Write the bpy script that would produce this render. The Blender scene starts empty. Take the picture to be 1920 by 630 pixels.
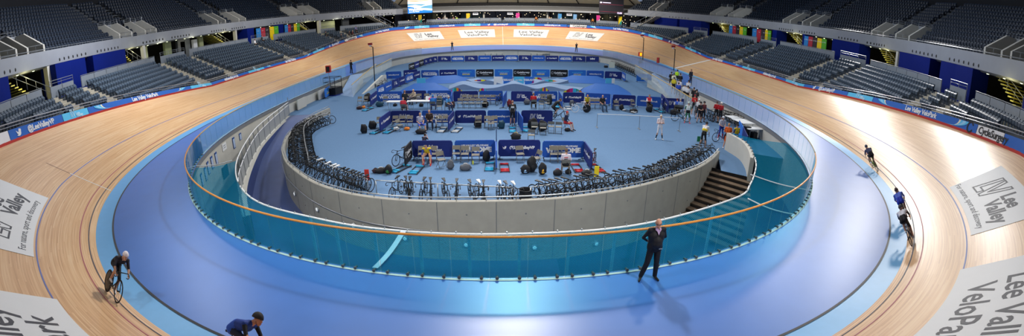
import bpy, bmesh, math, random
import numpy as np
from mathutils import Vector, Matrix
random.seed(11)
RNG = np.random.default_rng(5)
SC = bpy.context.scene
COL = SC.collection
PI = math.pi

# ------------------------------------------------------------------ camera
EYE = np.array([0.472, -55.224, 6.568])
YAW, PITCH, ROLL, FPX, CPX, CPY = 0.0282, 0.4098, -0.0060, 887.8, 930.72, 392.9


def _basis():
    cy, sy = math.cos(YAW), math.sin(YAW)
    fw = np.array([-sy * math.cos(PITCH), cy * math.cos(PITCH), -math.sin(PITCH)])
    rt = np.array([cy, sy, 0.])
    up = np.cross(rt, fw)
    r2 = rt * math.cos(ROLL) + up * math.sin(ROLL)
    u2 = up * math.cos(ROLL) - rt * math.sin(ROLL)
    return r2, u2, fw


RT, UP, FW = _basis()
cd = bpy.data.cameras.new('camera')
cam = bpy.data.objects.new('camera', cd)
COL.objects.link(cam)
SC.camera = cam
M = Matrix(((RT[0], UP[0], -FW[0], EYE[0]), (RT[1], UP[1], -FW[1], EYE[1]), (RT[2], UP[2], -FW[2], EYE[2]), (0, 0, 0, 1)))
cam.matrix_world = M
cd.type = 'PANO'
cd.panorama_type = 'FISHEYE_LENS_POLYNOMIAL'
cd.fisheye_fov = math.radians(175)
cd.sensor_fit = 'HORIZONTAL'
cd.sensor_width = 36
cd.fisheye_polynomial_k0 = 0
cd.fisheye_polynomial_k1 = -1.0 / (FPX * 36 / 1920)
cd.fisheye_polynomial_k2 = cd.fisheye_polynomial_k3 = cd.fisheye_polynomial_k4 = 0
cd.shift_x = (960 - CPX) / 1920
cd.shift_y = (CPY - 315) / 630
cd.clip_start, cd.clip_end = 0.1, 500


def ray(x, y):
    a, b = x - CPX, -(y - CPY)
    R = math.hypot(a, b) + 1e-9
    t = R / FPX
    return FW * math.cos(t) + (RT * a + UP * b) / R * math.sin(t)


FZ = -1.2     # infield floor height


def W(x, y, z=FZ):
    """point of the plane at height z met by the sight line through a photo point"""
    d = ray(x, y)
    return EYE + d * (z - EYE[2]) / d[2]


def project(P):
    P = np.atleast_2d(np.asarray(P, float)) - EYE
    a, b, z = P @ RT, P @ UP, P @ FW
    r = np.hypot(a, b) + 1e-9
    Rr = FPX * np.arctan2(r, z)
    return np.stack([CPX + Rr * a / r, CPY - Rr * b / r], -1)


def height_of(P, ytop, lo=0, hi=9):
    """height of an upright thing at P whose top shows at photo row ytop"""
    for _ in range(30):
        m = (lo + hi) / 2
        if project([P[0], P[1], P[2] + m])[0][1] > ytop:
            lo = m
        else:
            hi = m
    return lo


# ------------------------------------------------------------------ plan of the track
L0, LT = 24.94, 28.16


def _plan(n=2000):
    La = 2 * (62.5 - L0 / 2 - LT)
    k = PI / (LT + La)
    s = np.linspace(0, 125, n + 1)
    sm = (s[1:] + s[:-1]) / 2
    kap = lambda u: k * np.clip(np.minimum((u - L0 / 2) / LT, (125 - L0 / 2 - u) / LT), 0, 1)
    th = PI / 2 + np.concatenate([[0], np.cumsum(kap(sm) * np.diff(s))])
    tm = (th[1:] + th[:-1]) / 2
    x = np.concatenate([[0], np.cumsum(np.cos(tm) * np.diff(s))])
    y = np.concatenate([[0], np.cumsum(np.sin(tm) * np.diff(s))])
    x = x - (x[0] + x[-1]) / 2
    kk = kap(s) / k
    return (np.concatenate([s, s[1:] + 125]), np.concatenate([x, -x[1:]]), np.concatenate([y, -y[1:]]),
            np.concatenate([th, th[1:] + PI]), np.concatenate([kk, kk[1:]]))


PS, PX, PY, PT, PK = _plan()
PNX, PNY = np.sin(PT), -np.cos(PT)


def Kf(s): return np.interp(np.mod(s, 250), PS, PK)


def D(s, off, z=0.):
    """point at lap distance s, off metres outside the datum line"""
    s = np.asarray(s, float)
    m = np.mod(s, 250)
    x, y = np.interp(m, PS, PX), np.interp(m, PS, PY)
    nx, ny = np.interp(m, PS, PNX), np.interp(m, PS, PNY)
    return np.stack(np.broadcast_arrays(x + nx * off, y + ny * off, z + 0 * x), -1)


def Nrm(s):
    m = float(np.mod(s, 250))
    return np.array([np.interp(m, PS, PNX), np.interp(m, PS, PNY), 0.])


def Tan(s):
    n = Nrm(s)
    return np.array([-n[1], n[0], 0.])


def o_wall(s): K = Kf(s); return 5.777 - 1.945 * K + 2.208 * K * K
def z_wall(s): return 1.751 + 2.269 * Kf(s)
def o_pan(s): K = Kf(s); return 14.286 - 8.897 * K + 1.607 * K * K
def o_bal(s): return o_pan(s) + 2.0


V_C = 0.02


def T(s, v, lift=0.):
    """point on the banking, v = 0 at the datum, 1 at the boards"""
    o, zz = o_wall(s), z_wall(s)
    P = D(s, o * v, zz * v)
    if np.any(lift):
        n = np.stack(np.broadcast_arrays(-np.interp(np.mod(s, 250), PS, PNX) * zz, -np.interp(np.mod(s, 250), PS, PNY) * zz, o), -1)
        P = P + n / np.linalg.norm(n, axis=-1, keepdims=True) * np.asarray(lift)[..., None]
    return P


_gs = np.linspace(0, 250, 1001)[:-1]
_gv = np.linspace(-.1, 1, 111)
_GQ = project(np.stack([T(_gs, v) for v in _gv], 1).reshape(-1, 3)).reshape(len(_gs), len(_gv), 2)


def SV(x, y):
    d = np.hypot(_GQ[..., 0] - x, _GQ[..., 1] - y)
    i, j = np.unravel_index(d.argmin(), d.shape)
    return float(_gs[i]), float(_gv[j])


def s_at(x, y, off, z):
    """lap distance of the photo point (x, y) on a curve off / z beside the track"""
    q = project(D(_gs, off(_gs), z(_gs) if callable(z) else z))
    return float(_gs[np.hypot(q[:, 0] - x, q[:, 1] - y).argmin()])


def catmull(pts, n=12):
    P = np.asarray(pts, float)
    Q = np.vstack([2 * P[0] - P[1], P, 2 * P[-1] - P[-2]])
    out = []
    for i in range(1, len(Q) - 2):
        a, b, c, d = Q[i - 1], Q[i], Q[i + 1], Q[i + 2]
        for t in np.linspace(0, 1, n, endpoint=False):
            out.append(.5 * (2 * b + (c - a) * t + (2 * a - 5 * b + 4 * c - d) * t * t + (3 * b - a - 3 * c + d) * t ** 3))
    out.append(P[-1])
    return np.array(out)


def resample(P, step):
    P = np.asarray(P, float)
    L = np.concatenate([[0], np.cumsum(np.linalg.norm(np.diff(P, axis=0), axis=1))])
    n = max(2, int(round(L[-1] / step)) + 1)
    t = np.linspace(0, L[-1], n)
    return np.stack([np.interp(t, L, P[:, k]) for k in range(P.shape[1])], 1)


# the glass line round the safety zone
def glass_off(s):
    m = np.mod(s, 250)
    x, y = np.interp(m, PS, PX), np.interp(m, PS, PY)
    u = np.clip(-y / 45., -1, 1)
    f = np.clip((y - 20) / 29., 0, 1)
    return 9.3 * f * f * (3 - 2 * f) + 5.147 - 1.806 * u + .631 * u * u + 2.147 * u ** 3 - 1.538 * u ** 4 + .065 * x / 20 * np.maximum(u, 0)


def G(s, z=0.): return D(s, -glass_off(s), z)


_gl = G(np.arange(0, 250.01, .5))


def on_glass(x, y, curve=None, both=False):
    """where the sight line through a photo point meets the upright wall under the glass line"""
    d = ray(x, y)
    C = _gl if curve is None else curve
    hits = []
    for a, b in zip(C[:-1, :2], C[1:, :2]):
        m = np.array([[d[0], -(b - a)[0]], [d[1], -(b - a)[1]]])
        if abs(np.linalg.det(m)) < 1e-9: continue
        t, u = np.linalg.solve(m, a - EYE[:2])
        if 0 <= u <= 1 and t > 0: hits.append((t, EYE + t * d, (b - a) / np.linalg.norm(b - a)))
    hits.sort(key=lambda h: h[0])
    return hits[-1 if both else 0] if hits else None


# ------------------------------------------------------------------ materials
def lin(c):
    return tuple(((v / 255) / 12.92 if v / 255 <= .04045 else (((v / 255) + .055) / 1.055) ** 2.4) for v in c) + (1.,)


MATS = {}


def mat(name, rgb, rough=.5, var=.12, scale=6., metal=0., spec=.4, emit=0., bump=0., coords='Object'):
    if name in MATS: return MATS[name]
    m = bpy.data.materials.new(name)
    m.use_nodes = True
    nt = m.node_tree
    b = nt.nodes['Principled BSDF']
    c = lin(rgb)
    tc = nt.nodes.new('ShaderNodeTexCoord')
    no = nt.nodes.new('ShaderNodeTexNoise')
    no.inputs['Scale'].default_value = scale
    no.inputs['Detail'].default_value = 4
    nt.links.new(tc.outputs[coords], no.inputs['Vector'])
    mx = nt.nodes.new('ShaderNodeMix')
    mx.data_type = 'RGBA'
    mx.inputs[6].default_value = tuple(v * (1 - var) for v in c[:3]) + (1,)
    mx.inputs[7].default_value = tuple(min(1, v * (1 + var)) for v in c[:3]) + (1,)
    nt.links.new(no.outputs['Fac'], mx.inputs[0])
    nt.links.new(mx.outputs[2], b.inputs['Base Color'])
    b.inputs['Roughness'].default_value = rough
    b.inputs['Metallic'].default_value = metal
    b.inputs['Specular IOR Level'].default_value = spec
    if emit:
        nt.links.new(mx.outputs[2], b.inputs['Emission Color'])
        b.inputs['Emission Strength'].default_value = emit
    if bump:
        bp = nt.nodes.new('ShaderNodeBump')
        bp.inputs['Strength'].default_value = bump
        nt.links.new(no.outputs['Fac'], bp.inputs['Height'])
        nt.links.new(bp.outputs[0], b.inputs['Normal'])
    MATS[name] = m
    return m


def glass_mat(name, tint, gloss=.08, milk=.06, milk_rgb=(120, 200, 210), glow=False):
    m = bpy.data.materials.new(name)
    m.use_nodes = True
    nt = m.node_tree
    nt.nodes.clear()
    out = nt.nodes.new('ShaderNodeOutputMaterial')
    tr = nt.nodes.new('ShaderNodeBsdfTransparent')
    tr.inputs[0].default_value = tint + (1,)
    gl = nt.nodes.new('ShaderNodeBsdfGlossy')
    gl.inputs['Roughness'].default_value = .04
    fr = nt.nodes.new('ShaderNodeFresnel')
    fr.inputs[0].default_value = 1.45
    df = nt.nodes.new('ShaderNodeBsdfDiffuse')
    df.inputs[0].default_value = lin(milk_rgb)
    if glow:  # translucent share brightens the glass like the lit floor behind it
        d0, tl, md = df, nt.nodes.new('ShaderNodeBsdfTranslucent'), nt.nodes.new('ShaderNodeMixShader')
        tl.inputs[0].default_value = lin(milk_rgb)
        md.inputs[0].default_value = .6
        nt.links.new(d0.outputs[0], md.inputs[1]); nt.links.new(tl.outputs[0], md.inputs[2])
        df = md
    ma = nt.nodes.new('ShaderNodeMath')
    ma.operation = 'MULTIPLY_ADD'
    ma.inputs[1].default_value = .10 if glow else .5
    ma.inputs[2].default_value = gloss * .3
    nt.links.new(fr.outputs[0], ma.inputs[0])
    m1 = nt.nodes.new('ShaderNodeMixShader')
    m1.inputs[0].default_value = milk
    nt.links.new(tr.outputs[0], m1.inputs[1])
    nt.links.new(df.outputs[0], m1.inputs[2])
    m2 = nt.nodes.new('ShaderNodeMixShader')
    nt.links.new(ma.outputs[0], m2.inputs[0])
    nt.links.new(m1.outputs[0], m2.inputs[1])
    nt.links.new(gl.outputs[0], m2.inputs[2])
    nt.links.new(m2.outputs[0], out.inputs[0])
    MATS[name] = m
    return m


def timber_mat():
    """narrow pine strips running round the lap; UV in metres (along, across)"""
    m = bpy.data.materials.new('pine track boards')
    m.use_nodes = True
    nt = m.node_tree
    b = nt.nodes['Principled BSDF']
    N = nt.nodes.new
    Lk = nt.links.new
    uv = N('ShaderNodeUVMap')
    sep = N('ShaderNodeSeparateXYZ')
    Lk(uv.outputs[0], sep.inputs[0])

    def math_(op, a, bb=None, val=None):
        n = N('ShaderNodeMath')
        n.operation = op
        if isinstance(a, (int, float)): n.inputs[0].default_value = a
        else: Lk(a, n.inputs[0])
        if bb is not None: Lk(bb, n.inputs[1])
        elif val is not None: n.inputs[1].default_value = val
        return n.outputs[0]
    strip = math_('FLOOR', math_('MULTIPLY', sep.outputs[1], val=22.))
    w1 = N('ShaderNodeTexWhiteNoise')
    w1.noise_dimensions = '1D'
    Lk(strip, w1.inputs['W'])
    shift = math_('MULTIPLY', w1.outputs['Value'], val=9.)
    seg = math_('FLOOR', math_('ADD', math_('MULTIPLY', sep.outputs[0], val=.22), shift))
    cmb = N('ShaderNodeCombineXYZ')
    Lk(strip, cmb.inputs[0]); Lk(seg, cmb.inputs[1])
    w2 = N('ShaderNodeTexWhiteNoise')
    w2.noise_dimensions = '2D'
    Lk(cmb.outputs[0], w2.inputs['Vector'])
    c2 = N('ShaderNodeCombineXYZ')
    Lk(math_('MULTIPLY', sep.outputs[0], val=.25), c2.inputs[0])
    Lk(math_('MULTIPLY', sep.outputs[1], val=14.), c2.inputs[1])
    n1 = N('ShaderNodeTexNoise')
    n1.inputs['Scale'].default_value = 1.6
    n1.inputs['Detail'].default_value = 6
    Lk(c2.outputs[0], n1.inputs['Vector'])
    n2 = N('ShaderNodeTexNoise')
    n2.inputs['Scale'].default_value = .12
    n2.inputs['Detail'].default_value = 3
    Lk(uv.outputs[0], n2.inputs['Vector'])
    f = math_('ADD', math_('ADD', math_('MULTIPLY', w2.outputs['Value'], val=.24), math_('MULTIPLY', n1.outputs['Fac'], val=.72)),
              math_('MULTIPLY', n2.outputs['Fac'], val=.30))
    rp = N('ShaderNodeValToRGB')
    Lk(f, rp.inputs[0])
    e = rp.color_ramp.elements
    e[0].position, e[0].color = .30, lin((184, 134, 90))
    e[1].position, e[1].color = .95, lin((242, 212, 172))
    x = e.new(.62)
    x.color = lin((220, 176, 128))
    Lk(rp.outputs[0], b.inputs['Base Color'])
    b.inputs['Roughness'].default_value = .34
    b.inputs['Specular IOR Level'].default_value = .75
    MATS['timber'] = m
    return m


def net_mat():
    m = bpy.data.materials.new('teal cord netting')
    m.use_nodes = True
    nt = m.node_tree
    nt.nodes.clear()
    N, Lk = nt.nodes.new, nt.links.new
    out = N('ShaderNodeOutputMaterial')
    uv = N('ShaderNodeUVMap')
    sep = N('ShaderNodeSeparateXYZ')
    Lk(uv.outputs[0], sep.inputs[0])

    def mt(op, a, bb=None, v=None):
        n = N('ShaderNodeMath')
        n.operation = op
        if hasattr(a, 'links'): Lk(a, n.inputs[0])
        else: n.inputs[0].default_value = a
        if bb is not None: Lk(bb, n.inputs[1])
        elif v is not None: n.inputs[1].default_value = v
        return n.outputs[0]
    k = 21.
    p = mt('MULTIPLY', mt('ADD', sep.outputs[0], sep.outputs[1]), v=k * .55)
    q = mt('MULTIPLY', mt('SUBTRACT', sep.outputs[0], sep.outputs[1]), v=k * .55)
    fa = mt('LESS_THAN', mt('FRACT', p), v=.24)
    fb = mt('LESS_THAN', mt('FRACT', q), v=.24)
    f = mt('MAXIMUM', fa, fb)
    tr = N('ShaderNodeBsdfTransparent')
    tr.inputs[0].default_value = (.50, .80, .92, 1)
    df = N('ShaderNodeBsdfDiffuse')
    df.inputs[0].default_value = lin((26, 122, 158))
    mx = N('ShaderNodeMixShader')
    Lk(f, mx.inputs[0]); Lk(tr.outputs[0], mx.inputs[1]); Lk(df.outputs[0], mx.inputs[2])
    Lk(mx.outputs[0], out.inputs[0])
    MATS['net'] = m
    return m


# ------------------------------------------------------------------ mesh helpers
class MB:
    def __init__(s):
        s.v, s.f, s.m = [], [], []

    def add(s, V, F, m=0):
        o = len(s.v)
        s.v.extend([tuple(map(float, p)) for p in V])
        s.f.extend([tuple(i + o for i in f) for f in F])
        s.m.extend([m] * len(F))
        return s

    def box(s, c, d, m=0, rz=0., R=None):
        x, y, z = [v / 2 for v in d]
        V = np.array([(-x, -y, -z), (x, -y, -z), (x, y, -z), (-x, y, -z), (-x, -y, z), (x, -y, z), (x, y, z), (-x, y, z)])
        if rz:
            a, b = math.cos(rz), math.sin(rz)
            V = V @ np.array([[a, b, 0], [-b, a, 0], [0, 0, 1]])
        if R is not None: V = V @ np.asarray(R).T
        return s.add(V + np.asarray(c), [(0, 3, 2, 1), (4, 5, 6, 7), (0, 1, 5, 4), (1, 2, 6, 5), (2, 3, 7, 6), (3, 0, 4, 7)], m)

    def hexa(s, B, Tp, m=0):
        """box from four bottom and four top points (counter-clockwise)"""
        return s.add(list(B) + list(Tp), [(0, 3, 2, 1), (4, 5, 6, 7), (0, 1, 5, 4), (1, 2, 6, 5), (2, 3, 7, 6), (3, 0, 4, 7)], m)

    def tube(s, pts, r, n=6, m=0, closed=False, caps=True):
        P = np.asarray(pts, float)
        k = len(P)
        rr = np.broadcast_to(np.asarray(r, float), (k,))
        V = []
        ref = None
        for i in range(k):
            if closed: t = P[(i + 1) % k] - P[i - 1]
            else: t = P[min(i + 1, k - 1)] - P[max(i - 1, 0)]
            t = t / (np.linalg.norm(t) + 1e-12)
            if ref is None:
                ref = np.array([0, 0, 1.]) if abs(t[2]) < .9 else np.array([1., 0, 0])
            a = ref - t * (ref @ t)
            a /= np.linalg.norm(a) + 1e-12
            ref = a
            b = np.cross(t, a)
            for j in range(n):
                w = 2 * PI * j / n
                V.append(P[i] + rr[i] * (a * math.cos(w) + b * math.sin(w)))
        F = []
        for i in range(k if closed else k - 1):
            for j in range(n):
                a0, a1 = i * n + j, i * n + (j + 1) % n
                b0, b1 = ((i + 1) % k) * n + j, ((i + 1) % k) * n + (j + 1) % n
                F.append((a0, a1, b1, b0))
        if caps and not closed:
            F.append(tuple(range(n))[::-1]); F.append(tuple((k - 1) * n + j for j in range(n)))
        return s.add(V, F, m)

    def lathe(s, prof, n=16, m=0, c=(0, 0, 0)):
        V = []
        for r, z in prof:
            for j in range(n):
                w = 2 * PI * j / n
                V.append((c[0] + r * math.cos(w), c[1] + r * math.sin(w), c[2] + z))
        F = []
        for i in range(len(prof) - 1):
            for j in range(n):
                F.append((i * n + j, i * n + (j + 1) % n, (i + 1) * n + (j + 1) % n, (i + 1) * n + j))
        F.append(tuple(range(n))[::-1]); F.append(tuple((len(prof) - 1) * n + j for j in range(n)))
        return s.add(V, F, m)

    def ell(s, c, r, m=0, nu=12, nv=8, R=None, fn=None):
        V = [(0, 0, -1)]
        for i in range(1, nv):
            a = -PI / 2 + PI * i / nv
            for j in range(nu):
                w = 2 * PI * j / nu
                V.append((math.cos(a) * math.cos(w), math.cos(a) * math.sin(w), math.sin(a)))
        V.append((0, 0, 1))
        V = np.array(V) * np.asarray(r)
        if fn is not None: V = fn(V)
        if R is not None: V = V @ np.asarray(R).T
        V = V + np.asarray(c)
        F = [(0, 1 + (j + 1) % nu, 1 + j) for j in range(nu)]
        for i in range(nv - 2):
            for j in range(nu):
                F.append((1 + i * nu + j, 1 + i * nu + (j + 1) % nu, 1 + (i + 1) * nu + (j + 1) % nu, 1 + (i + 1) * nu + j))
        t = len(V) - 1
        F += [(t, 1 + (nv - 2) * nu + j, 1 + (nv - 2) * nu + (j + 1) % nu) for j in range(nu)]
        return s.add(V, F, m)

    def prism(s, poly, z0, z1, m=0):
        n = len(poly)
        V = [(p[0], p[1], z0) for p in poly] + [(p[0], p[1], z1) for p in poly]
        F = [tuple(range(n))[::-1], tuple(range(n, 2 * n))] + [(i, (i + 1) % n, n + (i + 1) % n, n + i) for i in range(n)]
        return s.add(V, F, m)

    def grid(s, P, m=0, closed=False, flip=False):
        """P (n, k, 3) -> quads"""
        n, k = P.shape[:2]
        F = []
        for i in range(n if closed else n - 1):
            for j in range(k - 1):
                q = (i * k + j, ((i + 1) % n) * k + j, ((i + 1) % n) * k + j + 1, i * k + j + 1)
                F.append(q[::-1] if flip else q)
        return s.add(P.reshape(-1, 3), F, m)

    def build(s, name, mats, parent=None, smooth=False, loc=None, rz=0.):
        me = s.mesh(name, mats, smooth)
        return link(name, me, parent, loc, rz)

    def mesh(s, name, mats, smooth=False):
        me = bpy.data.meshes.new(name)
        me.from_pydata(s.v, [], s.f)
        for m in (mats if isinstance(mats, (list, tuple)) else [mats]): me.materials.append(m)
        if any(s.m): me.polygons.foreach_set('material_index', s.m)
        if smooth: me.polygons.foreach_set('use_smooth', [True] * len(s.f))
        me.update()
        return me


def link(name, data, parent=None, loc=None, rz=0.):
    o = bpy.data.objects.new(name, data)
    COL.objects.link(o)
    if parent is not None: o.parent = parent
    if loc is not None: o.location = tuple(map(float, loc))
    if rz: o.rotation_euler = (0, 0, rz)
    return o


def tag(o, label, cat, group=None, kind=None):
    o['label'] = label
    o['category'] = cat
    if group: o['group'] = group
    if kind: o['kind'] = kind
    return o


def thing(name, label, cat, loc=(0, 0, 0), rz=0., group=None):
    return tag(link(name, None, None, loc, rz), label, cat, group)


def struct(o, label, cat='structure'):
    o['kind'] = 'structure'
    o['label'] = label
    o['category'] = cat
    return o


def dup(root, loc, rz, label=None, group=None):
    r = root.copy()
    COL.objects.link(r)
    r.location = tuple(map(float, loc))
    r.rotation_euler = (0, 0, rz)
    if label: r['label'] = label
    if group: r['group'] = group
    for ch in list(root.children):
        c = ch.copy()
        COL.objects.link(c)
        c.parent = r
        for g in list(ch.children):
            d = g.copy()
            COL.objects.link(d)
            d.parent = c
    return r


def grid_obj(name, P, m, UV=None, closed=False, parent=None, smooth=True, flip=False):
    b = MB().grid(P, 0, closed, flip)
    o = b.build(name, m, parent, smooth)
    if UV is not None:
        me = o.data
        lay = me.uv_layers.new(name='UVMap')
        n, k = P.shape[:2]
        uvv = UV.reshape(-1, 2)
        co = np.zeros((len(me.loops), 2))
        vi = np.zeros(len(me.loops), int)
        me.loops.foreach_get('vertex_index', vi)
        co = uvv[vi].copy()
        lay.data.foreach_set('uv', co.ravel())
    return o


_TX = {}


def text(s, size=1., bold=0., align='CENTER', spacing=1., shear=0.):
    """flat lettering as (verts, faces) in the XY plane"""
    key = (s, size, bold, align, spacing, shear)
    if key in _TX: return _TX[key]
    c = bpy.data.curves.new('lettering', 'FONT')
    c.body = s
    c.size = size
    c.align_x = align
    c.align_y = 'CENTER'
    c.offset = bold
    c.space_character = spacing
    c.shear = shear
    c.resolution_u = 2
    o = bpy.data.objects.new('lettering', c)
    COL.objects.link(o)
    dg = bpy.context.evaluated_depsgraph_get()
    me = bpy.data.meshes.new_from_object(o.evaluated_get(dg))
    V = np.array([tuple(v.co) for v in me.vertices]).reshape(-1, 3)
    F = [tuple(p.vertices) for p in me.polygons]
    bpy.data.objects.remove(o)
    bpy.data.curves.remove(c)
    bpy.data.meshes.remove(me)
    if len(F) and len(F[0]) and len(V):
        # letters face +z
        f = F[0]
        n = np.cross(V[f[1]] - V[f[0]], V[f[2]] - V[f[0]])
        if n[2] < 0: F = [g[::-1] for g in F]
    _TX[key] = (V, F)
    return V, F


def strokes(polys, w):
    """flat strokes along polylines in the XY plane"""
    V, F = [], []
    for P in polys:
        for a, b in zip(P[:-1], P[1:]):
            a, b = np.array(a, float), np.array(b, float)
            t = (b - a) / (np.linalg.norm(b - a) + 1e-9)
            n = np.array([-t[1], t[0]]) * w / 2
            a2, b2 = a - t * w / 2, b + t * w / 2
            o = len(V)
            V += [(*(a2 - n), 0), (*(b2 - n), 0), (*(b2 + n), 0), (*(a2 + n), 0)]
            F.append((o, o + 1, o + 2, o + 3))
    return np.array(V), F


BIRD = [(-.5, .28), (-.3, .1), (-.02, .02), (0, .25), (.15, .4), (.32, .4), (.42, .3), (.56, .36), (.48, .2), (.56, .2), (.46, .08),
        (.42, -.15), (.25, -.36), (0, -.45), (-.3, -.42), (-.52, -.3), (-.3, -.28), (-.2, -.2), (-.36, -.14), (-.44, -.02), (-.36, -.02), (-.5, .12)]


def lv_logo(h, w=.035):
    """open outlined L and V"""
    pl = [[(0, 0), (.18, 1), (.34, 1), (.2, .2), (.5, .2), (.46, 0), (0, 0)],
          [(.42, 1), (.62, 0), (.78, 0), (1.12, 1), (.96, 1), (.72, .3), (.58, 1), (.42, 1)]]
    V, F = strokes([[(x * h, y * h) for x, y in p] for p in pl], w * h * 2)
    return V, F
# ------------------------------------------------------------------ shared materials
timber = timber_mat()
net = net_mat()
cote_m = mat('sky blue painted band', (104, 172, 226), .40, .06, 3)
safety_m = mat('blue painted concrete', (64, 116, 198), .40, .07, 1.2, spec=.75)
infield_m = mat('blue sports carpet', (92, 124, 160), .75, .12, 9., spec=.2)
conc_m = mat('cast concrete', (158, 156, 148), .7, .14, 2.2, bump=.05)
concp_m = mat('pale concrete', (196, 194, 186), .7, .1, 1.5)
concd_m = mat('grey concrete', (112, 116, 122), .75, .12, 1.2)
ramp_m = mat('glossy dark blue rubber floor', (64, 82, 132), .34, .25, 1.1, spec=1.)
moat_m = mat('deep teal floor', (18, 70, 112), .4, .12, 1.)
steel_m = mat('brushed steel', (176, 180, 184), .35, .05, 20, metal=.7)
white_m = mat('white paint', (232, 234, 236), .45, .03, 5)
black_m = mat('black plastic', (18, 19, 22), .5, .2, 8)
dark_m = mat('charcoal paint', (40, 43, 48), .55, .12, 6)
orange_m = mat('varnished beech rail', (222, 150, 66), .35, .1, 3)
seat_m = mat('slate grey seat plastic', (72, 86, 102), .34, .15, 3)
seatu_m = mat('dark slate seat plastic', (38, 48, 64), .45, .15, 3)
terr_m = mat('terrace concrete', (74, 78, 84), .8, .12, 1.)
aisle_m = mat('light stair concrete', (170, 164, 150), .75, .15, 2.)
panel_m = mat('perforated grey panel', (128, 136, 146), .5, .1, 14)
bal_m = mat('balcony concrete', (144, 148, 156), .75, .1, .8)
navy_m = mat('navy painted wall', (10, 30, 112), .7, .12, .8, spec=.08)
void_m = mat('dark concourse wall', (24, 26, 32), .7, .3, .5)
yel_m = mat('stair steel tinted by yellow light', (196, 186, 90), .6, .15, 2.)  # yellow of the stair lighting is put into the steel colour
red_m = mat('red edge strip', (190, 52, 44), .5, .08, 4)
bblue_m = mat('advert blue', (30, 98, 188), .45, .05, 2)
bcyan_m = mat('advert sky blue', (88, 192, 236), .45, .05, 2)
bwhite_m = mat('advert white', (230, 230, 232), .5, .03, 2)
ink_m = mat('black lettering', (28, 28, 32), .6, .1, 5)
decal_m = mat('white track vinyl', (226, 228, 230), .5, .03, 1.5)
letg_m = mat('dark grey lettering', (70, 72, 80), .55, .08, 3)
glass_near = glass_mat('teal balustrade glass', (.36, .80, .87), milk=.10, milk_rgb=(24, 140, 180))
glass_clear = glass_mat('balustrade glass with painted sheen', (.92, .97, .99), gloss=.0, milk=.42, milk_rgb=(226, 240, 246), glow=True)  # milky white stands in for reflections and the bright floor behind
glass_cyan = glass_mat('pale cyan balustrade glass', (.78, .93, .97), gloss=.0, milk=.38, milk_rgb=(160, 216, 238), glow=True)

S_ALL = np.arange(0, 250.01, .5)
# ------------------------------------------------------------------ track, lap lines
vs = np.linspace(.025, 1, 14)
P = np.stack([T(S_ALL, v) for v in vs], 1)
UVt = np.stack([np.stack([S_ALL, v * 7.0 + 0 * S_ALL], -1) for v in vs], 1)
track = struct(grid_obj('cycling_track', P, timber, UVt, flip=True), 'banked pine cycling track with lane lines', 'track')
Pc = np.stack([D(S_ALL, -.62, 0.), D(S_ALL, -.25, .02), T(S_ALL, .025)], 1)
struct(grid_obj('trim_1', Pc, cote_m, flip=True), 'sky blue band along the inner edge of the track', 'track band')
Pk = np.stack([D(S_ALL, -.68, .004), D(S_ALL, -.60, .012)], 1)
struct(grid_obj('trim_2', Pk, dark_m, flip=True), 'dark joint between track band and safety zone', 'trim')
Pr = np.stack([T(S_ALL, 1.0), T(S_ALL, 1.0) + np.array([0, 0, .16])], 1)
struct(grid_obj('trim_3', Pr, red_m, flip=True), 'red strip at the foot of the advert boards', 'trim')


def lap_line(name, v, w, m):
    P = np.stack([T(S_ALL, v - w / 14, .006), T(S_ALL, v + w / 14, .006)], 1)
    return grid_obj(name, P, m, parent=track, flip=True)


lap_line('black_lap_line', .07, .05, mat('black line', (70, 70, 84), .5))
lap_line('red_lap_line', .125, .05, mat('red line', (170, 92, 98), .5))
lap_line('blue_lap_line', .375, .055, mat('blue line', (96, 112, 176), .5))


def cross_line(name, s, w, v0, v1, m):
    vv = np.linspace(v0, v1, 12)
    P = np.stack([T(np.array([s - w / 2, s + w / 2]), v, .008) for v in vv], 1)
    grid_obj(name, P, m, parent=track, flip=True)


lw = mat('white line', (236, 236, 232), .5, .03)
cross_line('finish_line', 11.2, .55, .03, 1., lw)
cross_line('start_line', 63.3, .07, .03, 1., lw)
cross_line('pursuit_line', 124.5, .07, .03, .5, lw)
cross_line('start_line', 163.9, .06, .03, .4, lw)
cross_line('start_line', 163.9, .05, .4, .62, mat('faded line', (150, 110, 90), .5))

# safety zone between the band and the glass
Ps = np.stack([D(S_ALL, -.64 + (-glass_off(S_ALL) - .06 + .64) * t, 0.) for t in np.linspace(0, 1, 6)], 1)
struct(grid_obj('floor_safety_zone', Ps, safety_m), 'glossy blue safety zone floor inside the track', 'floor')

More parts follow.
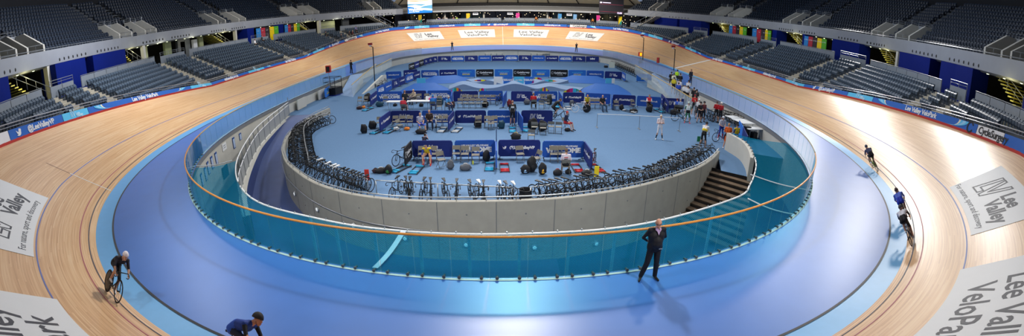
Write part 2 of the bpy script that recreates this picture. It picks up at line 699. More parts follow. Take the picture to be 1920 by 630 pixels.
# white sponsor vinyls on the banking
def banking_decal(s0, s1, v0, v1, kind, label):
    """s0 is the lap distance at the reader's left"""
    ss, vv = np.linspace(s0, s1, 20), np.linspace(v0, v1, 8)
    P = np.stack([T(ss, v, .012) for v in vv], 1)
    o = grid_obj('track_decal', P, decal_m, flip=True if s1 > s0 else False)
    tag(o, label, 'track decal', 'white sponsor decals on the banking')
    wid = abs(s1 - s0)
    hgt = abs(v1 - v0) * 7.0
    sg = 1 if s1 > s0 else -1
    b = MB()

    def put(V, F, x, y):
        V = np.asarray(V)
        if len(V) == 0: return
        s = s0 + sg * (x + V[:, 0])
        v = v0 + (y + V[:, 1]) / 7.0
        b.add(T(s, v, .018), F)
    if kind == 'VP':
        V, F = text('Lee Valley', 1.15, .012); put(V, F, wid / 2, hgt * .67)
        V, F = text('VeloPark', 1.15, .012); put(V, F, wid / 2, hgt * .30)
    else:
        V, F = lv_logo(1.5, .026); put(V, F, wid * .17, hgt * .33)
        V, F = text('Lee', 1.0, .03, 'LEFT', shear=.1); put(V, F, wid * .50, hgt * .70)
        V, F = text('Valley', 1.0, .03, 'LEFT', shear=.1); put(V, F, wid * .52, hgt * .42)
        V, F = text('For nature, sport and discovery', .42, .0); put(V, F, wid * .47, hgt * .14)
    b.build('lettering', letg_m, o)
    return o


banking_decal(82.0, 75.2, .41, .83, 'LV', 'white LV Lee Valley decal on the far banking, left of the far start line')
banking_decal(71.7, 64.8, .42, .84, 'VP', 'white Lee Valley VeloPark decal on the far banking directly left of the start line')
banking_decal(61.2, 54.6, .42, .84, 'VP', 'white Lee Valley VeloPark decal on the far banking directly right of the start line')
banking_decal(50.6, 43.5, .41, .82, 'LV', 'white LV Lee Valley decal at the right-hand end of the far banking')
banking_decal(174.3, 167.7, .39, .80, 'LV', 'large LV Lee Valley decal on the near banking at the left edge of the photo')
banking_decal(184.6, 177.6, .36, .78, 'VP', 'large Lee Valley VeloPark decal in the bottom left corner of the photo')
banking_decal(209.3, 203.4, .40, .82, 'LV', 'large LV Lee Valley decal on the near banking at the right edge of the photo')
banking_decal(200.4, 193.2, .36, .78, 'VP', 'large Lee Valley VeloPark decal in the bottom right corner of the photo')

# ------------------------------------------------------------------ curves of the sunken end
CONC = np.array([(-15.2, -16.6), (-15.51, -19.51), (-15.3, -22.8), (-14.75, -25.97), (-13.79, -28.72), (-12.72, -30.74), (-11.47, -32.61), (-9.07, -35.2),
                 (-7.02, -36.63), (-5.19, -37.38), (-2.84, -37.77), (.6, -37.68), (3.25, -37.18), (6.36, -35.84), (9.91, -33.38), (11.84, -31.4), (13.17, -29.58)])
CONC = catmull(CONC, 8)
RAIL = np.array([(-19.25, -16.2), (-17.91, -22.88), (-16.6, -27.6), (-13.64, -34.51), (-10.16, -38.96), (-6.13, -40.98), (-3.01, -41.82), (.58, -41.98),
                 (4.87, -41.25), (9.71, -38.74), (11.25, -37.1), (12.9, -34.6), (13.75, -32.9), (14.5, -31.1), (14.95, -29.3), (14.85, -27.3)])
RAIL = catmull(RAIL, 8)
ri_par = int(np.argmin(np.hypot(RAIL[:, 0] - 13.75, RAIL[:, 1] + 32.9)))   # where the rail becomes the parapet
sg_all = np.arange(0, 250, .5)
GLXY = G(sg_all)[:, :2]
near = (GLXY[:, 1] < -16)
# infield floor polygon
gi = [tuple(q) for q in GLXY]
i_l = min(range(len(gi)), key=lambda i: abs(gi[i][1] + 16.2) + (gi[i][0] > 0) * 99)
net_end_R = W(1480, 268, -.05)
i_r = min(range(len(gi)), key=lambda i: math.hypot(gi[i][0] - net_end_R[0], gi[i][1] - net_end_R[1]))
poly = gi[i_r:] + gi[:i_l + 1]            # right end of net, round the far end, to the left ramp head
par_in = [tuple(q) for q in RAIL[ri_par:][::-1]]
poly2 = poly + [tuple(q) for q in CONC] + [(12.35, -31.74)] + [(13.6, -32.6)] + par_in[::-1]
b = MB()
b.add([(x, y, FZ) for x, y in poly2], [tuple(range(len(poly2)))])
o = b.build('floor_infield', infield_m)
struct(o, 'blue carpeted infield floor', 'floor')
bm = bmesh.new(); bm.from_mesh(o.data); bmesh.ops.triangulate(bm, faces=bm.faces[:])
bmesh.ops.recalc_face_normals(bm, faces=bm.faces[:])
if sum(f.normal.z * f.calc_area() for f in bm.faces) < 0: bmesh.ops.reverse_faces(bm, faces=bm.faces[:])
bm.to_mesh(o.data); bm.free()

MZ = -3.5
b = MB()
ang = np.linspace(0, 2 * PI, 60, endpoint=False)
mp = [tuple(q) for q in GLXY[(GLXY[:, 1] < -12)]]
b.add([(x, y, MZ) for x, y in mp], [tuple(range(len(mp)))])
o = b.build('floor_moat', moat_m)
struct(o, 'sunken corridor floor below the safety net', 'floor')
if o.data.polygons[0].normal.z < 0: o.data.flip_normals()

# outer wall under the glass
Zt = np.where(G(S_ALL)[:, 1] < -15.5, MZ, FZ)
Pw = np.stack([G(S_ALL, 0.), np.concatenate([G(S_ALL)[:, :2], Zt[:, None] * .5], 1), np.concatenate([G(S_ALL)[:, :2], Zt[:, None]], 1)], 1)
struct(grid_obj('wall_infield_edge', Pw, concp_m, smooth=False), 'pale concrete wall below the glass balustrade', 'wall')
Pw2 = np.stack([G(S_ALL, .0), D(S_ALL, -glass_off(S_ALL) - .05, -.30)], 1)
struct(grid_obj('trim_4', Pw2 - 0, concd_m, smooth=False), 'grey coping under the glass', 'trim')

# curved concrete wall of the infield
CR = resample(CONC, .4)
tn = np.gradient(CR, axis=0); tn /= np.linalg.norm(tn, axis=1, keepdims=True)
cn = np.stack([tn[:, 1], -tn[:, 0]], 1)       # outward (towards the moat)
if (cn[len(cn) // 2, 1] > 0): cn = -cn
ztop = -.7
def col(off, z): return np.concatenate([CR + cn * off, np.full((len(CR), 1), z)], 1)
Pcw = np.stack([col(-.22, FZ - .3), col(-.22, ztop), col(-.20, ztop + .02), col(-.02, ztop + .02), col(0, ztop), col(0, -1.6), col(0, -2.5), col(0, MZ)], 1)
b = MB().grid(Pcw)
k = Pcw.shape[1]
for e in (0, len(CR) - 1):
    b.add(Pcw[e], [tuple(range(k)) if e else tuple(range(k))[::-1]])
cw = struct(b.build('wall_infield_curve', conc_m, smooth=False), 'curved cast concrete wall around the near end of the infield', 'wall')
b = MB(); b2 = MB()
for i in range(3, len(CR), 6):          # formwork joints and tie holes
    q = CR[i] + cn[i] * .004
    b.hexa([(*(q - tn[i] * .012), MZ), (*(q + tn[i] * .012), MZ), (*(q + tn[i] * .012 + cn[i] * .004), MZ), (*(q - tn[i] * .012 + cn[i] * .004), MZ)],
           [(*(q - tn[i] * .012), ztop), (*(q + tn[i] * .012), ztop), (*(q + tn[i] * .012 + cn[i] * .004), ztop), (*(q - tn[i] * .012 + cn[i] * .004), ztop)])
    if i + 3 < len(CR):
        q = CR[i + 3] + cn[i + 3] * .006
        for zz in (-1.25, -2.3):
            R = np.stack([np.array([*tn[i + 3], 0]), np.array([0, 0, 1.]), np.array([*cn[i + 3], 0])], 1)
            b.ell((*q, zz), (.035, .035, .012), R=R, nu=8, nv=4)
b.build('formwork_joint', concd_m, cw)
# low rail on the coping
rail_c = np.concatenate([CR - cn * .10, np.full((len(CR), 1), ztop + .17)], 1)
b = MB().tube(rail_c, .028, 6)
for i in range(2, len(CR), 3): b.tube([(*(CR[i] - cn[i] * .10), ztop), tuple(rail_c[i])], .018, 5)
tag(b.build('coping_rail', steel_m, smooth=True), 'low steel rail on top of the curved concrete wall', 'rail')
# handrail along the moat face
sel = [i for i in range(len(CR)) if -32.5 > CR[i, 1] or CR[i, 0] < -5]
sel = [i for i in sel if CR[i, 0] < 1.5 and CR[i, 1] < -19]
hz = np.interp(CR[sel, 0], [-15.5, -12, -8.6, -5.9, -2, 1.5], [-1.0, -1.55, -1.66, -1.83, -2.0, -2.15])
hp = np.concatenate([CR[sel] + cn[sel] * .07, hz[:, None]], 1)
b = MB().tube(hp, .022, 6)
for i in range(0, len(hp), 4): b.tube([hp[i], hp[i] - np.array([*cn[sel][i], 0]) * .08], .012, 5)
tag(b.build('wall_handrail', steel_m, smooth=True), 'steel handrail fixed along the curved concrete wall', 'handrail')
# round bulkhead lamps
for (px, py, w_) in ((554, 363, 'at its left end'), (596, 392, 'second from its left end'), (664, 422, 'below the fourth formwork joint'), (760, 446, 'behind the strap in the net'),
                     (874, 458, 'left of centre, seen through the net'), (1002, 463, 'right of centre, seen through the net'), (1117, 456, 'left of the man in black'), (1210, 442, 'by the elbow of the man in black')):
    h = on_glass(px, py, CR)
    if not h: continue
    q, t = h[1], h[2]
    n2 = np.array([t[1], -t[0]])
    if n2[1] > 0 and abs(q[0]) < 8: n2 = -n2
    if q[0] < -8 and n2[0] > 0: n2 = -n2
    lm = thing('bulkhead_lamp', 'round bulkhead lamp on the curved concrete wall ' + w_, 'lamp', (q[0], q[1], q[2]), math.atan2(n2[1], n2[0]), 'round lamps on the concrete wall')
    R = np.array([[0, 0, 1.], [0, 1, 0], [-1, 0, 0]])
    b = MB(); b.tube([(.0, 0, 0), (.05, 0, 0), (.07, 0, 0)], [.14, .14, .12], 16); b.build('rim', steel_m, lm, True)
    b = MB(); b.ell((.06, 0, 0), (.05, .095, .095)); b.build('lens', mat('frosted lens', (235, 240, 240), .3, .02, 5, emit=.5), lm, True)

# ramp down from the infield on the left
def ramp_z(q):
    return np.interp(q, [0, .06, .45, .62, 1], [-1.2, -1.25, -2.75, -3.1, -3.48])
n_r = 60
ia = int(np.argmin(np.abs(CONC[:, 0] - 3.) + (CONC[:, 1] > -30) * 99))
ca = resample(CONC[:ia], .1); ra_end = int(np.argmin(np.hypot(RAIL[:, 0] - 3.3, RAIL[:, 1] + 41.5))); ra = resample(RAIL[:ra_end], .1)
tt = np.linspace(0, 1, n_r)
A = ca[(tt * (len(ca) - 1)).astype(int)]; B2 = ra[(tt * (len(ra) - 1)).astype(int)]
zz = ramp_z(tt)
PR = np.stack([np.concatenate([A + (B2 - A) * w, zz[:, None]], 1) for w in np.linspace(0, .96, 5)], 1)
struct(grid_obj('floor_ramp', PR, ramp_m, flip=True), 'glossy dark blue ramp curving down into the sunken corridor', 'ramp')
# kerb wall below the left balustrade
kb = resample(RAIL[:int(np.argmin(np.hypot(RAIL[:, 0] + 11.5, RAIL[:, 1] + 37.4)))], .4)
kt = np.gradient(kb, axis=0); kt /= np.linalg.norm(kt, axis=1, keepdims=True)
kn = np.stack([-kt[:, 1], kt[:, 0]], 1)
kz = np.linspace(-1.2, -1.75, len(kb))
def kcol(off, z): return np.concatenate([kb + kn * off, np.broadcast_to(z, (len(kb),))[:, None]], 1)
PK_ = np.stack([kcol(-.14, MZ), kcol(-.14, kz), kcol(.30, kz), kcol(.30, MZ)], 1)
b = MB().grid(PK_)
b.m = []
for i in range(len(kb) - 1): b.m += [0, 1, 2]
o = b.build('wall_ramp_kerb', [concd_m, concp_m, mat('dark blue wall paint', (48, 66, 118), .45, .1, 1.)])
struct(o, 'low wall with pale coping beside the ramp', 'wall')

# ------------------------------------------------------------------ steel rail, posts and net over the moat
bal = thing('ramp_balustrade', 'tall steel balustrade with grey panels beside the left ramp', 'balustrade', (*kb[0], -1.2))
def rel(P, o): return np.asarray(P) - np.array([*o, 0]) if False else np.asarray(P)
o0 = np.array([kb[0][0], kb[0][1], -1.2])
top_l = np.concatenate([kb, np.full((len(kb), 1), -.02)], 1) - o0
mid_l = np.concatenate([kb, (kz + .95)[:, None]], 1) - o0
MB().tube(top_l, .035, 6).build('top_rail', white_m, bal, True)
MB().tube(mid_l, .028, 6).build('hand_rail', white_m, bal, True)
pn = MB(); pn.grid(np.stack([np.concatenate([kb, (kz + .08)[:, None]], 1) - o0, mid_l - np.array([0, 0, .04])], 1))
pn.build('infill_panel', mat('grey mesh infill', (150, 154, 156), .6, .08, 10), bal)
for i in range(0, len(kb), 4):
    p = top_l[i]; q = np.array([p[0], p[1], kz[i] + 1.2])
    MB().box(((p + q) / 2), (.06, .06, p[2] - q[2] + (.9 if i == 0 else 0.05))).build('post', steel_m, bal)
i0 = int(np.argmin(np.hypot(RAIL[:, 0] + 11.5, RAIL[:, 1] + 37.4)))
nr = resample(RAIL[i0:ri_par + 1], .4)
no = thing('net_rail', 'white steel tube rail carried on tall posts at the inner edge of the safety net', 'rail', (*nr[0], 0))
o1 = np.array([nr[0][0], nr[0][1], 0])
tp = np.concatenate([nr, np.full((len(nr), 1), -.02)], 1) - o1
MB().tube(tp, .04, 6).build('tube', white_m, no, True)
for i in range(1, len(tp), 2): MB().tube([tp[i], tp[i] + np.array([0, 0, .09])], .022, 5).build('hook', steel_m, no)
for px in (576, 633, 706, 788, 880, 974, 1066, 1154, 1245, 1334):
    q = W(px, 430, 0)
    j = int(np.argmin(np.hypot(*(project(np.concatenate([nr, np.zeros((len(nr), 1))], 1)) - np.array([px, 433])).T * np.array([[1], [.02]]))))
    p = tp[j]
    MB().box((p[0], p[1], (MZ + p[2]) / 2 + .0), (.09, .09, -MZ)).build('post', mat('pale blue steel', (150, 176, 192), .5, .05), no)

# right parapet with brackets
pr_ = resample(RAIL[ri_par:], .35)
pt_ = np.gradient(pr_, axis=0); pt_ /= np.linalg.norm(pt_, axis=1, keepdims=True)
pn_ = np.stack([pt_[:, 1], -pt_[:, 0]], 1)
if pn_[0, 0] < 0: pn_ = -pn_
def pcol(off, z): return np.concatenate([pr_ + pn_ * off, np.full((len(pr_), 1), z)], 1)
PP = np.stack([pcol(-.25, FZ), pcol(-.25, -.05), pcol(.0, -.05), pcol(0, MZ)], 1)
b = MB().grid(PP)
for e in (0, len(pr_) - 1): b.add(PP[e], [(0, 1, 2, 3)])
pw = struct(b.build('wall_parapet', concp_m), 'pale concrete parapet beside the stairs on the right', 'wall')
for i in range(0, len(pr_), 2): MB().box((*(pr_[i] + pn_[i] * -.05), -.0), (.08, .08, .10), rz=math.atan2(pn_[i][1], pn_[i][0])).build('bracket', steel_m, pw)

# net: between glass foot and rail
ln = []
path_in = np.vstack([RAIL])
path_in = resample(path_in, .35)
start = W(400, 306, -.05)
i_s = int(np.argmin(np.hypot(path_in[:, 0] - W(435, 301, 0)[0], path_in[:, 1] - W(435, 301, 0)[1])))
inn = path_in[i_s:]
sN0 = float(_gs[np.argmin(np.hypot(G(_gs)[:, 0] - W(367, 311, 0)[0], G(_gs)[:, 1] - W(367, 311, 0)[1]))])
sN1 = float(_gs[np.argmin(np.hypot(G(_gs)[:, 0] - net_end_R[0], G(_gs)[:, 1] - net_end_R[1]))])
nn = 120
uu = np.linspace(0, 1, nn)
outp = D(sN0 + (sN1 - sN0) * uu, -glass_off(sN0 + (sN1 - sN0) * uu) - .06, -.08)
L_ = np.concatenate([[0], np.cumsum(np.linalg.norm(np.diff(inn, axis=0), axis=1))])
inp = np.stack([np.interp(uu * L_[-1], L_, inn[:, 0]), np.interp(uu * L_[-1], L_, inn[:, 1]), np.full(nn, -.03)], 1)
kk_ = np.linspace(0, 1, 9)
PN = np.stack([outp + (inp - outp) * t - np.array([0, 0, .12 * math.sin(PI * t)]) for t in kk_], 1)
tag(grid_obj('safety_net', PN, net, PN[..., :2].copy(), flip=True), 'teal cord safety net stretched over the sunken corridor', 'net')
def cable(a, bb, label):
    a = np.array(a); bb = np.array(bb)
    pts = [a + (bb - a) * t - np.array([0, 0, .10 * math.sin(PI * t)]) for t in np.linspace(0, 1, 10)]
    tag(MB().tube(pts, .028, 6).build('net_cable', white_m), label, 'cable', 'white cables across the safety net')
cable(W(367, 311, -.02), W(435, 301, 0), 'white cable at the left end of the safety net')
cable(W(1407, 327, 0), W(1520, 357, -.02), 'white cable across the net from the stair parapet')
cable(W(1402, 372, 0), W(1488, 402, -.02), 'white cable across the net below the foot of the stairs')
# wide white strap lying in the net
a, c = W(703, 502, -.04), W(757, 432, 0.02)
t = (c - a) / np.linalg.norm(c - a); n = np.array([-t[1], t[0], 0])
b = MB()
pts = [a + (c - a) * u - np.array([0, 0, .1 * math.sin(PI * u)]) for u in np.linspace(0, 1, 9)]
b.grid(np.array([[p - n * .09, p + n * .09] for p in pts]))
tag(b.build('net_strap', mat('white webbing', (190, 208, 226), .7, .2, 30)), 'wide pale webbing strap laid diagonally across the safety net', 'strap')

# ------------------------------------------------------------------ glass balustrade round the safety zone
def balustrade(s0, s1, label, gm, rm, pw=1.25, h=1.237, studs=True, rail_r=.035):
    p0 = G(s0)
    t = thing('glass_balustrade', label, 'balustrade', p0)
    n = max(1, int(round((s1 - s0) / pw)))
    for i in range(n):
        a, c = s0 + (s1 - s0) * i / n + .012, s0 + (s1 - s0) * (i + 1) / n - .012
        q = G(np.linspace(a, c, 4))
        o = -.22 if studs else .02
        lo, hi = q + np.array([0, 0, o]), q + np.array([0, 0, h - .03])
        b = MB().grid(np.stack([lo, hi], 1) - p0)
        b.build('glass_panel', gm, t, True)
        b = MB()
        for e in (0,):
            b.box((lo[e] + hi[e]) / 2 - p0, (.007, .007, h - o - .03))
        ob = b.build('panel_edge', mat('green glass edge', (70, 140, 150), .3, .05), t)
        if studs:
            for f in (.2, .8):
                b = MB()
                sC = a + (c - a) * f
                nv = Nrm(sC)
                w = G(sC) - p0 + np.array([0, 0, .06])
                b.tube([w - nv * .05, w + nv * .05, w + nv * .051, w + nv * .07], [.035, .035, .05, .045], 8)
                b.build('clamp_bolt', mat('dark bolt steel', (96, 100, 104), .3, .05, metal=.6), t, True)
    ss = np.linspace(s0, s1, max(3, int((s1 - s0) / .4)))
    r = G(ss, h) - p0
    MB().tube(r, rail_r, 8).build('handrail', rm, t, True)
    foot = np.stack([G(ss, .004), D(ss, -glass_off(ss) + .10, .012)], 1) - p0
    MB().grid(foot, flip=True).build('foot_trim', mat('pale sealant strip', (190, 205, 200), .6), t)
    return t


sGl = float(s_at(655, 128, lambda s: -glass_off(s), 1.237))
sGr = float(s_at(1290, 137, lambda s: -glass_off(s), 1.237))
sGf0 = float(s_at(1130, 97, lambda s: -glass_off(s), 0.6))
sGf1 = float(s_at(790, 97, lambda s: -glass_off(s), 0.6))
balustrade(sN0 - 3, 250 - 39, 'curved teal glass balustrade with orange handrail round the near end', glass_near, orange_m, 1.25)
balustrade(250 - 39, sGr - 1.2, 'glass balustrade with a painted pale sheen running along the right side of the infield', glass_clear, mat('pale bronze rail', (150, 148, 120), .4), 1.25, studs=False)
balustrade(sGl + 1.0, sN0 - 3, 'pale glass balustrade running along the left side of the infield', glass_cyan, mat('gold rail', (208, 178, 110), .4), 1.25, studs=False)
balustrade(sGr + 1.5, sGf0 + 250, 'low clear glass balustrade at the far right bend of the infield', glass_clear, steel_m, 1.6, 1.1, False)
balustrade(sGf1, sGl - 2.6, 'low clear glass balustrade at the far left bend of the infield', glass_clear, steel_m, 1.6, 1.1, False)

# posters on the outer wall of the corridor, lower left
for (x, y, w_, h_, lab) in ((378, 337, .42, .75, 'framed blue poster, lowest of the row on the corridor wall'), (385, 326, .42, .8, 'framed blue poster, second from the lower end of the row'),
                            (390, 315, .42, .8, 'framed blue poster in the middle of the corridor wall row'), (397, 305, .42, .8, 'framed blue poster, second from the upper end of the row'), (405, 297, .42, .8, 'framed blue poster, uppermost of the five in a row'),
                            (420, 275, .8, .5, 'plain white notice above the poster row'), (438, 268, .4, .8, 'tall framed poster farther up the corridor wall'), (450, 256, .4, .5, 'small framed picture at the upper end of the corridor wall')):
    h = on_glass(x, y, None, True)
    if not h: continue
    q, t = h[1], h[2]
    n2 = np.array([t[1], -t[0]])
    if n2[0] < 0: n2 = -n2
    rz = math.atan2(n2[1], n2[0]) + PI / 2
    pw_ = thing('poster', lab, 'poster', (q[0] + n2[0] * .03, q[1] + n2[1] * .03, q[2]), rz, 'posters on the corridor wall')
    if 'plain' in lab:
        MB().box((0, 0, 0), (w_, .02, h_)).build('sheet', white_m, pw_)
        b = MB()
        for k in range(2): b.box((0, -.012, .08 - k * .14), (w_ * .55, .004, .05))
        b.build('print', mat('grey print', (130, 140, 150), .6), pw_)
    else:
        MB().box((0, 0, 0), (w_, .03, h_)).build('frame', mat('blue frame', (40, 80, 150), .5), pw_)
        MB().box((0, -.018, -.03), (w_ * .8, .01, h_ * .8)).build('sheet', mat('pale blue print', (178, 196, 226), .5, .3, 9), pw_)

# corridor doorway block seen below the posters
h = on_glass(446, 330, RAIL)
q = np.array([-15.3, -33.9])
for (px, py, sx, sz, mm, nm, lab) in ((440, 330, .9, 1.1, mat('dark teal panel', (22, 66, 92), .4), 'window_1', 'dark hatch in the corridor wall'),):
    h = on_glass(421, 322, None, True)
    if h:
        p, t = h[1], h[2]
        rz = math.atan2(t[1], t[0])
        struct(MB().box((p[0] + .06, p[1] + .03, p[2]), (1.1, .06, .8), rz=rz).build(nm, mm), lab, 'window')

# right-hand stairs
A0, A1 = np.array([12.35, -31.74]), np.array([13.72, -32.75])
n_st = 11
stair = thing('staircase', 'brown timber stairs going down from the infield on the right', 'stairs', (13.0, -32.2, FZ))
so = np.array([13.0, -32.2, FZ])
cr_i = int(np.argmin(np.hypot(CR[:, 0] - A0[0], CR[:, 1] - A0[1])))
wl = CR[:cr_i + 1][::-1]; rl = resample(RAIL[:ri_par + 1], .2)[::-1]
Lw = np.concatenate([[0], np.cumsum(np.linalg.norm(np.diff(wl, axis=0), axis=1))]); Lr = np.concatenate([[0], np.cumsum(np.linalg.norm(np.diff(rl, axis=0), axis=1))])
def wp(d): return np.array([np.interp(d, Lw, wl[:, 0]), np.interp(d, Lw, wl[:, 1])])
def rp_(d): return np.array([np.interp(d, Lr, rl[:, 0]), np.interp(d, Lr, rl[:, 1])])
tread_m = mat('worn brown timber', (118, 100, 82), .6, .25, 5)
for i in range(n_st):
    d0, d1 = i * .40, (i + 1) * .40
    z = FZ - .19 * (i + 1)
    a, bb, c, d_ = wp(d0) , rp_(d0 * 1.15), rp_(d1 * 1.15), wp(d1)
    Bq = [(*a, z - .06), (*d_, z - .06), (*c, z - .06), (*bb, z - .06)]
    Tq = [(x, y, z) for x, y, _ in Bq]
    MB().hexa(np.array(Bq) - so, np.array(Tq) - so).build('tread', tread_m, stair)
    if i < n_st:
        r0 = [(*a, z), (*bb, z)]
        MB().add(np.array([(*a, z - .02), (*bb, z - .02), (*bb, z + .19), (*a, z + .19)]) - so, [(0, 1, 2, 3)]).build('riser', mat('black riser', (24, 22, 22), .8), stair)
# ------------------------------------------------------------------ advert boards round the top of the banking
def zb0(s): return z_wall(s) + .15
def zb1(s): return 2.16 + 2.591 * Kf(s)
def ob1(s): K = Kf(s); return np.maximum(o_wall(s) + .02, 5.9 - 1.9 * K + 2.1 * K * K)


BD = [  # photo x of the right/left ends along the foot of the boards, kind
    (-40, 21, 'CS', 'L'), (21, 118, 'TW', 'L'), (118, 168, 'CY', 'L'), (168, 358, 'LVVP', 'L'), (358, 398, 'CY', 'L'), (398, 467, 'VIS', 'L'), (467, 496, 'CY', 'L'),
    (496, 588, 'LVVP', 'L'), (588, 608, 'CY', 'L'), (608, 647, 'TW', 'L'), (647, 669.5, 'CS', 'L'), (669.5, 776, 'LVVP', 'F'), (776, 806.7, 'CY', 'F'), (806.7, 870, 'VIS', 'F'),
    (870, 902, 'CY', 'F'), (902, 969, 'TW', 'F'), (969, 1003, 'CY', 'F'), (1003, 1068, 'VIS', 'F'), (1068, 1101, 'CS', 'F'), (1101, 1215, 'LVVP', 'F'),
    (1215, 1241, 'CY', 'R'), (1241, 1284, 'TW', 'R'), (1284, 1303.5, 'CY', 'R'), (1303.5, 1390, 'LVVP', 'R'), (1390, 1415, 'CY', 'R'), (1415, 1473, 'VIS', 'R'), (1473, 1507, 'CY', 'R'),
    (1507, 1587, 'TW', 'R'), (1587, 1634, 'CY', 'R'), (1634, 1827, 'LVVP', 'R'), (1827, 1876, 'CS', 'R'), (1876, 1960, 'VIS', 'R')]
_bq = project(D(_gs, o_wall(_gs), zb0(_gs)))
_vis = (_gs < 172) | (_gs > 203)
def board_s(x):
    d = np.abs(_bq[:, 0] - x) + np.where(_vis, 0, 1e6)
    return float(_gs[d.argmin()])
TXT = {'TW': '@LeeValleyVP', 'VIS': 'visitleevalley.org.uk', 'LVVP': 'Lee Valley VeloPark', 'CS': 'CycleSurgery', 'CY': 'Lee Valley'}
side_name = {'L': 'at the left side', 'F': 'at the far end', 'R': 'at the right side'}
DESC = {'TW': 'blue board reading @LeeValleyVP', 'VIS': 'blue board reading visitleevalley.org.uk', 'LVVP': 'blue swirl board reading Lee Valley VeloPark', 'CS': 'white CycleSurgery board', 'CY': 'sky blue board with a small logo'}
ORD = ['first', 'second', 'third', 'fourth', 'fifth', 'sixth', 'seventh', 'eighth', 'ninth', 'tenth', 'eleventh', 'twelfth', 'thirteenth', 'fourteenth', 'fifteenth', 'sixteenth', 'seventeenth', 'eighteenth',
       'nineteenth', 'twentieth', 'twenty-first', 'twenty-second', 'twenty-third', 'twenty-fourth', 'twenty-fifth', 'twenty-sixth', 'twenty-seventh', 'twenty-eighth', 'twenty-ninth', 'thirtieth']
cnt = {}
tot = {}
for _, _, kd, sd in BD: tot[(kd, sd)] = tot.get((kd, sd), 0) + 1
for x0, x1, kd, sd in BD:
    s0, s1 = (board_s(x0), board_s(x1))
    if x0 < 0: s0 = 170.
    if x1 > 1930: s1 = 203.5
    if s0 < s1: s0 += 250       # reading left to right is decreasing lap distance
    ss = np.linspace(s0 - .02, s1 + .02, max(3, int((s0 - s1) / .5)))
    p0 = D((s0 + s1) / 2, o_wall((s0 + s1) / 2), zb0((s0 + s1) / 2))
    cnt[(kd, sd)] = cnt.get((kd, sd), 0) + 1
    k, n = cnt[(kd, sd)], tot[(kd, sd)]
    where = side_name[sd] + ('' if n == 1 else (', ' + ORD[k - 1] + ' from the left'))
    t = thing('advert_board', DESC[kd] + ' ' + where, 'advert board', p0, group='advert boards round the track')
    m = {'TW': bblue_m, 'VIS': bblue_m, 'LVVP': bblue_m, 'CS': bwhite_m, 'CY': bcyan_m}[kd]
    if kd == 'TW' and sd == 'R' and k == 1: m = mat('advert navy', (54, 62, 130), .45, .05, 2)
    lo, hi = D(ss, o_wall(ss), zb0(ss)), D(ss, ob1(ss), zb1(ss))
    lo2, hi2 = D(ss, o_wall(ss) + .06, zb0(ss)), D(ss, ob1(ss) + .06, zb1(ss))
    pnl = MB().grid(np.stack([lo, hi, hi2, lo2], 1) - p0, flip=True).build('panel', m, t)
    wid = s0 - s1
    hh = float(np.mean(zb1(ss) - zb0(ss)))

    def put(b, V, F, x, y):
        V = np.asarray(V)
        if not len(V): return
        s = s0 - (x + V[:, 0])
        f = (y + V[:, 1]) / hh
        o = o_wall(s) + (ob1(s) - o_wall(s)) * f - .025
        z = zb0(s) + (zb1(s) - zb0(s)) * f
        b.add(D(s, o, z) - p0, F)
    b = MB()
    if kd == 'CY':
        V, F = strokes([[(0, .05), (.0, .5), (.12, .5), (.12, .05)], [(.2, .5), (.3, .05), (.4, .5)]], .05); put(b, V, F, wid / 2 - .5, hh * .2)
        V, F = text('Lee', .3, .01, 'LEFT'); put(b, V, F, wid / 2 + .0, hh * .62)
        V, F = text('Valley', .3, .01, 'LEFT'); put(b, V, F, wid / 2 + .0, hh * .32)
        b.build('logo', mat('pale logo', (186, 226, 246), .5), pnl)
    elif kd == 'CS':
        V, F = text('CycleSurgery', .55, .012, spacing=.93); put(b, V, F, wid / 2 + .3, hh * .5)
        a = np.linspace(.6, 2 * PI - .6, 12)
        V, F = strokes([[(.26 * math.cos(u), .3 * math.sin(u)) for u in a]], .1); put(b, V, F, wid / 2 - 1.9, hh * .5)
        b.build('lettering', ink_m, pnl)
    else:
        V, F = text(TXT[kd], .47 if kd != 'VIS' else .42, .014, spacing=.93); put(b, V, F, wid / 2 + (.4 if kd == 'TW' else 0), hh * .5)
        if kd == 'TW': V, F = np.array([(x * .45, y * .45, 0) for x, y in BIRD]), [tuple(range(len(BIRD)))[::-1]]; put(b, V, F, wid / 2 - 1.75, hh * .52)
        b.build('lettering', white_m, pnl)
        if kd == 'LVVP':
            for e in (0, 1):
                for q, (r_, w_, mm) in enumerate(((2.2, .16, bcyan_m), (1.75, .2, mat('pale swirl', (150, 206, 240), .5)), (1.3, .16, bcyan_m), (.9, .1, mat('cream swirl', (236, 226, 196), .5)))):
                    b = MB()
                    u = np.linspace(0, PI / 2, 9)
                    inn_ = [(r_ * (1 - math.cos(v_)) * .95 + .25 * q, hh - .02 - (hh - .04) * math.sin(v_)) for v_ in u]
                    out_ = [(x + w_ * (1.6 - .9 * i / 8) + .02, y) for i, (x, y) in enumerate(inn_)]
                    if e: inn_, out_ = [(-x, y) for x, y in inn_], [(-x, y) for x, y in out_]
                    V = np.array([(x, y, 0) for x, y in inn_ + out_])
                    F = [(i, i + 1, 10 + i, 9 + i) for i in range(8)]
                    put(b, V, F, (.7 if e == 0 else wid - .9), 0)
                    b.build('swirl', mm, pnl)

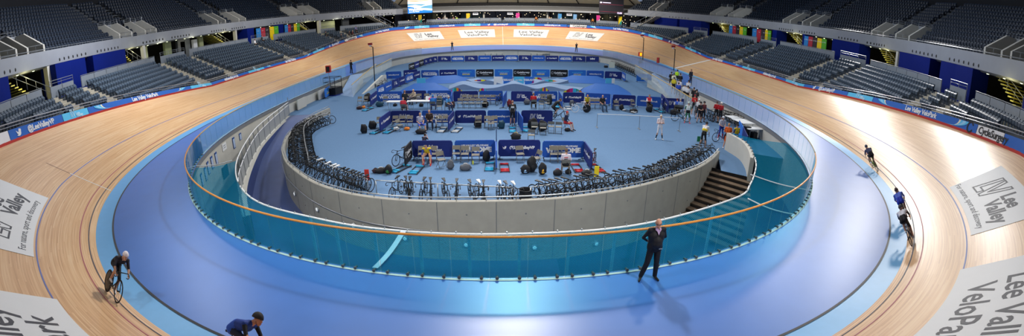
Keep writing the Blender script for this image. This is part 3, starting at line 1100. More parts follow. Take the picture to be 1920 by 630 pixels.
# handrail behind the boards
for a, c, lab in ((41, 84, 'grey steel handrail behind the boards at the far end'), (84, 170, 'long steel handrail above the boards on the left side'), (203.5, 291, 'long steel handrail above the boards on the right side')):
    ss = np.arange(a, c, 1.0)
    b = MB()
    p0 = D((a + c) / 2, ob1((a + c) / 2), 3)
    for dz, r in ((.34, .035), (.16, .022)): b.tube(D(ss, ob1(ss) + .22, zb1(ss) + dz) - p0, r, 5)
    for s in ss[::2]: b.tube([D(s, ob1(s) + .22, zb1(s) - .3) - p0, D(s, ob1(s) + .22, zb1(s) + .34) - p0], .022, 4)
    o = b.build('stand_handrail', steel_m, loc=p0)
    tag(o, lab, 'handrail')

# ------------------------------------------------------------------ lower terrace
TR, RS, Z0, NR = .80, .36, 4.75, 8
RNGS = [(203.5, 291.0), (84.0, 170.0), (41.0, 84.0)]
def row_z(i): return Z0 - RS * i
def row_o(i, s): return o_pan(s) - .45 - TR * i
for nm, (a, c), lab in zip(('floor_stand_right', 'floor_stand_left', 'floor_stand_far'), RNGS, ('right', 'left', 'far')):
    ss = np.arange(a, c + .01, .5)
    prof = [(o_pan(ss) + 9., Z0 + 0 * ss), (o_pan(ss), Z0 + 0 * ss)]
    for i in range(NR + 1):
        o = np.maximum(o_pan(ss) - TR * (i + 1), ob1(ss) + .1)
        prof.append((o, row_z(i) + 0 * ss)); prof.append((o, row_z(i + 1) + 0 * ss))
    prof.append((ob1(ss) + .1, 0 * ss + .3))
    P = np.stack([D(ss, o, z) for o, z in prof], 1)
    struct(grid_obj(nm, P, terr_m, smooth=False), 'stepped concrete terrace of the lower stand, %s part' % lab, 'terrace')

AIS_L = [155.4, 151.25, 136.25, 130.4, 114.2, 109.2, 98.75, 94.6]
AIS_R = [27.1, 22.9, 12.1, 6.3, 242.1, 235.8, 222.1, 218.75]
VOM_L = [156.67, 153.4, 139.17, 134.17, 117.92, 112.08, 100.0, 96.67, 85.0]
VOM_R = [37.08, 25.0, 21.25, 8.33, 2.92, 237.92, 232.5, 219.58, 216.6]
names_l = ['nearest the left edge', 'second from the left edge', 'third from the left edge', 'fourth from the left edge', 'fifth from the left edge', 'sixth from the left edge', 'seventh from the left edge', 'eighth from the left edge']
for lst, sd in ((AIS_L, 'left'), (AIS_R[::-1], 'right')):
    for k, s in enumerate(lst):
        p0 = D(s, o_pan(s), Z0)
        b = MB()
        n, t = Nrm(s), Tan(s)
        R = np.stack([n, t, np.array([0, 0, 1.])], 1)
        for i in range(NR + 1):
            for hh in (0, 1):
                o = o_pan(s) - TR * (i + .25 + .5 * hh) - .05
                if o < ob1(s) + .3: continue
                b.box(D(s, o, row_z(i) + .06 - hh * .18) - p0, (TR * .5, 1.4, .36), R=R)
        tag(b.build('aisle_stairs', aisle_m, loc=p0), 'pale concrete aisle steps in the lower %s stand, %s from the camera' % (sd, ORD[k]), 'steps', 'aisle steps of the lower stand')


def ds_ok(s, lst, w):
    return all(abs((s - a + 125) % 250 - 125) > w for a in lst)


# ---- seats
def seat_geom():
    b = MB()
    # side outline (outward, up): foot, folded pan, curved back with a broad rolled rim
    prof = [(.0, 0), (.05, 0), (.05, .28), (.06, .44), (.085, .62), (.12, .70), (.105, .76), (.02, .765), (-.01, .66), (-.09, .60), (-.13, .56), (-.12, .36), (-.04, .28), (.0, .24)]
    wd_ = [.03, .03, .15, .165, .165, .15, .10, .12, .165, .16, .155, .15, .14, .03]
    n = len(prof)
    V = [(x, -w, z) for (x, z), w in zip(prof, wd_)] + [(x, w, z) for (x, z), w in zip(prof, wd_)]
    F = [tuple(range(n)), tuple(range(n, 2 * n))[::-1]] + [((i + 1) % n, i, n + i, n + (i + 1) % n) for i in range(n)]
    # split the end caps into quads so that every face has four corners
    F = F[2:]
    for o_, fl in ((0, False), (n, True)):
        for q in ((0, 1, 2, 13), (13, 2, 12, 12), (2, 3, 8, 12), (12, 8, 9, 11), (9, 10, 11, 11), (3, 4, 8, 8), (4, 5, 7, 8), (5, 6, 7, 7)):
            g = tuple(o_ + i for i in q)
            F.append(g[::-1] if fl else g)
    b.add(V, F)
    return np.array(b.v), b.f


SVt, SF = seat_geom()
def _clean(F): return [tuple(dict.fromkeys(f)) for f in F]
seats = []      # (pos, normal, tier, side, row)
for a, c in ((205., 291.), (84., 169.), (41., 84.)):
    for i in range(NR):
        s = a
        while s < c:
            o = row_o(i, s)
            k = PI / (LT + 2 * (62.5 - L0 / 2 - LT)) * Kf(s)
            s += .5 / (1 + k * o)
            if o < ob1(s) + .42: continue
            if not ds_ok(s, AIS_L + AIS_R, .85): continue
            if ds_ok(s, [83.75, 39.], 1.0): seats.append((D(s, o, row_z(i)), Nrm(s), 0, s, i))
UR = 13
def up_z(j): return 8.05 + .50 * j
def up_o(j, s): return o_bal(s) + .75 + .8 * j
for a, c in ((205., 291.), (80.6, 169.)):
    for j in range(UR):
        s = a
        while s < c:
            o = up_o(j, s)
            k = PI / (LT + 2 * (62.5 - L0 / 2 - LT)) * Kf(s)
            s += .5 / (1 + k * o)
            if not ds_ok(s, VOM_L + VOM_R, 1.5 if j < 5 else .6): continue
            seats.append((D(s, o, up_z(j)), Nrm(s), 1, s, j))
SPs = np.array([q[0] for q in seats])
uvp = project(SPs + np.array([0, 0, .5]))
dist = np.linalg.norm(SPs - EYE, axis=1)
inside = (uvp[:, 0] > 6) & (uvp[:, 0] < 1914) & (uvp[:, 1] > 4) & (uvp[:, 1] < 400)
tier = np.array([q[2] for q in seats])
order = np.argsort(np.where(inside, dist, 1e9))
pick = set(int(i) for i in order[:300])
print('seats', len(seats), 'max picked distance', dist[order[299]])
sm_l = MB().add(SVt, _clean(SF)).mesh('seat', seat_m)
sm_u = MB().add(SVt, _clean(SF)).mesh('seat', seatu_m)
for i in sorted(pick):
    p, n, ti, s, r = seats[i]
    sd = 'left' if p[0] < 0 else 'right'
    lst = AIS_L if p[0] < 0 else AIS_R
    if ti == 0:
        nb = sum(1 for a in lst if (s - a) * (1 if p[0] < 0 else -1) % 250 < 125 and True)
        lab = 'slate grey tip-up seat, %s row down in the lower stand, %s side' % (ORD[r], sd)
        grp = 'lower stand seats at the %s edge, %s row from the back' % (sd, ORD[r])
    else:
        lab = 'dark tip-up seat, %s row above the balcony, %s side' % (ORD[r], sd)
        grp = 'upper stand seats at the %s edge, %s row' % (sd, ORD[r])
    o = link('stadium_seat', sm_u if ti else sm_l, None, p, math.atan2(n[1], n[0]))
    tag(o, lab, 'seat', grp)


def merged_seats(idx, name, m, label):
    V, F = [], []
    k = len(SVt)
    for q, i in enumerate(idx):
        p, n = seats[i][0], seats[i][1]
        R = np.array([[n[0], -n[1], 0], [n[1], n[0], 0], [0, 0, 1]])
        V.append(SVt @ R.T + p)
    V = np.vstack(V)
    F = (np.array(SF)[None] + (np.arange(len(idx)) * k)[:, None, None]).reshape(-1, 4)
    me = bpy.data.meshes.new(name)
    me.from_pydata(V, [], _clean(F.tolist()))
    me.materials.append(m)
    tag(link(name, me), label, 'seats', kind='stuff')


merged_seats([i for i in range(len(seats)) if i not in pick and tier[i] == 0], 'lower_seating', seat_m, 'remaining slate grey seats filling the lower stand all round the track')
merged_seats([i for i in range(len(seats)) if i not in pick and tier[i] == 1], 'upper_seating', seatu_m, 'remaining dark seats filling the upper stand above the balcony')

# ---- grey panels with rail at the back of the lower stand
cuts_l = [168, 156.1, 155.0, 151.8, 150.7, 136.8, 135.7, 130.9, 129.9, 114.8, 113.7, 109.7, 108.6, 99.3, 98.2, 95.2, 94.1, 85.0]
cuts_r = [289.5, 277.7, 276.5, 273.5, 272.3, 262.7, 261.5, 256.9, 255.7, 242.7, 241.5, 236.4, 235.2, 222.7, 221.5, 219.3, 218.1, 205]
far_c = [82.5, 78.2, 76.9, 63.5, 63.0, 57.6, 57.0, 47.5, 46.3, 42.0]
def panel_run(a, c, lab, high):
    a, c = max(a, c), min(a, c)
    p0 = D((a + c) / 2, o_pan((a + c) / 2), 5.1)
    t = thing('stand_screen', lab, 'screen', p0, group='grey screens behind the lower stand')
    n = max(1, int(round((a - c) / 1.9)))
    z0, z1 = (5.05, 5.95) if not high else (4.95, 5.85)
    for i in range(n):
        s = np.linspace(a - (a - c) * i / n - .03, a - (a - c) * (i + 1) / n + .03, 3)
        P = np.stack([D(s, o_pan(s), z0), D(s, o_pan(s), z1), D(s, o_pan(s) + .04, z1), D(s, o_pan(s) + .04, z0)], 1) - p0
        MB().grid(P).build('panel', panel_m, t)
    ss = np.linspace(a, c, max(3, n + 1))
    zr = z1 + (.42 if high else .06)
    b = MB().tube(D(ss, o_pan(ss) + .02, zr) - p0, .028, 5)
    if high: b.tube(D(ss, o_pan(ss) + .02, zr - .2) - p0, .02, 5)
    b.build('rail', steel_m, t)
    for s in ss: MB().tube([D(s, o_pan(s) + .03, z0 - .3) - p0, D(s, o_pan(s) + .03, zr) - p0], .022, 4).build('post', steel_m, t)
for cuts, sd in ((cuts_l, 'left'), (cuts_r[::-1], 'right'), (far_c, 'far')):
    for k in range(0, len(cuts) - 1, 2):
        panel_run(cuts[k], cuts[k + 1], 'grey screen with top rail behind the lower %s stand, %s from the %s' % (sd if sd != 'far' else 'far-end', ORD[k // 2], 'left' if sd == 'far' else 'camera'), (k // 2) % 2 == 1 and sd != 'far')

# ---- concourse behind
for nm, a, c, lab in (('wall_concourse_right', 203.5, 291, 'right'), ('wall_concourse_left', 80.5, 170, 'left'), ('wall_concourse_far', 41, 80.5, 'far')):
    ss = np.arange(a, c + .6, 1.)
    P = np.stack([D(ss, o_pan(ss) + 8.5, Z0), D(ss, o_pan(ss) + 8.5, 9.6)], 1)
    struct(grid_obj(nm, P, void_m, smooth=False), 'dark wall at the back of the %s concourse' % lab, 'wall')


def radial_box(b, s, o0, o1, w, z0, z1, p0, m=0):
    k = [(s - w / 2, o0), (s + w / 2, o0), (s + w / 2, o1), (s - w / 2, o1)]
    b.hexa([D(q, o_pan(q) + o, z0) - p0 for q, o in k][::-1], [D(q, o_pan(q) + o, z1) - p0 for q, o in k][::-1], m)


for k, (a, c) in enumerate(((165, 158.3), (152.5, 148.3), (147.1, 141.3), (35.8 + 250, 31.3 + 250), (280.8, 276.3), (245, 239.6), (231.2, 226.2), (224.6, 220.4), (214.2, 209.), (112.6, 111.2), (106., 104.9), (260.3, 259.), (251.9, 251.3))):
    wall_n = MB()
    n = max(1, int((a - c) / 2))
    p0 = D((a + c) / 2, o_pan((a + c) / 2) + 1.3, 5)
    for i in range(n):
        w = (a - c) / n
        radial_box(wall_n, c + w * (i + .5), 1.3, 3.2, w + .02, Z0, 7.5, p0)
    struct(wall_n.build('wall_concourse_block', navy_m, loc=p0), 'deep blue concourse wall block', 'wall')

FC = [('blue', (44, 130, 200)), ('red', (176, 44, 62)), ('charcoal', (52, 44, 52)), ('yellow', (240, 206, 20)), ('green', (86, 172, 46))]
for gi_, (a, c, nm) in enumerate(((110.9, 106.2, 'first left set'), (104.8, 101.6, 'second left set'), (270.0, 266.25, 'first right set'), (265.0, 260.4, 'second right set'), (251.2, 246.0, 'third right set'))):
    for k, (cn_, rgb) in enumerate(FC):
        w = (a - c) / 5
        s = a - w * (k + .5)
        p0 = D(s, o_pan(s) + 1.15, 6)
        b = MB()
        radial_box(b, s, 1.1, 1.2, w * .94, 5.0 if k in (0, 3) else 5.25, 7.3, p0)
        o = b.build('hanging_banner', mat('%s banner cloth' % cn_, rgb, .6, .06, 2), loc=p0)
        tag(o, 'tall %s banner hanging under the balcony, %s' % (cn_, nm), 'banner', 'coloured banners under the balcony')
        b = MB()
        V, F = text('Lee Valley', .22, .0)
        sgn = -1
        b.add(D(s - V[:, 0], o_pan(s) + 1.07, 6.85 + V[:, 1]) - p0, F)
        b.build('lettering', white_m, o)

# stairs up from the concourse, lit yellow
STW = [(157.8, 153.0), (140.8, 136.6), (121.2, 115.2), (100.9, 96.8), (274.2, 270.5), (257.8, 251.9), (237.4, 232.9), (219.0, 214.8)]
for k, (a, c) in enumerate(STW):
    p0 = D((a + c) / 2, o_pan((a + c) / 2) + 3, Z0)
    t = thing('concourse_staircase', 'yellow-lit steel staircase below the %s balcony, %s from the %s' % ('left' if k < 4 else 'right', ORD[k % 4], 'camera' if k < 4 else 'far end'), 'stairs', p0)
    b = MB()
    ns = 13
    for i in range(ns):
        f = i / ns
        s = a + (c - a) * f
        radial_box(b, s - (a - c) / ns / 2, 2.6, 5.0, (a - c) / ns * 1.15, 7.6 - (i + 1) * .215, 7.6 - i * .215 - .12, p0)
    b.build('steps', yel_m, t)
    b = MB()
    for o in (2.55,):
        P = [D(a + (c - a) * f, o_pan(a) + o, 8.4 - f * 2.8) - p0 for f in (0, 1)]
        b.tube(P, .03, 5)
        b.tube([p - np.array([0, 0, .45]) for p in P], .02, 5)
        for f in np.linspace(.1, 1, 6):
            q = np.array(P[0]) + (np.array(P[1]) - np.array(P[0])) * f
            b.tube([q, q - np.array([0, 0, .95])], .02, 4)
    b.build('stair_rail', steel_m, t)
    b = MB()
    radial_box(b, c - .35, 2.0, 2.5, .4, Z0, 7.5, p0)
    b.build('column', concp_m, t)
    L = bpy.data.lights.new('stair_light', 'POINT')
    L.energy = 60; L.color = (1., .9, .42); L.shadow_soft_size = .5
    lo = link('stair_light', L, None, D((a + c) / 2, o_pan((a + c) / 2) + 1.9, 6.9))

# ---- balcony
for nm, a, c in (('wall_balcony_right', 203.5, 291.25), ('wall_balcony_left', 80.42, 170)):
    ss = np.arange(a, c + .01, .5)
    if ss[-1] < c: ss = np.append(ss, c)
    ob = o_bal(ss)
    prof = [(ob + 7, 7.42), (ob + .25, 7.42), (ob, 7.55), (ob - .02, 8.74), (ob + .16, 8.78), (ob + .18, 8.05)]
    P = np.stack([D(ss, o, z) for o, z in prof], 1)
    b = MB().grid(P)
    for e in (0, len(ss) - 1):
        s = ss[e]
        b.add([D(s, o_bal(s), 7.45), D(s, o_bal(s) + 6, 7.45), D(s, o_bal(s) + 6, 11.2), D(s, o_bal(s) + 5.2, 11.2), D(s, o_bal(s), 8.8)], [(0, 1, 2, 3, 4)])
    o = struct(b.build(nm, bal_m), 'grey concrete balcony front of the upper stand', 'balcony')
    # groups of oval ventilation holes
    hb = MB()
    s = a + 2.2
    g = 0
    while s < c - 6:
        for i in range(7):
            q = s + i * .62
            n, t = Nrm(q), Tan(q)
            R = np.stack([t, np.array([0, 0, 1.]), -n], 1)
            hb.ell(D(q, o_bal(q) - .005, 7.83), (.13, .15, .02), R=R, nu=8, nv=4)
        s += 5.6 if g % 2 == 0 else 9.2
        g += 1
    hb.build('vent_hole', black_m, o)
    rb = MB()
    rb.tube(D(ss, o_bal(ss) + .1, 8.92), .025, 4)
    for s in ss[::4]: rb.tube([D(s, o_bal(s) + .1, 8.75), D(s, o_bal(s) + .1, 8.92)], .016, 4)
    rb.build('top_rail', steel_m, o)
    # upper terrace
    prof = []
    for j in range(UR + 1):
        prof.append((o_bal(ss) + .3 + .8 * j, up_z(j) + 0 * ss)); prof.append((o_bal(ss) + .3 + .8 * (j + 1), up_z(j) + 0 * ss))
    prof.append((o_bal(ss) + .3 + .8 * (UR + 1), 19. + 0 * ss))
    P = np.stack([D(ss, q, z) for q, z in prof], 1)
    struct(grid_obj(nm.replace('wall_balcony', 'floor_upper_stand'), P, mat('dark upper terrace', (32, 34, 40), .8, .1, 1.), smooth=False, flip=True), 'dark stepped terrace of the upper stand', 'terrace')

for nm, a, c in (('right', 203.5, 291), ('left', 81, 170)):
    b = MB()
    for q in np.arange(a + 1, c, 1.9): b.ell(D(q, o_bal(q) + .35, 7.42), (.11, .11, .03), nu=8, nv=4)
    o = b.build('soffit_lights', mat('soffit lamp', (240, 250, 190), .5, .02, 3, emit=7.))
    tag(o, 'small round lamps in a line under the %s balcony' % nm, 'lights', kind='stuff')
for a, c, rgb, z1 in ((135.2, 134.4, (150, 156, 120), 7.4), (130.9, 129.6, (120, 130, 96), 7.4), (128.2, 125.4, (66, 70, 76), 7.4), (127.6, 126.6, (190, 196, 206), 7.1), (124.6, 123.7, (186, 190, 200), 7.1), (123.2, 122.2, (130, 136, 104), 7.4), (95.5, 92.5, (150, 146, 110), 7.2), (91., 89.8, (60, 64, 70), 7.3)):
    b = MB(); p0 = D((a + c) / 2, o_pan((a + c) / 2) + 3.4, 5)
    radial_box(b, (a + c) / 2, 3.2, 3.6, a - c, Z0, z1, p0)
    struct(b.build('wall_concourse_panel', mat('concourse panel %d' % rgb[0], rgb, .6, .15, 1.), loc=p0), 'pale panel in the left concourse', 'wall')
for q in (133., 126.5, 93.):
    L = bpy.data.lights.new('concourse_fill_light', 'POINT'); L.energy = 60; L.color = (1., .95, .7); L.shadow_soft_size = .4
    link('concourse_fill_light', L, None, D(q, o_pan(q) + 1.8, 7.0))  # warm fill added to lift the dark concourse
# concrete stair heads in the upper stand
for lst, sd in ((VOM_L, 'left'), (VOM_R[::-1], 'right')):
    for k, s in enumerate(lst):
        p0 = D(s, o_bal(s) + 1, 8.0)
        t = thing('stair_head', 'pale concrete stair head in the upper %s stand, %s from the camera' % (sd, ORD[k]), 'stair head', p0, group='concrete stair heads in the upper stand')
        n, tg = Nrm(s), Tan(s)
        q0 = D(s, o_bal(s), 0)
        for e in (-1, 1):
            b = MB()
            A_ = [q0 + n * u + tg * e * 1.15 + np.array([0, 0, z]) for u, z in ((.5, 8.0), (4.2, 8.0), (4.2, 10.75), (2.9, 10.75), (.5, 9.3))]
            B_ = [p + tg * e * -.22 for p in A_]
            V = [p - p0 for p in A_ + B_]
            F = [(0, 1, 2, 3, 4), (9, 8, 7, 6, 5)] + [(i, 5 + i, 5 + (i + 1) % 5, (i + 1) % 5) for i in range(5)]
            b.add(V, F)
            b.build('side_wall', concp_m, t)
        b = MB()
        R = np.stack([n, tg, np.array([0, 0, 1.])], 1)
        b.box(q0 + n * 4.1 + np.array([0, 0, 9.4]) - p0, (.2, 2.3, 2.8), R=R)
        b.build('back_wall', bal_m, t)
        b = MB()
        for z in (8.9, 9.35): b.tube([q0 + n * .55 + tg * e * .95 + np.array([0, 0, z]) - p0 for e in (-1, 1)], .025, 4)
        for e in (-1, 0, 1): b.tube([q0 + n * .55 + tg * e * .95 + np.array([0, 0, z]) - p0 for z in (8.0, 9.35)], .025, 4)
        b.build('gate', steel_m, t)
        b = MB()
        for z in (11.2, 10.95):
            b.tube([q0 + n * u + tg * e * 1.05 + np.array([0, 0, z]) - p0 for u, e in ((2.9, -1), (4.1, -1), (4.1, 1), (2.9, 1))], .025, 4)
        for e in (-1, 1):
            for u in (2.9, 4.1): b.tube([q0 + n * u + tg * e * 1.05 + np.array([0, 0, z]) - p0 for z in (10.7, 11.2)], .025, 4)
        b.build('guard_rail', steel_m, t)
        b = MB()
        for j in range(5, UR):
            for hh in (0, 1):
                b.box(q0 + n * (.5 + .8 * j + .4 * hh) + np.array([0, 0, up_z(j) + .0 + .12 * hh]) - p0, (.4, .9, .26), R=R)
        b.build('aisle_steps', terr_m, t)

# long straight flights from the lower stand to the balcony
for s, e, lab in ((83.3, 1, 'left'), (39.4, -1, 'right')):
    p0 = D(s, o_pan(s), 5)
    t = thing('stand_staircase', 'straight stair flight up to the balcony at the far %s corner' % lab, 'stairs', p0)
    b = MB()
    for i in range(17):
        q = s + e * i * .30
        n, tg = Nrm(q), Tan(q)
        b.box(D(q, o_pan(q) + .55, 4.4 + .2 * i) - p0, (1.5, .34, .16), R=np.stack([n, tg, np.array([0, 0, 1.])], 1))
    b.build('steps', aisle_m, t)
    b = MB()
    for o in (-.25, 1.3):
        P = [D(s + e * f * 5.0, o_pan(s + e * f * 5.0) + o, 5.4 + 3.35 * f) - p0 for f in np.linspace(0, 1, 6)]
        b.tube(P, .03, 5)
        for p in P: b.tube([p, p - np.array([0, 0, .95])], .022, 4)
    b.build('stair_rail', steel_m, t)

# ------------------------------------------------------------------ far end: fascia, glazing, ceiling, screens
ss = np.arange(40.5, 81.3, .6)
op = o_pan(ss)
P = np.stack([D(ss, op + 9, 7.55), D(ss, op + 2.6, 7.55), D(ss, op + 2.4, 7.62), D(ss, op + 2.4, 7.95), D(ss, op + 2.9, 8.02), D(ss, op + 6., 8.85), D(ss, op + 6.0, 9.05)], 1)
b = MB().grid(P)
k = P.shape[1] - 1
b.m = []
for i in range(len(ss) - 1): b.m += [0, 0, 1, 1, 2, 2]
struct(b.build('trim_5', [mat('brown soffit', (112, 88, 66), .6), mat('light fascia edge', (176, 180, 184), .5), mat('grey fascia', (136, 138, 142), .65, .1, 2)]), 'grey fascia over the far concourse', 'fascia')
P = np.stack([D(ss, op + 6., 9.0), D(ss, op + 6., 9.9)], 1)
struct(grid_obj('wall_far_upper', P, mat('black upper band', (26, 25, 27), .7), smooth=False), 'dark band above the far fascia', 'wall')
P = np.stack([D(ss, op + 6.2, 9.75), D(ss, op + 1., 12.4), D(ss, op - 8., 14.6)], 1)
struct(grid_obj('ceiling_far', P, mat('cream ceiling panel', (196, 182, 150), .7, .15, 1), smooth=False), 'cream ceiling panels over the far end', 'ceiling')
for k in range(9):
    s = 42. + k * 4.7
    P = [D(s, o_pan(s) + 6., 9.75), D(s, o_pan(s) + 1., 12.3), D(s, o_pan(s) - 8, 14.5)]
    tag(MB().tube(P, .12, 5).build('roof_beam', black_m), 'dark roof beam under the cream ceiling, %s from the right' % ORD[k], 'beam', 'roof beams at the far end')

# glazed facade behind the far concourse
fac = thing('glazed_facade', 'dark glazed wall of the far concourse with small lights and reflections', 'glazing', D(61, o_pan(61) + 6, Z0))
p0 = D(61, o_pan(61) + 6, Z0)
for k in range(22):
    s = np.linspace(41.2 + k * 1.78, 41.2 + (k + 1) * 1.78 - .08, 3)
    P = np.stack([D(s, o_pan(s) + 6., Z0), D(s, o_pan(s) + 6., 7.55)], 1) - p0
    MB().grid(P).build('glass_pane', mat('night glass', (22, 28, 38), .12, .3, .4, spec=.8) if k not in (6, 7, 14, 15) else mat('teal night glass', (52, 84, 96), .15, .2, .6, spec=.8), fac)
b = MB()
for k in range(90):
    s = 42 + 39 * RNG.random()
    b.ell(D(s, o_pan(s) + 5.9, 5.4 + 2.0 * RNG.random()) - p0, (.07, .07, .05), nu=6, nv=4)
b.build('light_points', mat('warm lamp and reflection dots', (255, 226, 180), .5, .02, 5, emit=4.), fac)['kind'] = 'stuff'  # glowing dots stand in for lamps and their reflections in the glazing
for k, s in enumerate((54.2, 56.0, 60.8, 66.2, 72.5)):
    tag(MB().lathe([(.22, Z0), (.22, 7.5)], 12).build('round_column', concp_m, loc=(*D(s, o_pan(s) + 4.2)[:2], 0)), 'pale round column in the far concourse, %s from the right' % ORD[k], 'column', 'concourse columns')
for s, rgb, nm in ((77.3, (246, 206, 20), 'yellow and green'), (69.0, (246, 200, 30), 'yellow and teal'), (60.7, (214, 60, 150), 'pink and white'), (53.6, (70, 150, 214), 'blue and white'), (51.0, (120, 170, 220), 'pale blue'), (46.9, (214, 50, 140), 'magenta and white'), (42.8, (240, 210, 30), 'plain yellow')):
    p = D(s, o_pan(s) + 2.2, Z0)
    t = thing('standing_banner', '%s standing banner in the far concourse' % nm, 'banner', p, math.atan2(Nrm(s)[1], Nrm(s)[0]) - PI / 2)
    MB().box((0, 0, 1.35), (.85, .05, 2.1)).build('cloth', mat(nm + ' banner', rgb, .6, .05), t)
    b = MB(); b.add([(-.42, -.04, .4), (.42, -.04, .4), (.42, -.04, 1.6), (-.1, -.04, 1.0)], [(0, 1, 2, 3)])
    b.build('graphic', white_m if 'white' in nm or 'pale' in nm else mat('teal graphic', (40, 160, 150), .6), t)
    MB().box((0, 0, .15), (.7, .3, .3)).build('base', dark_m, t)
for s, nm in ((67.6, 'left'), (62.0, 'middle'), (52.3, 'right')):
    p = D(s, o_pan(s) + 3.5, 7.05)
    t = thing('sign', 'white concourse sign with a grey line of text, the %s one' % nm, 'sign', p, math.atan2(Nrm(s)[1], Nrm(s)[0]) - PI / 2)
    MB().box((0, 0, 0), (1.3, .06, .55)).build('board', mat('lit white sign', (236, 232, 236), .5, .02, 3, emit=.4), t)
    MB().box((0, -.035, .05), (.95, .01, .14)).build('text_line', letg_m, t)

# two hanging LED screens
def screen(x0, x1, yb, Y, lab):
    Y = 46.5
    cxp = (x0 + x1) / 2
    def on(x, y):
        d = ray(x, y); return EYE + d * (Y - EYE[1]) / d[1]
    a, c = on(x0, yb), on(x1, yb)
    w = np.linalg.norm((c - a)[:2]); ctr = (a + c) / 2
    t = thing('led_screen', lab, 'screen', ctr, math.atan2(c[1] - a[1], c[0] - a[0]))
    return t, w
t, w = screen(764.5, 811, 25, 53.5, 'bright LED screen showing a velodrome picture and the word Welcome')
H = 4.0
MB().box((0, .15, H / 2), (w, .3, H)).build('casing', black_m, t)
def led(b, poly, z): b.add([(x, -.012 - z, y) for x, y in poly], [tuple(range(len(poly)))])
hw = w / 2 - .05
def lm(n, rgb, e=.9): return mat(n, rgb, .5, .03, 3, emit=e)
b = MB(); led(b, [(-hw, .05), (hw, .05), (hw, H - .05), (-hw, H - .05)], 0); b.build('picture_sky', lm('screen white', (214, 230, 250)), t)
b = MB(); led(b, [(-hw, .05), (hw, .05), (hw, .5), (0, .75), (-hw * .6, 1.4), (-hw, 1.6)], .01); b.build('picture_blue', lm('screen blue', (24, 110, 214)), t)
b = MB(); led(b, [(-.1, 1.2), (hw, .9), (hw, 1.75), (.9, 1.55)], .012); led(b, [(-hw, 1.75), (-1, 1.9), (.3, 1.6), (1.4, 1.9), (.2, 2.0), (-hw, 2.15)], .012); b.build('picture_infield', lm('screen teal', (86, 140, 170)), t)
b = MB(); led(b, [(-hw, 2.75), (-.8, 2.55), (hw, 2.75), (hw, 3.0), (0, 2.8), (-hw, 3.0)], .014); led(b, [(-hw, 3.3), (0, 3.1), (hw, 3.35), (hw, 3.45), (0, 3.25), (-hw, 3.5)], .014); b.build('picture_track', lm('screen orange', (226, 160, 120)), t)
b = MB()
V, F = text('Welcome', .75, .03, 'LEFT'); b.add([(x - hw + .2, -.03, y + .85) for x, y, _ in V], F)
V, F = text('to Lee Valley VeloPark', .24, .01, 'LEFT'); b.add([(x - hw + .25, -.03, y + .38) for x, y, _ in V], F)
b.build('lettering', lm('screen text white', (250, 250, 255), 1.2), t)
t, w = screen(1123.5, 1169, 26, 53.5, 'dark LED scoreboard with pink lines and a clock')
MB().box((0, .15, H / 2), (w, .3, H)).build('casing', mat('dark screen', (52, 50, 58), .5, .1, 3), t)
b = MB()
for z in (.42, 2.0): b.box((0, -.02, z), (w * .94, .02, .04))
b.build('divider_line', lm('screen pink', (170, 60, 84), .5), t)
b = MB(); V, F = text('12:58', .5, .02, 'RIGHT'); b.add([(x + w / 2 - .35, -.05, y + .24) for x, y, _ in V], F)
b.box((-w / 2 + .35, -.03, 2.35), (.45, .02, .28)); b.box((-w / 2 + 1.6, -.03, 2.35), (1.7, .02, .16))
b.build('lettering', lm('screen text pale', (230, 214, 250), 1.), t)

# roof over the hall
b = MB()
b.grid(np.array([[(x, y, 20.5 + 2.5 * math.cos(x / 40)) for y in (-75, 0, 75)] for x in np.linspace(-48, 48, 9)]), flip=True)
struct(b.build('ceiling', mat('dark roof lining', (58, 56, 54), .8, .1, .3), smooth=False), 'dark roof lining over the hall', 'ceiling')
# ------------------------------------------------------------------ crowd-barrier banners on the infield
navyf_m = mat('navy banner fabric', (20, 40, 116), .7, .12, 7, bump=.1)
bluef_m = mat('royal blue banner fabric', (30, 84, 176), .7, .1, 7, bump=.1)
lightf_m = mat('bright blue banner fabric', (38, 112, 206), .7, .08, 7, bump=.1)
blackf_m = mat('black banner fabric', (22, 24, 30), .7, .15, 7, bump=.1)
BW, BH = 2.2, 1.06
SAY = {'LV': 'navy LV Lee Valley banner', 'WEL': 'blue WELCOME banner', 'TW': 'navy @LeeValleyVP banner', 'VIS': 'blue visitleevalley.org.uk banner',
       'CS': 'black CycleSurgery banner', 'BOOK': 'bright blue BOOK NOW banner', 'CROWN': 'navy banner with a white crown mark', 'PLAIN': 'plain blue banner'}


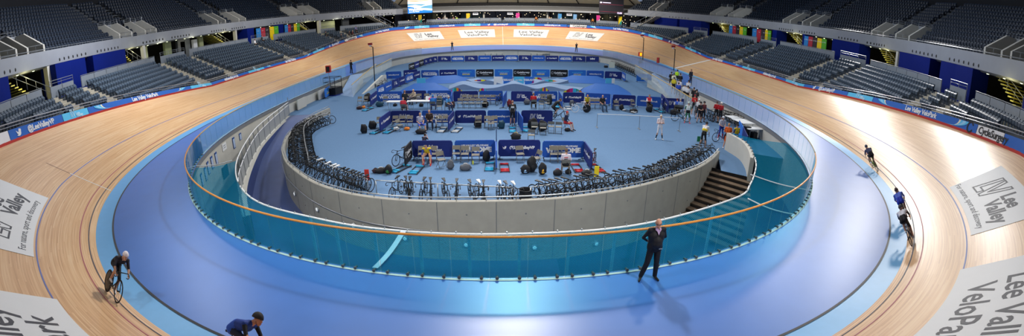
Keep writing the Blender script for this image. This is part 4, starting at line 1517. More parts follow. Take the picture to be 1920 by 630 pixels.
def barrier_parts(kd):
    fr = MB()
    for sx in (-1, 1):
        x = sx * (BW / 2 - .08)
        fr.tube([(x, 0, .05), (x, 0, BH)], .02, 6)
        fr.tube([(x, -.32, .02), (x, 0, .10), (x, .32, .02)], .018, 5)
    for z in (.14, BH - .03): fr.tube([(-BW / 2 + .08, 0, z), (BW / 2 - .08, 0, z)], .02, 6)
    for i in range(1, 12): fr.tube([(-BW / 2 + .08 + i * (BW - .16) / 12, 0, .14), (-BW / 2 + .08 + i * (BW - .16) / 12, 0, BH - .03)], .009, 4)
    r = .15
    co = []
    for cx_, cy_, a0 in ((BW / 2 - r, BH - r, 0), (-BW / 2 + r, BH - r, 90), (-BW / 2 + r, .2 + r * .5, 180), (BW / 2 - r, .2 + r * .5, 270)):
        for q in range(4):
            a = math.radians(a0 + q * 30); co.append((cx_ + r * math.cos(a), cy_ + r * math.sin(a)))
    cv = MB()
    n = len(co)
    V = [(x, -.03, z) for x, z in co] + [(x, .03, z) for x, z in co]
    cv.add(V, [tuple(range(n)), tuple(range(n, 2 * n))[::-1]] + [(i, n + i, n + (i + 1) % n, (i + 1) % n) for i in range(n)])
    tx = []
    def put(b, V, F, x, z):
        if len(V): b.add([(p[0] + x, -.036, p[1] + z) for p in V], F); b.add([(-(p[0] + x), .036, p[1] + z) for p in V], F)
    w = MB()
    if kd == 'LV':
        V, F = lv_logo(.34, .03); put(w, V, F, -.5, .46)
        V, F = text('Lee', .22, .012, 'LEFT'); put(w, V, F, -.02, .72)
        V, F = text('Valley', .22, .012, 'LEFT'); put(w, V, F, -.02, .53)
        tx.append((w, white_m))
    elif kd == 'WEL':
        V, F = text('LEE VALLEY VELOPARK', .145, .006); put(w, V, F, 0, .76)
        V, F = text('WELCOME', .37, .022); put(w, V, F, 0, .52)
        tx.append((w, white_m))
    elif kd == 'TW':
        V, F = text('@LeeValleyVP', .22, .012); put(w, V, F, .14, .63)
        put(w, [(x * .2, y * .2, 0) for x, y in BIRD], [tuple(range(len(BIRD)))[::-1]], -.78, .63)
        tx.append((w, white_m))
    elif kd == 'VIS':
        V, F = text('visitleevalley.org.uk', .20, .008); put(w, V, F, 0, .63)
        tx.append((w, white_m))
    elif kd == 'CS':
        V, F = text('CycleSurgery', .29, .012); put(w, V, F, .14, .66)
        a = np.linspace(.7, 2 * PI - .7, 10)
        V, F = strokes([[(.12 * math.cos(u), .15 * math.sin(u)) for u in a]], .05); put(w, V, F, -.86, .66)
        V, F = text('PROUD PARTNER', .09, .003); put(w, V, F, .1, .40)
        tx.append((w, white_m))
    elif kd == 'BOOK':
        V, F = text('LEE VALLEY VELOPARK', .13, .004); put(w, V, F, 0, .76)
        tx.append((w, mat('cyan print', (80, 200, 240), .6)))
        w2 = MB(); V, F = text('visitleevalley.org.uk', .12, .003); put(w2, V, F, 0, .60); tx.append((w2, white_m))
        w3 = MB(); V, F = text('BOOK NOW', .16, .01); put(w3, V, F, 0, .42); tx.append((w3, mat('yellow print', (240, 220, 40), .6)))
    elif kd == 'CROWN':
        put(w, [(-.42, .2, 0), (-.2, .08, 0), (0, .22, 0), (.2, .08, 0), (.42, .2, 0), (.36, -.16, 0), (.12, -.05, 0), (0, -.17, 0), (-.12, -.05, 0), (-.36, -.16, 0)], [tuple(range(10))[::-1]], 0, .62)
        tx.append((w, white_m))
    cm = {'LV': navyf_m, 'TW': navyf_m, 'CROWN': navyf_m, 'WEL': bluef_m, 'VIS': bluef_m, 'PLAIN': bluef_m, 'CS': blackf_m, 'BOOK': lightf_m}[kd]
    return fr.mesh('frame', dark_m), cv.mesh('cover', cm), [t.mesh('lettering', m) for t, m in tx]


_BP = {}


def barrier(p0, p1, kd, where, group):
    """p0, p1 the feet at the reader's left and right"""
    if kd not in _BP: _BP[kd] = barrier_parts(kd)
    fr, cv, tx = _BP[kd]
    p0, p1 = np.array(p0), np.array(p1)
    d = p1 - p0
    w = math.hypot(d[0], d[1])
    t = thing('barrier_banner', SAY[kd] + ', ' + where, 'barrier', ((p0[0] + p1[0]) / 2, (p0[1] + p1[1]) / 2, FZ), math.atan2(d[1], d[0]), group)
    t.scale = (w / (BW + .02), 1, 1)
    link('frame', fr, t); co_ = link('cover', cv, t)
    for m in tx: link('lettering', m, co_)
    return t


ROWS = [
    ('front barrier row', 'barrier banners of the front row', [
        ((760, 315), (773, 297), 'CS', 'set at an angle at its left end'), ((774, 298), (850, 298), 'LV', 'behind the man tying his shoes'), ((853, 298), (929, 297), 'WEL', 'left of the middle'),
        ((934, 297), (1013, 297), 'TW', 'right of the middle'), ((1016, 299), (1095, 299), 'WEL', 'at the right, behind the seated rider in white'), ((1094, 299), (1108, 322), 'TW', 'set at an angle at its right end'),
        ((931, 321), (930, 298), 'PLAIN', 'standing edge-on in the middle')]),
    ('second barrier row', 'barrier banners of the second row', [
        ((713, 250), (734, 233), 'TW', 'set at an angle at its left end'), ((734, 234), (790, 234), 'LV', 'behind three chairs'), ((792, 234), (850, 234), 'WEL', 'behind the seated pair'), ((841, 248), (852, 234), 'TW', 'angled beside the pair'),
        ((853, 234), (912, 234), 'TW', 'in the middle'), ((914, 234), (970, 234), 'VIS', 'in the middle'), ((980, 250), (971, 235), 'PLAIN', 'angled beside the rider on rollers'), ((977, 234), (1036, 234), 'LV', 'hung with a black bag')]),
    ('third barrier row', 'barrier banners of the third row', [
        ((695, 201), (708, 190), 'TW', 'set at an angle at its left end'), ((708, 193), (755, 192), 'WEL', 'behind the long table'), ((757, 191), (800, 191), 'LV', 'behind the standing man'), ((802, 191), (847, 191), 'WEL', 'behind the blue hood'),
        ((846, 204), (849, 191), 'PLAIN', 'angled in the middle'), ((850, 193), (897, 192), 'LV', 'behind the two rows of chairs'), ((899, 192), (943, 192), 'VIS', 'behind the two rows of chairs'), ((943, 204), (950, 191), 'PLAIN', 'angled behind the rollers rider'),
        ((958, 193), (998, 193), 'LV', 'behind the red bicycle'), ((1001, 193), (1045, 193), 'WEL', 'behind the rider on the trainer'), ((1054, 204), (1047, 191), 'PLAIN', 'angled on the right'), ((1055, 195), (1095, 196), 'TW', 'behind the wheelchair-high bicycle' if False else 'behind the parked bicycle'),
        ((1097, 196), (1144, 198), 'VIS', 'behind the man in jeans'), ((1147, 207), (1146, 197), 'PLAIN', 'angled beside a chair'), ((1148, 199), (1191, 201), 'TW', 'behind the kit bags'), ((1193, 201), (1238, 204), 'VIS', 'behind the man in a red vest'),
        ((1239, 196), (1252, 214), 'TW', 'angled at its right end'), ((1241, 205), (1282, 207), 'LV', 'behind the two seated riders')]),
    ('row behind the pump track', 'barrier banners behind the pump track', [
        ((790, 147), (823, 147), 'WEL', 'first from the left'), ((824, 146.5), (857, 146), 'TW', 'second from the left'), ((857.5, 146), (891, 146), 'BOOK', 'third from the left'), ((892.5, 146), (926, 145.6), 'CS', 'fourth from the left'),
        ((927.5, 145.6), (961, 145.6), 'BOOK', 'fifth from the left'), ((962, 145.6), (995.5, 145.6), 'CS', 'sixth from the left'), ((997, 145.8), (1030.5, 146), 'BOOK', 'seventh from the left'), ((1031.5, 146.2), (1064.5, 146.6), 'CS', 'eighth from the left'),
        ((1065.5, 146.8), (1098.5, 147.3), 'BOOK', 'ninth from the left'), ((1099.5, 147.6), (1132, 148.4), 'VIS', 'tenth from the left'), ((1133.5, 149), (1165.5, 150), 'LV', 'eleventh from the left'), ((1166, 149), (1172, 154), 'WEL', 'angled at its right end')]),
    ('rearmost barrier row', 'barrier banners of the rearmost row', [
        ((821 + 25.2 * i, 117 - .35 * (5.5 - abs(i - 5.5))), (845.6 + 25.2 * i, 117 - .35 * (5.5 - abs(i - 4.5))), k, ORD[i] + ' from the left') for i, k in enumerate(['LV', 'WEL', 'LV', 'VIS', 'TW', 'WEL', 'LV', 'VIS', 'TW', 'WEL', 'LV', 'CROWN'])]),
    ('chain at the back left', 'barrier banners running back on the left', [
        ((767, 134), (777, 130), 'CS', 'nearest the camera'), ((777.5, 130), (786, 126.5), 'TW', 'second'), ((786.5, 126.3), (794.5, 123.3), 'CS', 'third'), ((795, 123), (802.5, 120.6), 'LV', 'fourth'), ((803, 120.4), (811, 118.4), 'LV', 'fifth'), ((811.5, 118.2), (820, 117), 'LV', 'farthest')]),
    ('slanting chain', 'barrier banners slanting beside the pump track', [
        ((708, 183), (721, 176), 'WEL', 'nearest the camera'), ((722, 175.6), (735, 169), 'VIS', 'second'), ((736, 168.6), (748, 163.4), 'LV', 'third'), ((749, 163), (760, 158.4), 'TW', 'fourth'), ((761, 158), (775, 152.5), 'WEL', 'fifth'), ((776, 152), (788, 147.6), 'TW', 'farthest'),
        ((724, 150), (753, 149), 'VIS', 'standing apart on the left'), ((757, 147), (783, 145), 'TW', 'beside the pump track corner'), ((1193, 154), (1222, 155), 'BOOK', 'standing apart by the right ramp'), ((610, 186), (620, 178), 'BOOK', 'leaning on the black tower')]),
]
for rn, grp, lst in ROWS:
    for a, c, kd, wh in lst:
        barrier(W(*a), W(*c), kd, rn + ', ' + wh if rn not in wh else wh, grp)

# pointed feather flags
for (x, y, yt, lab) in ((931, 299, 242, 'in the front barrier row'), (971, 116, 95, 'in the rearmost barrier row')):
    P = W(x, y)
    h = height_of(P, yt, 0, 4)
    t = thing('feather_flag', 'thin pointed blue feather flag ' + lab, 'flag', P)
    b = MB(); n = 12
    V = []
    for i in range(n + 1):
        f = i / n
        w = .34 * (1 - f) ** .7 + .01
        V += [(-.02, -w * .25, .3 + (h - .3) * f), (.02, w, .3 + (h - .3) * f - .1 * (1 - f))]
    b.add(V, [(2 * i, 2 * i + 1, 2 * i + 3, 2 * i + 2) for i in range(n)])
    b.build('sail', bluef_m, t)
    MB().tube([(0, 0, 0), (0, 0, h)], .015, 5).build('pole', dark_m, t)
    b = MB(); b.tube([(-.35, 0, .02), (.35, 0, .02)], .02, 5); b.tube([(0, -.35, .02), (0, .35, .02)], .02, 5); b.build('foot', dark_m, t)

# ------------------------------------------------------------------ track bicycles
tyre_m = mat('black tyre rubber', (20, 20, 22), .7, .1, 9)
spoke_m = mat('steel spokes', (150, 154, 160), .3, .05, metal=.8)


def wheel_mesh(disc=None):
    b = MB()
    R_ = .335
    a = np.linspace(0, 2 * PI, 28, endpoint=False)
    b.tube([(0, R_ * math.cos(u) * .965, R_ * math.sin(u) * .965) for u in a], .014, 6, 0, True)
    b.tube([(0, .30 * math.cos(u), .30 * math.sin(u)) for u in a], .012, 4, 1, True)
    if disc: b.ell((0, 0, 0), (.02, .30, .30), 1, 20, 6)
    else:
        for i in range(14):
            u = 2 * PI * i / 14
            b.tube([(.02 * (-1) ** i, .02 * math.cos(u), .02 * math.sin(u)), (0, .3 * math.cos(u + .15), .3 * math.sin(u + .15))], .0028, 3, 1)
        b.tube([(-.05, 0, 0), (.05, 0, 0)], .022, 8, 1)
    return b


RA, FA, BB, SE, HT_, BC = (0, -.49, .335), (0, .50, .335), (0, -.07, .285), (0, -.24, .86), (0, .36, .80), (0, .40, .66)
BIKE_M = {}


def bike_meshes(key, frame_m, saddle_m=black_m, bar_m=black_m, disc=None, flat=False):
    if key in BIKE_M: return BIKE_M[key]
    f = MB()
    ht, hb = (0, .36, .80), (0, .405, .64)
    for p, q, r in ((BB, (0, -.205, .76), .017), ((0, -.205, .76), ht, .016), (BB, hb, .021), (ht, hb, .02)): f.tube([p, q], r, 7)
    for s in (-1, 1):
        f.tube([(s * .03, BB[1], BB[2]), (s * .055, -.3, .31), (s * .055, RA[1], RA[2])], .010, 5)
        f.tube([(s * .02, -.205, .74), (s * .055, RA[1], RA[2])], .008, 5)
        f.tube([(s * .02, hb[1], hb[2]), (s * .05, .43, .58), (s * .05, FA[1], FA[2])], .013, 5)
    f.tube([(0, -.205, .76), SE], .014, 6)
    cr = MB()
    a = np.linspace(0, 2 * PI, 20, endpoint=False)
    cr.tube([(.05, BB[1] + .095 * math.cos(u), BB[2] + .095 * math.sin(u)) for u in a], .008, 4, 0, True)
    for s, u in ((1, .5), (-1, .5 + PI)):
        e = (s * .07, BB[1] + .165 * math.cos(u), BB[2] + .165 * math.sin(u))
        cr.tube([(s * .05, BB[1], BB[2]), e], .011, 5)
        cr.box((s * .11, e[1], e[2]), (.08, .07, .02))
    for dz in (-.08, .08): cr.tube([(.05, BB[1], BB[2] + dz), (.05, RA[1], RA[2] + dz * .45)], .005, 3)
    sd = MB()
    sd.hexa([(-.015, .02, .86), (.015, .02, .86), (.07, -.36, .87), (-.07, -.36, .87)][::1], [(-.018, .03, .895), (.018, .03, .895), (.075, -.37, .915), (-.075, -.37, .915)])
    hbm = MB()
    hbm.tube([ht, (0, .36, .84), (0, .46, .86)], .014, 6)
    if flat: hbm.tube([(-.3, .46, .87), (.3, .46, .87)], .013, 6)
    else:
        P = []
        for s in (-1, 1):
            arc = [(s * .20, .46 + .12 * math.sin(u) * 1.0, .80 + .07 * math.cos(u)) for u in np.linspace(0, PI, 7)]
            P = [(s * .0, .46, .865), (s * .13, .46, .868)] + arc + [(s * .20, .40, .725)]
            hbm.tube(P, .0145, 6)
    BIKE_M[key] = (f.mesh('frame', frame_m, True), cr.mesh('crankset', mat('dark chainset', (60, 62, 66), .35, .05, metal=.6), True), sd.mesh('saddle', saddle_m),
                   hbm.mesh('handlebar', bar_m, True), wheel_mesh(disc).mesh('wheel', [tyre_m, disc or mat('black rim', (26, 27, 30), .35, .05)], True))
    return BIKE_M[key]


def bike(key, label, loc, rot, group=None, wheels=None, frame_m=None, **kw):
    if key not in BIKE_M: bike_meshes(key, frame_m, **kw)
    f, cr, sd, hb, wh = BIKE_M[key]
    t = thing('track_bicycle', label, 'bicycle', loc, 0, group)
    if isinstance(rot, Matrix): t.rotation_euler = rot.to_euler()
    else: t.rotation_euler = rot
    link('frame', f, t); link('crankset', cr, t); link('saddle', sd, t); link('handlebar', hb, t)
    w1 = link('rear_wheel', wheels[0] if wheels else wh, t, RA)
    w2 = link('front_wheel', wheels[1] if wheels else wh, t, FA)
    return t


fb_m = mat('black bicycle frame', (22, 24, 28), .3, .1, 5)
fs_m = mat('silver grey bicycle frame', (120, 126, 134), .3, .1, 5)
fw_m = mat('white bicycle frame', (225, 226, 230), .3, .05, 5)
fr_m = mat('dark red bicycle frame', (120, 30, 40), .35, .1, 5)
fbl_m = mat('blue bicycle frame', (40, 90, 160), .3, .1, 5)
ws_m = mat('white saddle vinyl', (236, 236, 236), .5, .03)
bike_meshes('black', fb_m)
bike_meshes('blackwhite', fb_m, saddle_m=ws_m)
bike_meshes('silver', fs_m)
DISC_B, DISC_R = mat('black disc wheel', (30, 30, 34), .3, .1), mat('dark red disc wheel', (96, 36, 40), .35, .1)

# racks: a waist-high rail, bikes hooked over it by the saddle nose, front wheels towards the wall
RACKS = []


def rack(px, label, h=.93):
    P = np.array([W(x, y, FZ + h) for x, y in px])
    P = resample(P, .3) if len(px) == 2 else resample(catmull(P, 8), .3)
    t = thing('bike_rack', label, 'bike rack', (*P[0][:2], FZ))
    o = np.array([*P[0][:2], FZ])
    MB().tube(P - o, .028, 6).build('rail', steel_m, t, True)
    n = max(2, int(len(P) * .3 / 2.6) + 1)
    for i in np.linspace(0, len(P) - 1, n).astype(int):
        q = P[i] - o
        b = MB(); b.tube([(q[0], q[1], 0), q], .028, 6); b.box((q[0], q[1], .01), (.14, .14, .02)); b.build('post', steel_m, t, True)
    return P


r1 = rack([(617, 211), (598, 217), (580, 226), (570, 238), (571, 262), (577, 290)], 'curved steel bike rack rail along the wall at the left')
r2 = rack([(579.5, 292), (606, 305), (640, 319), (688, 335.5)], 'straight steel bike rack rail at the lower left', .72)
r3 = rack([(704, 338), (830, 345), (960, 351.5)], 'steel bike rack rail in the middle of the near wall', .66)
r4 = rack([(995, 351), (1120, 335), (1232, 318)], 'steel bike rack rail to the right of the middle', .64)
r5 = rack([(1224, 314), (1270, 293), (1312, 273)], 'steel bike rack rail nearest the stairs', .74)


def hang(P, x, key, label, group, jit=.06, turn=0., idx=None):
    q = project(P)
    i = int(np.argmin(np.abs(q[:, 0] - x))) if idx is None else idx
    p = P[i]
    # nearest point of the curved wall gives the direction
    d = CR - p[:2]
    w = CR[int(np.argmin((d ** 2).sum(1)))] - p[:2]
    a = math.atan2(w[1], w[0]) + RNG.normal(0, jit) + turn
    # local +y towards the wall, saddle nose over the rail
    rz = a - PI / 2
    c, s = math.cos(rz), math.sin(rz)
    off = np.array([0, -.30])
    pos = p[:2] - np.array([c * off[0] - s * off[1], s * off[0] + c * off[1]])
    return bike(key, label, (pos[0], pos[1], FZ + .02), (0, RNG.normal(0, .03), rz), group)


for k, x in enumerate((749.5, 763, 770, 795.5, 812, 830.5, 856, 877.5, 894.6, 913.7, 935, 947, 961)):
    wsd = k in (8, 10, 12)
    hang(r3, x, 'blackwhite' if wsd else 'black', '%s track bike, %s from the left on the middle rack' % ('white-saddled' if wsd else 'black-saddled', ORD[k]), 'track bikes on the middle rack', .10, .32 if k % 3 else .05)
for k, x in enumerate((1007, 1017, 1029.5, 1042, 1060, 1074.6, 1086.7, 1096, 1107, 1131, 1150, 1160, 1177, 1190.5, 1207, 1218)):
    hang(r4, x, 'silver' if k % 5 == 3 else 'black', '%s track bike, %s from the left on the rack right of the middle' % ('grey' if k % 5 == 3 else 'black', ORD[k]), 'track bikes on the rack right of the middle', .08, .55)
for k, x in enumerate((1226, 1232, 1239, 1246, 1252, 1259, 1266, 1272, 1279, 1286, 1292, 1299, 1305, 1311)):
    hang(r5, x, 'black' if k % 4 else 'silver', '%s track bike, %s from the left on the rack nearest the stairs' % ('grey' if k % 4 == 0 else 'black', ORD[k]), 'track bikes on the rack nearest the stairs', .08, .35)
for k, x in enumerate((586, 594, 602, 611, 620, 628.5, 637, 645, 652, 659, 666, 673, 680, 686)):
    wsd = k in (2, 4, 5, 6)
    hang(r2, x, 'blackwhite' if wsd else 'black', '%s track bike, %s from the left on the lower left rack' % ('white-saddled' if wsd else 'black', ORD[k]), 'track bikes on the lower left rack', .08, .2)
nb_ = 30
for k in range(nb_):
    i = int((len(r1) - 1) * (k + .5) / nb_)
    hang(r1, 0, 'black' if k % 6 else 'silver', '%s track bike, %s from the far end of the curved left rack' % ('grey' if k % 6 == 0 else 'black', ORD[k]), 'track bikes on the curved left rack', .12, 0, i)
# red and yellow tags on the racks
for (x, y, col_, lab, h) in ((690.5, 351, red_m, 'red sign plate', .55), (1117, 345, mat('yellow sign', (232, 208, 40), .5), 'yellow sign plate', .55), (1308, 278, mat('green sign', (24, 120, 70), .5), 'small green box', .35)):
    P = W(x, y)
    t = MB().box((0, 0, .62 + h / 2 * 0), (.22, .04, h)).build('rack_sign', col_, loc=P)
    tag(t, lab + ' fixed to the bike rack rail', 'sign')

# parked bikes elsewhere: (x, y of the ground under the middle, heading seen, key, label)
def park(x, y, deg, key, label, group='bicycles standing about the infield', z=FZ, **kw):
    return bike(key, label, W(x, y, z), (0, 0, math.radians(deg)), group, **kw)


park(1089, 211, 95, 'white', 'white bicycle with one black disc wheel parked in front of the third barrier row', frame_m=fw_m, saddle_m=ws_m, wheels=(wheel_mesh(DISC_B).mesh('wheel', [tyre_m, DISC_B], True), wheel_mesh().mesh('wheel', [fw_m, fw_m], True)))
park(1276, 228, 80, 'black', 'black bicycle held beside the rider in green and white')
park(1318, 272, 170, 'discs', 'bicycle with a dark disc wheel under the rider in black and yellow', frame_m=fw_m, wheels=(wheel_mesh(DISC_B).mesh('wheel', [tyre_m, DISC_B], True), wheel_mesh().mesh('wheel', [tyre_m, fb_m], True)))
park(1352, 266, 100, 'red', 'bicycle with a dark red disc wheel before the rider in white and blue', frame_m=fbl_m, wheels=(wheel_mesh(DISC_R).mesh('wheel', [DISC_R, DISC_R], True), wheel_mesh().mesh('wheel', [tyre_m, fb_m], True)))
park(1376, 276, 20, 'black', 'black bicycle under the rider in blue and yellow')
park(1047, 224, -80, 'trainer', 'dark bicycle on the trainer at the end of the second barrier row', frame_m=fb_m, bar_m=ws_m)
park(961, 236, 180 - 180, 'black', 'black bicycle standing on the blue rollers')
park(818, 243, 10, 'white2', 'white bicycle beside the seated pair', frame_m=fw_m, bar_m=ws_m)
park(1002, 186, -100, 'redframe', 'dark red bicycle leaning behind the man in a red shirt', frame_m=fr_m)
park(755, 307, 150, 'black', 'black bicycle behind the angled barrier at the left of the front row')
park(1112, 312, 160, 'redframe', 'dark red bicycle leaning at the right end of the front row')
park(936, 196, 160, 'black', 'black bicycle behind the middle of the second barrier row')
park(1245, 212, 150, 'black', 'black bicycle behind the angled barrier at the right of the third row')
for k, (x, y) in enumerate(((1337, 226), (1344, 224), (1352, 222), (1358, 224), (1364, 226), (1370, 228), (1376, 230), (1382, 233), (1388, 236), (1328, 224), (1323, 222))):
    park(x, y + 2, 25 + RNG.normal(0, 8), 'black' if k % 3 else 'silver', '%s bicycle in the clump below the right glass, %s from its %s end' % ('grey' if k % 3 == 0 else 'black', ORD[k], 'left'), 'bicycles clumped below the right glass')
for k in range(14):
    f = k / 13
    park(1152 + 48 * f, 125 + 21 * f, 60 + RNG.normal(0, 6), 'black', 'dark bicycle in the row by the far right ramp, %s from the far end' % ORD[k], 'bicycles by the far right ramp')
for k, (x, y) in enumerate(((716, 172), (722, 165), (730, 160))):
    park(x, y, 40 + 30 * k, 'silver', 'grey bicycle behind the slanting barrier chain, %s from the camera' % ORD[k], 'bicycles behind the slanting barriers')
park(548, 203, 160, 'black', 'black bicycle leaning beyond the end post of the ramp balustrade')

# ------------------------------------------------------------------ folding chairs
chair_m = mat('grey beige chair steel', (104, 102, 94), .5, .1, 6)
chs_m = mat('beige chair panel', (124, 120, 110), .55, .1, 6)


def chair_meshes():
    out = {}
    for s in (-1, 1):
        b = MB()
        b.tube([(s * .21, -.20, 0), (s * .21, .02, .45), (s * .21, .20, .82)], .012, 5)
        out['front' + str(s)] = b.mesh('leg', chair_m, True)
        b = MB(); b.tube([(s * .19, .24, 0), (s * .19, -.12, .44)], .012, 5); out['rear' + str(s)] = b.mesh('leg', chair_m, True)
    b = MB(); b.box((0, -.0, .445), (.40, .38, .025)); out['seat'] = b.mesh('seat', chs_m)
    b = MB(); b.hexa([(-.21, .125, .62), (.21, .125, .62), (.21, .145, .62), (-.21, .145, .62)], [(-.21, .205, .83), (.21, .205, .83), (.21, .225, .83), (-.21, .225, .83)]); out['back'] = b.mesh('backrest', chs_m)
    b = MB(); b.tube([(-.21, -.15, .1), (.21, -.15, .1)], .01, 5); out['bar'] = b.mesh('cross_bar', chair_m)
    return out


CHM = chair_meshes()


def chair(x, y, deg, label, group, z=FZ, sc=1.):
    """front of the chair looks along local -y; deg 0 = towards the camera"""
    t = thing('folding_chair', label, 'chair', W(x, y, z), math.radians(deg), group)
    for k in ('front-1', 'front1', 'rear-1', 'rear1'): link('leg', CHM[k], t)
    link('seat', CHM['seat'], t); link('backrest', CHM['back'], t); link('cross_bar', CHM['bar'], t)
    return t


CH = [('front row', [(792, 303, 0, 'left of the man tying his shoes'), (812, 303, 0, 'under the man tying his shoes'), (828, 314, 35, 'askew in front of the LV banner, draped in black'), (856, 302, 0, 'left end of the three at the WELCOME banner'), (872, 303, 0, 'middle of the three at the WELCOME banner'),
                      (892, 305, 0, 'draped in a black jacket at the WELCOME banner'), (975, 303, 15, 'holding a dark bag at the @LeeValleyVP banner'), (1006, 311, -60, 'folded askew beside the yellow-strapped bag'), (1038, 303, 0, 'empty, left of the rider in white'), (1053, 303, 0, 'behind the rider in white'), (1060, 327, 180, 'under the rider in white')]),
      ('second row', [(742, 239, 0, 'left of three at the LV banner'), (755, 239, 0, 'middle of three at the LV banner'), (769, 239, 0, 'right of three at the LV banner'), (712, 241, 0, 'beside the black rucksack'), (750, 246, 60, 'tipped askew with a white seat pad'), (789, 246, -40, 'under the rider in a striped shirt'), (806, 240, -10, 'under the man in a brown jacket'),
                      (823, 239, 0, 'behind the white bicycle'), (836, 239, 0, 'right end behind the white bicycle'), (914, 240, 0, 'left of two in the middle'), (927, 240, 0, 'right of two in the middle'), (921, 243, 10, 'draped with a beige coat'), (897, 240, 0, 'under the black kit'),
                      (1033, 249, 175, 'left of two seen from behind at the right end'), (1047, 250, 175, 'right of two seen from behind at the right end'), (1002, 250, 175, 'with a pale blue cloth over it'), (1018, 252, 175, 'under the large round black bag'), (996, 266, 180, 'standing alone behind the front row'), (1060, 243, 60, 'under the man in a red cap')]),
      ('third row', [(675, 198, 0, 'left of two by the kit pile'), (686, 198, 0, 'right of two by the kit pile'), (723, 198, 0, 'at the left end of the table'), (767, 193, 0, 'behind the table, left'), (777, 195, 0, 'under the person in beige'), (786, 193, 0, 'behind the table, right'), (800, 193, 0, 'at the right end of the table'),
                     (824, 198, 0, 'under the dark teal coat'), (812, 208, 180, 'under the person in a blue hood'), (824, 209, 180, 'between the blue hood and the grey-haired man'), (839, 209, 200, 'under the grey-haired man'), (757, 213, 180, 'under the bald man in red')]
       + [(871 + 10.7 * i, 196, 0, 'in the back line of six, %s from the left' % ORD[i]) for i in range(6)] + [(863 + 11.3 * i, 203, 0, 'in the front line of five, %s from the left' % ORD[i]) for i in range(5)]
       + [(1001, 204, 180, 'under the man in a red shirt'), (1015, 205, 170, 'right of the man in a red shirt'), (1026, 203, 160, 'next but one to the man in red'), (1018, 194, 0, 'behind the man in red'), (1030, 195, 0, 'under the dark hood'), (1100, 204, 0, 'under the rider in yellow'), (1111, 204, 0, 'first right of the rider in yellow'),
          (1120, 204, 0, 'second right of the rider in yellow'), (1131, 206, 10, 'under the man in jeans'), (1155, 207, 0, 'alone before the navy banner'), (1187, 205, 30, 'under the white kit'), (1216, 206, 0, 'under the man in a red vest'), (1268, 213, 170, 'under the rider in blue and white'), (1275, 214, 180, 'under the grey-haired man at the right')])]
for rn, lst in CH:
    for x, y, a, lab in lst: chair(x, y, a, 'folding chair in the %s, %s' % (rn, lab), 'folding chairs in the ' + rn)

# ------------------------------------------------------------------ training rollers
def rollers(x, y, deg, m, label):
    t = thing('training_rollers', label, 'rollers', W(x, y), math.radians(deg), 'training rollers on the infield')
    for s in (-1, 1): MB().box((s * .23, 0, .045), (.035, 1.35, .05)).build('side_rail', dark_m, t)
    for yy in (-.58, -.33, .55):
        MB().tube([(-.21, yy, .075), (.21, yy, .075)], .055, 10).build('drum', m, t, True)
    b = MB(); b.tube([(.23, -.58, .09), (.23, .55, .09)], .008, 4); b.build('drive_belt', black_m, t)


rb_m, rr_m, rw_m = mat('bright blue drum', (40, 168, 214), .4, .05), mat('red drum', (190, 34, 44), .4, .05), mat('silver white drum', (205, 208, 210), .35, .05)
for x, y, a, m, lab in ((781, 320, -8, rb_m, 'blue rollers left of the man tying his shoes'), (751, 318, -25, rb_m, 'blue rollers beside the angled black barrier'), (918, 314, 0, rb_m, 'blue rollers left of the edge-on barrier'), (946, 316, 3, rr_m, 'red rollers right of the edge-on barrier'),
                        (1082, 317, 4, rr_m, 'red rollers right of the rider in white'), (1118, 317, 15, rr_m, 'red rollers under the dark red bicycle'), (732, 247, -18, rb_m, 'blue rollers in front of the tipped chair'), (708, 248, -20, rb_m, 'blue rollers beside the second-row end barrier'),
                        (829, 245, -4, rw_m, 'white rollers right of the white bicycle'), (857, 245, -10, rw_m, 'white rollers right of the angled barrier'), (961, 245, 0, rb_m, 'blue rollers under the rider seen from behind'), (986, 244, 0, rb_m, 'blue rollers right of the rollers rider'),
                        (690, 206, -15, rb_m, 'blue rollers by the two chairs on the left'), (1044, 200, 0, rb_m, 'blue rollers beside the trainer rider'), (1066, 204, 0, rw_m, 'white rollers behind the parked white bicycle'), (1236, 209, 10, rb_m, 'blue rollers at the right end of the third row'), (1180, 210, 40, rw_m, 'white rollers beside the kit bags')):
    rollers(x, y, a, m, lab)

# ------------------------------------------------------------------ bags and kit
def bag(x, y, w, d, h, m, label, deg=0, kind='rucksack', strap=None, z=0.):
    t = thing(kind, label, 'bag', W(x, y) + np.array([0, 0, z]), math.radians(deg), 'kit bags on the infield')
    w, d, h = w * .82, d * .82, h * .80
    sd = (x * 1.7 + y) % 6.28

    def fn(V):
        V = V.copy()
        q = V / np.array([w / 2, d / 2, h / 2])
        r = np.sign(q) * np.abs(q) ** .72 * np.array([w / 2, d / 2, h / 2])
        k = .10 * np.sin(11 * r[:, 2] / h + 5 * r[:, 0] / w + sd) + .07 * np.sin(17 * r[:, 1] / d + 13 * r[:, 2] / h + 2 * sd)
        r[:, :2] *= (1 + k - .22 * np.maximum(0, q[:, 2]))[:, None]
        r[:, 2] *= 1 + .12 * np.sin(4 * q[:, 0] + sd)
        r[:, 2] = np.maximum(r[:, 2], -h / 2)
        return r
    MB().ell((0, 0, h / 2), (w / 2, d / 2, h / 2), 0, 14, 9, fn=fn).build('body', m, t, True)
    if kind == 'holdall':
        MB().tube([(-w * .22, 0, h * .85), (-w * .1, 0, h * 1.12), (w * .1, 0, h * 1.12), (w * .22, 0, h * .85)], .016, 5).build('handle', strap or black_m, t, True)
    else:
        b = MB(); b.ell((0, -d * .40, h * .34), (w * .26, d * .13, h * .20), nu=10, nv=6); b.build('pocket', strap or m, t, True)
        for s in (-1, 1): MB().tube([(s * w * .2, d * .3, h * .9), (s * w * .26, d * .55, h * .55), (s * w * .2, d * .42, h * .12)], .018, 5).build('strap', strap or black_m, t, True)
    return t


